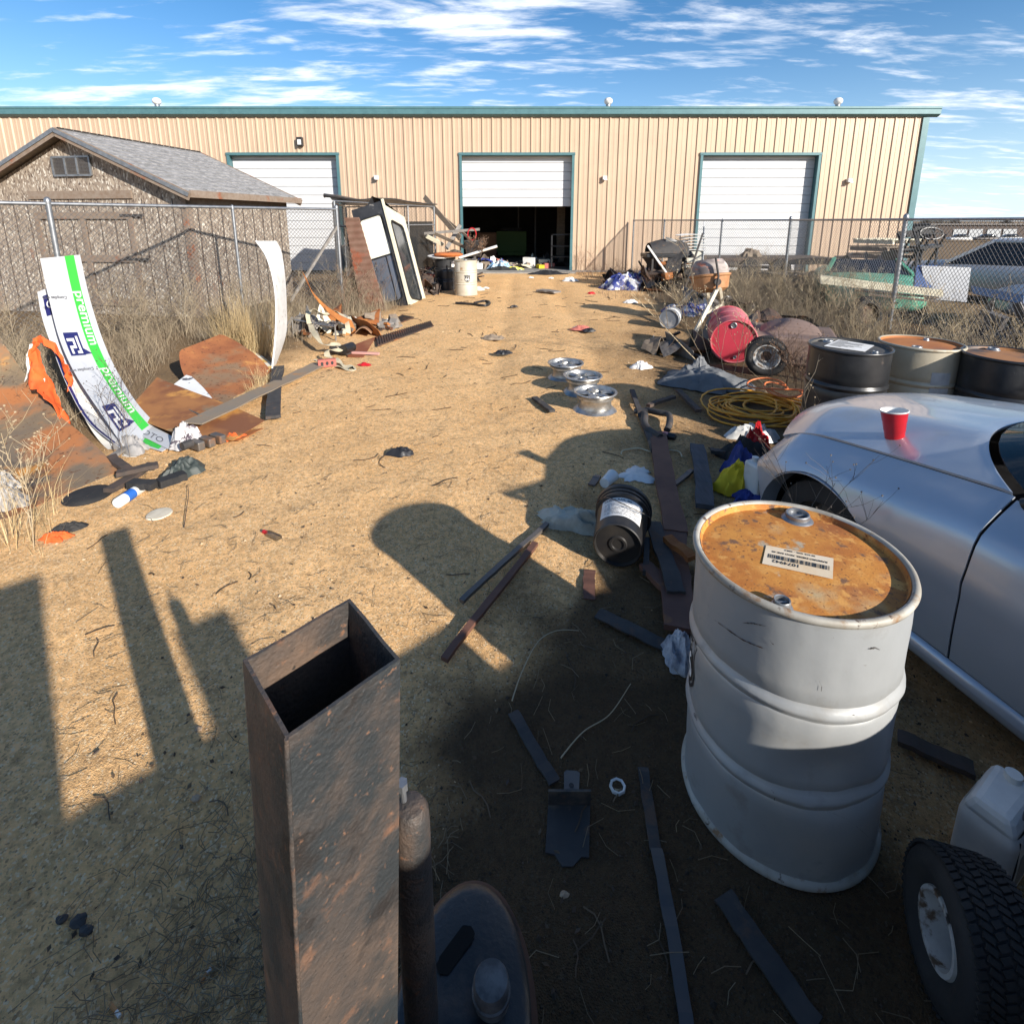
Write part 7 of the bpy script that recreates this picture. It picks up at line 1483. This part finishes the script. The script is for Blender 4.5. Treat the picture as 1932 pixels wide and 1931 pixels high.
for _ in range(150):
    y = .8 + 13 * GR.random() ** 1.4; x = GR.uniform(-2.6, 3.4) if y > 3 else GR.uniform(-1.4, 1.0) * (.4 + y * .5)
    a = GR.gauss(.6, .7); l = GR.uniform(.06, .30) * (.6 + .06 * y); pts = [V((x, y, 0))]
    for k in range(4): a += GR.uniform(-.6, .6); pts.append(pts[-1] + V((math.cos(a), math.sin(a), 0)) * l / 4)
    for p in pts: p.z = ground_z(p.x, p.y) + .006
    e.tube(pts, .0018 + .0005 * y, 3, False)
e.build('loose_twigs', straw('dark_twigs', [(.07, .05, .035), (.13, .09, .06), (.2, .14, .09)]))['kind'] = 'stuff'
e = MB()
for _ in range(2600):
    y = .5 + 16 * GR.random() ** 1.5; x = GR.uniform(-1, 1) * (.9 + .42 * y)
    if x < -3.2 or x > 3.6: continue
    if fbm(x * .9, y * .9, 12) < .02 and GR.random() < .7: continue
    s = GR.uniform(.004, .011) * (1 + .12 * y); a = GR.uniform(0, 6.28); z = ground_z(x, y) + .004; c, sn = math.cos(a) * s, math.sin(a) * s
    e.add([V((x + c, y + sn, z + GR.uniform(0, .006))), V((x - sn * .5, y + c * .5, z + GR.uniform(.002, .008))), V((x - c, y - sn, z + GR.uniform(0, .006))), V((x + sn * .5, y - c * .5, z))], [(0, 1, 2, 3)])
e.build('leaf_litter', straw('leaf_bits', [(.05, .035, .025), (.12, .08, .05), (.09, .07, .06), (.2, .14, .08)]))['kind'] = 'stuff'
for k, pts in enumerate((((966, 1322), (985, 1270), (1015, 1215), (1050, 1193), (1092, 1190)), ((1058, 1430), (1100, 1385), (1150, 1352), (1190, 1290)), ((347, 995), (352, 965), (356, 935), (354, 915)))):
    f = crv([G(x, y, .012) for x, y in pts]); e = MB(); e.tube([f(i / 24) + V((0, 0, .012 * math.sin(3.1 * i / 24))) for i in range(25)], [.0030 - .0015 * i / 24 for i in range(25)], 5)
    solo(e, 'dry_twig', ST_PALE if k < 2 else M['wood_dark'], ('long curved pale twig arching over the oily soil', 'pale twig reaching from the bracket towards the silver drum', 'dark curved twig on the sand below the black pads')[k], 'twig', smooth=60)
for (p, q), lb in ((((378, 1852), (398, 1826)), 'cigarette butt nearest the rusty chute'), (((208, 1893), (226, 1917)), 'cigarette butt nearest the bottom left of the photo')):
    Mx, ln = lying(p, q, .0045); t = thing('cigarette_butt', lb, 'cigarette butt', G(*p)); e = MB(); e.lathe([(0, 0), (.0042, 0), (.0042, ln * .62), (0, ln * .62)], 10, Mx); e.build('filter', mat('cork_paper', (.5, .22, .07)), t, world=True); e = MB(); e.lathe([(.0042, ln * .62), (.0042, ln), (0, ln)], 10, Mx); e.build('paper', M['white'], t, world=True)
for k, (x, y, sz, lb) in enumerate(((150, 1742, .020, 'dark stone, uppermost of three at the lower left'), (163, 1758, .017, 'dark stone below another at the lower left'), (118, 1736, .016, 'dark stone leftmost of three at the lower left'), (375, 1378, .014, 'pale stone left of the rusty chute'), (1065, 1690, .013, 'pale stone lying right of the black tank'), (370, 1508, .016, 'brown stone beside the rusty chute'))):
    c = G(x, y); e = MB(); e.sheet(lambda u, v: (lambda a, b_: c + V((math.cos(a) * math.sin(b_), math.sin(a) * math.sin(b_) * .75, .55 * math.cos(b_) + .35)) * sz * (1 + .35 * fbm(math.cos(a) * math.sin(b_) * 1.5 + k * 7, math.sin(a) * math.sin(b_) * 1.5, math.cos(b_))))(6.2832 * u, 3.1416 * v), 14, 8)
    solo(e, 'stone', M['steel_dark'] if k < 3 else mat('pale_stone', (.45, .32, .2), (.32, .22, .14), 40), lb, 'stone', smooth=35)
# ------------------------------------------------------------------ rubbish in and before the open door
def dbox(x, y, Y, w_, d_, h_, name, m_, label, cat, rz=0, z=None, bevel=.01):
    q = D(x, y, Y); e = MB(); e.box((0, 0, h_ / 2), (w_, d_, h_)); o = e.build(name, m_, None, bevel=bevel); o.location = (q.x, q.y, .06 if z is None else z); o.rotation_euler = (0, 0, rz); return tag(o, label, cat)
cb = D(915, 470, 26); CBT = thing('wood_cabinet', 'brown wooden cabinet standing inside the open door', 'cabinet', (cb.x, cb.y, .06), rad(10)); e = MB(); e.box((0, 0, .62), (1.05, .5, 1.24)); e.build('body', mat('brown_veneer', (.24, .10, .04), (.19, .08, .03), 4), CBT); e = MB(); e.box((.1, -.26, .62), (.7, .02, 1.1)); e.build('door', mat('brown_veneer_door', (.30, .13, .05)), CBT)
gm_ = D(965, 470, 27.4); GMT = thing('green_machine', 'green steel machine standing inside the dark warehouse', 'machine', (gm_.x, gm_.y, .06)); e = MB(); e.box((0, 0, .78), (1.5, .8, 1.0)); e.box((0, 0, .18), (1.4, .7, .2)); e.build('body', mat('olive_green_enamel', (.10, .17, .03)), GMT, bevel=.02); e = MB(); e.box((0, .1, 1.36), (1.0, .4, .16)); e.build('top_tray', M['steel_dark'], GMT)
sk = D(1055, 470, 20.7); SKT = thing('shelf_unit', 'tall dark shelf unit inside the right side of the door', 'shelf', (sk.x + .1, sk.y, .06)); 
for x in (-.4, .4): e = MB(); e.box((x, 0, .65), (.05, .45, 1.3)); e.build('side_panel', M['black'], SKT)
for z in (.05, .45, .85, 1.28): e = MB(); e.box((0, 0, z), (.85, .45, .04)); e.build('shelf_board', M['black'], SKT)
for k, (x, y, Y, w_, h_, m_, lb) in enumerate(((915, 493, 20.3, .35, .25, 'wood', 'brown carton on the slab below the cabinet'), (902, 496, 20.0, .30, .22, 'white', 'white box at the left end of the door slab'), (1000, 488, 20.8, .5, .38, 'white', 'white plastic bin inside the door'), (1012, 489, 20.9, .6, .35, 'steel_grey', 'grey crate inside the door behind the white bin'), (1030, 484, 20.6, .55, .14, 'cream', 'cream carton lying on the stack beside the shelf'), (1030, 490, 20.5, .6, .16, 'wood', 'brown carton under the cream carton'), (1022, 497, 20.2, .35, .14, 'yellow', 'small yellow box at the right on the door slab'), (1035, 496, 20.25, .4, .2, 'brick', 'red box before the carton stack'), (960, 487, 20.9, .7, .12, 'wood', 'flat carton lying before the green machine'), (935, 495, 20.1, .4, .1, 'black', 'black tray lying on the door slab'))):
    dbox(x, y, Y + .5, w_, .35, h_, 'carton', M[m_], lb, 'box', rad(GR.uniform(-25, 25)), .06 if k != 4 else .24)
rag(D(948, 490, 20.4) * V((1, 1, 0)) .__class__((1, 1, 1)) if False else V((D(945, 490, 20.4).x, 20.4, .06)), .45, .3, .35, 'plastic_bag', mat('blue_white_bag', (.16, .30, .45), (.6, .62, .64), 6, .45, .6, .4), 'blue and white plastic bag heaped inside the door', 'bag', seed=91, rough=1.4)
rag(V((D(970, 497, 20.05).x, 20.1, .06)), .4, .2, .12, 'yellow_bag', mat('yellow_white_bag', (.65, .60, .10), (.66, .66, .62), 6, .5, .6), 'yellow and white bag lying on the door slab', 'bag', seed=92, rough=1.2)
rag(V((D(948, 498, 19.9).x, 19.95, .06)), .5, .2, .15, 'black_rags', M['rubber'], 'black rags lying at the left of the door slab', 'rags', seed=93, rough=1.2)
heap((D(915, 470, 21).x, 21.3, .03), 1.1, .8, .45, 70, 'rubbish heaped inside the left of the open door', 'rubbish', [M['wood'], M['black'], M['paper'], M['steel_grey'], M['blue'], M['brick']], 95, .15, .6, 'rubbish_heap')
heap((D(1015, 470, 21.5).x, 21.6, .03), 1.2, .7, .4, 60, 'rubbish heaped inside the right of the open door', 'rubbish', [M['wood'], M['black'], M['wood_dark'], M['cream'], M['steel_grey']], 96, .15, .6, 'rubbish_heap')
rag(G(1030, 518), .62, .25, .16, 'black_sheet', M['black'], 'black plastic sheet lying in front of the door slab', 'plastic sheet', seed=94)
for k, (x, y, s, m_, lb) in enumerate(((892, 548, .30, 'cream', 'pale curved offcut lying right of the silver shield drum'), (917, 545, .1, 'white', 'small white scrap on the track before the door'), (1002, 525, .09, 'white', 'white scrap left of two scraps before the black sheet'), (1040, 526, .09, 'white', 'white scrap right of the pair before the black sheet'), (1075, 531, .25, 'white', 'white rubbish in weeds right of the door'), (1115, 555, .11, 'red', 'small red scrap at the right of the track'), (970, 580, .09, 'black', 'small black cap lying in the middle of the track'), (1097, 623, .16, 'brick', 'red drill shaped scrap lying on the track'), (1112, 626, .12, 'black', 'black scrap beside the red scrap on the track'), (930, 640, .16, 'wood', 'brown leaves lying on the track left of the wheels'), (950, 668, .12, 'black', 'dark twig clump on the track behind the wheels'), (743, 1012, .05, 'rubber', 'x') , (733, 607, .09, 'white', 'small white scrap beside the left grates'), (665, 603, .12, 'white', 'white hook shaped scrap behind the left grates'), (1190, 572, .16, 'white', 'white scrap in weeds left of the cement mixer'), (687, 690, .08, 'red', 'tangled red cord scrap right of the brick'), (758, 857, .11, 'black', 'dark plant scrap on the sand above the drum shadow'), (1093, 622, .13, 'white', 'white scrap under the red scrap on the track'))):
    if lb != 'x': rag(G(x, y), s, s * .6, s * .5, 'litter_scrap', M[m_], lb, 'scrap', seed=200 + k, rough=1.5, n=30)
f = crv([G(x, y, .03) for x, y in ((860, 572), (890, 574), (915, 577), (924, 572), (915, 568), (895, 572))]); e = MB(); e.tube([f(k / 24) for k in range(25)], .03, 6); solo(e, 'black_hose', M['black'], 'short curved black hose lying in front of the silver shield drum', 'hose', smooth=60)
# ------------------------------------------------------------------ behind the camera: invented locker, crates and brush added to cast the foreground shade
def at_pa(perp, along): return V((.733 * perp - .681 * along, .675 * perp + .732 * along, 0))
def crate(perp, along, wd, h, label, name='shade_caster_crate', cat='crate', dp=.6, m_=None):  # invented shade caster, width and height set by the shadow edge wanted
    c = at_pa(perp, along); t = thing(name, label, cat, c, math.atan2(.675, .733)); m_ = m_ or M['wood']
    for s in (-1, 1):
        for k in range(max(2, round(h / .16))): n_ = max(2, round(h / .16)); z = h * (k + .5) / n_; e = MB(); e.box((0, s * dp / 2, z), (wd, .022, h / n_ - .006)); e.build('slat', m_, t)
    for sx in (-1, 1):
        e = MB(); e.box((sx * (wd / 2 - .02), 0, h / 2), (.03, dp - .03, h - .01)); e.build('end_panel', m_, t)
    e = MB(); e.box((0, 0, h - .03), (wd - .07, dp - .05, .025)); e.build('lid', m_, t); return t
CAB = at_pa(-.55, -.75); CB2 = thing('shade_caster_locker', 'made-up grey locker added behind the camera at left to cast shade', 'locker', CAB, math.atan2(.675, .733))
e = MB(); e.box((-.27, 0, .86), (1.36, .5, 1.70)); e.build('body', M['steel_grey'], CB2, bevel=.01)
e = MB(); e.box((0, -.26, .86), (.66, .02, 1.6)); dd = e.build('door', M['steel_grey'], CB2); e = MB(); e.box((.25, -.28, .9), (.03, .03, .14)); e.build('handle', M['steel_dark'], dd)
crate(.375, -.75, 1.05, 1.00, 'wide made-up crate added behind the camera beside the locker to cast shade')
crate(1.055, -.71, .38, .92, 'narrow made-up crate added behind the camera at right to cast shade')
crate(.40, -1.45, .22, 1.62, 'tall narrow made-up crate added behind the wide crate to cast shade', dp=.4)
crate(1.55, -.78, .62, .80, 'low made-up crate added behind the camera beside the silver car to cast shade')

for k, (pp_, al, z, sc_) in enumerate(((-.40, -.75, 1.70, .55), (-.9, -.8, 1.70, .6), (.05, -.75, 1.0, .45), (.55, -.7, 1.0, .5), (.75, -.75, 1.0, .45), (1.1, -.7, .92, .4), (1.5, -.75, .80, .4), (.40, -1.45, 1.62, .4))):
    o = VAR[k % 7].build('shade_caster_brush', ST_MIX); o.scale = (sc_, sc_, sc_ * .8); c = at_pa(pp_, al); o.location = (c.x, c.y, z + .01); o.rotation_euler = (rad(75), 0, k * 1.3); tag(o, 'made-up dry brush added on the crates and locker to break up their shadow edges', 'brush', 'made-up brush added on the shade casters behind the camera')  # brush added only to fray the shadow edges of the blockers
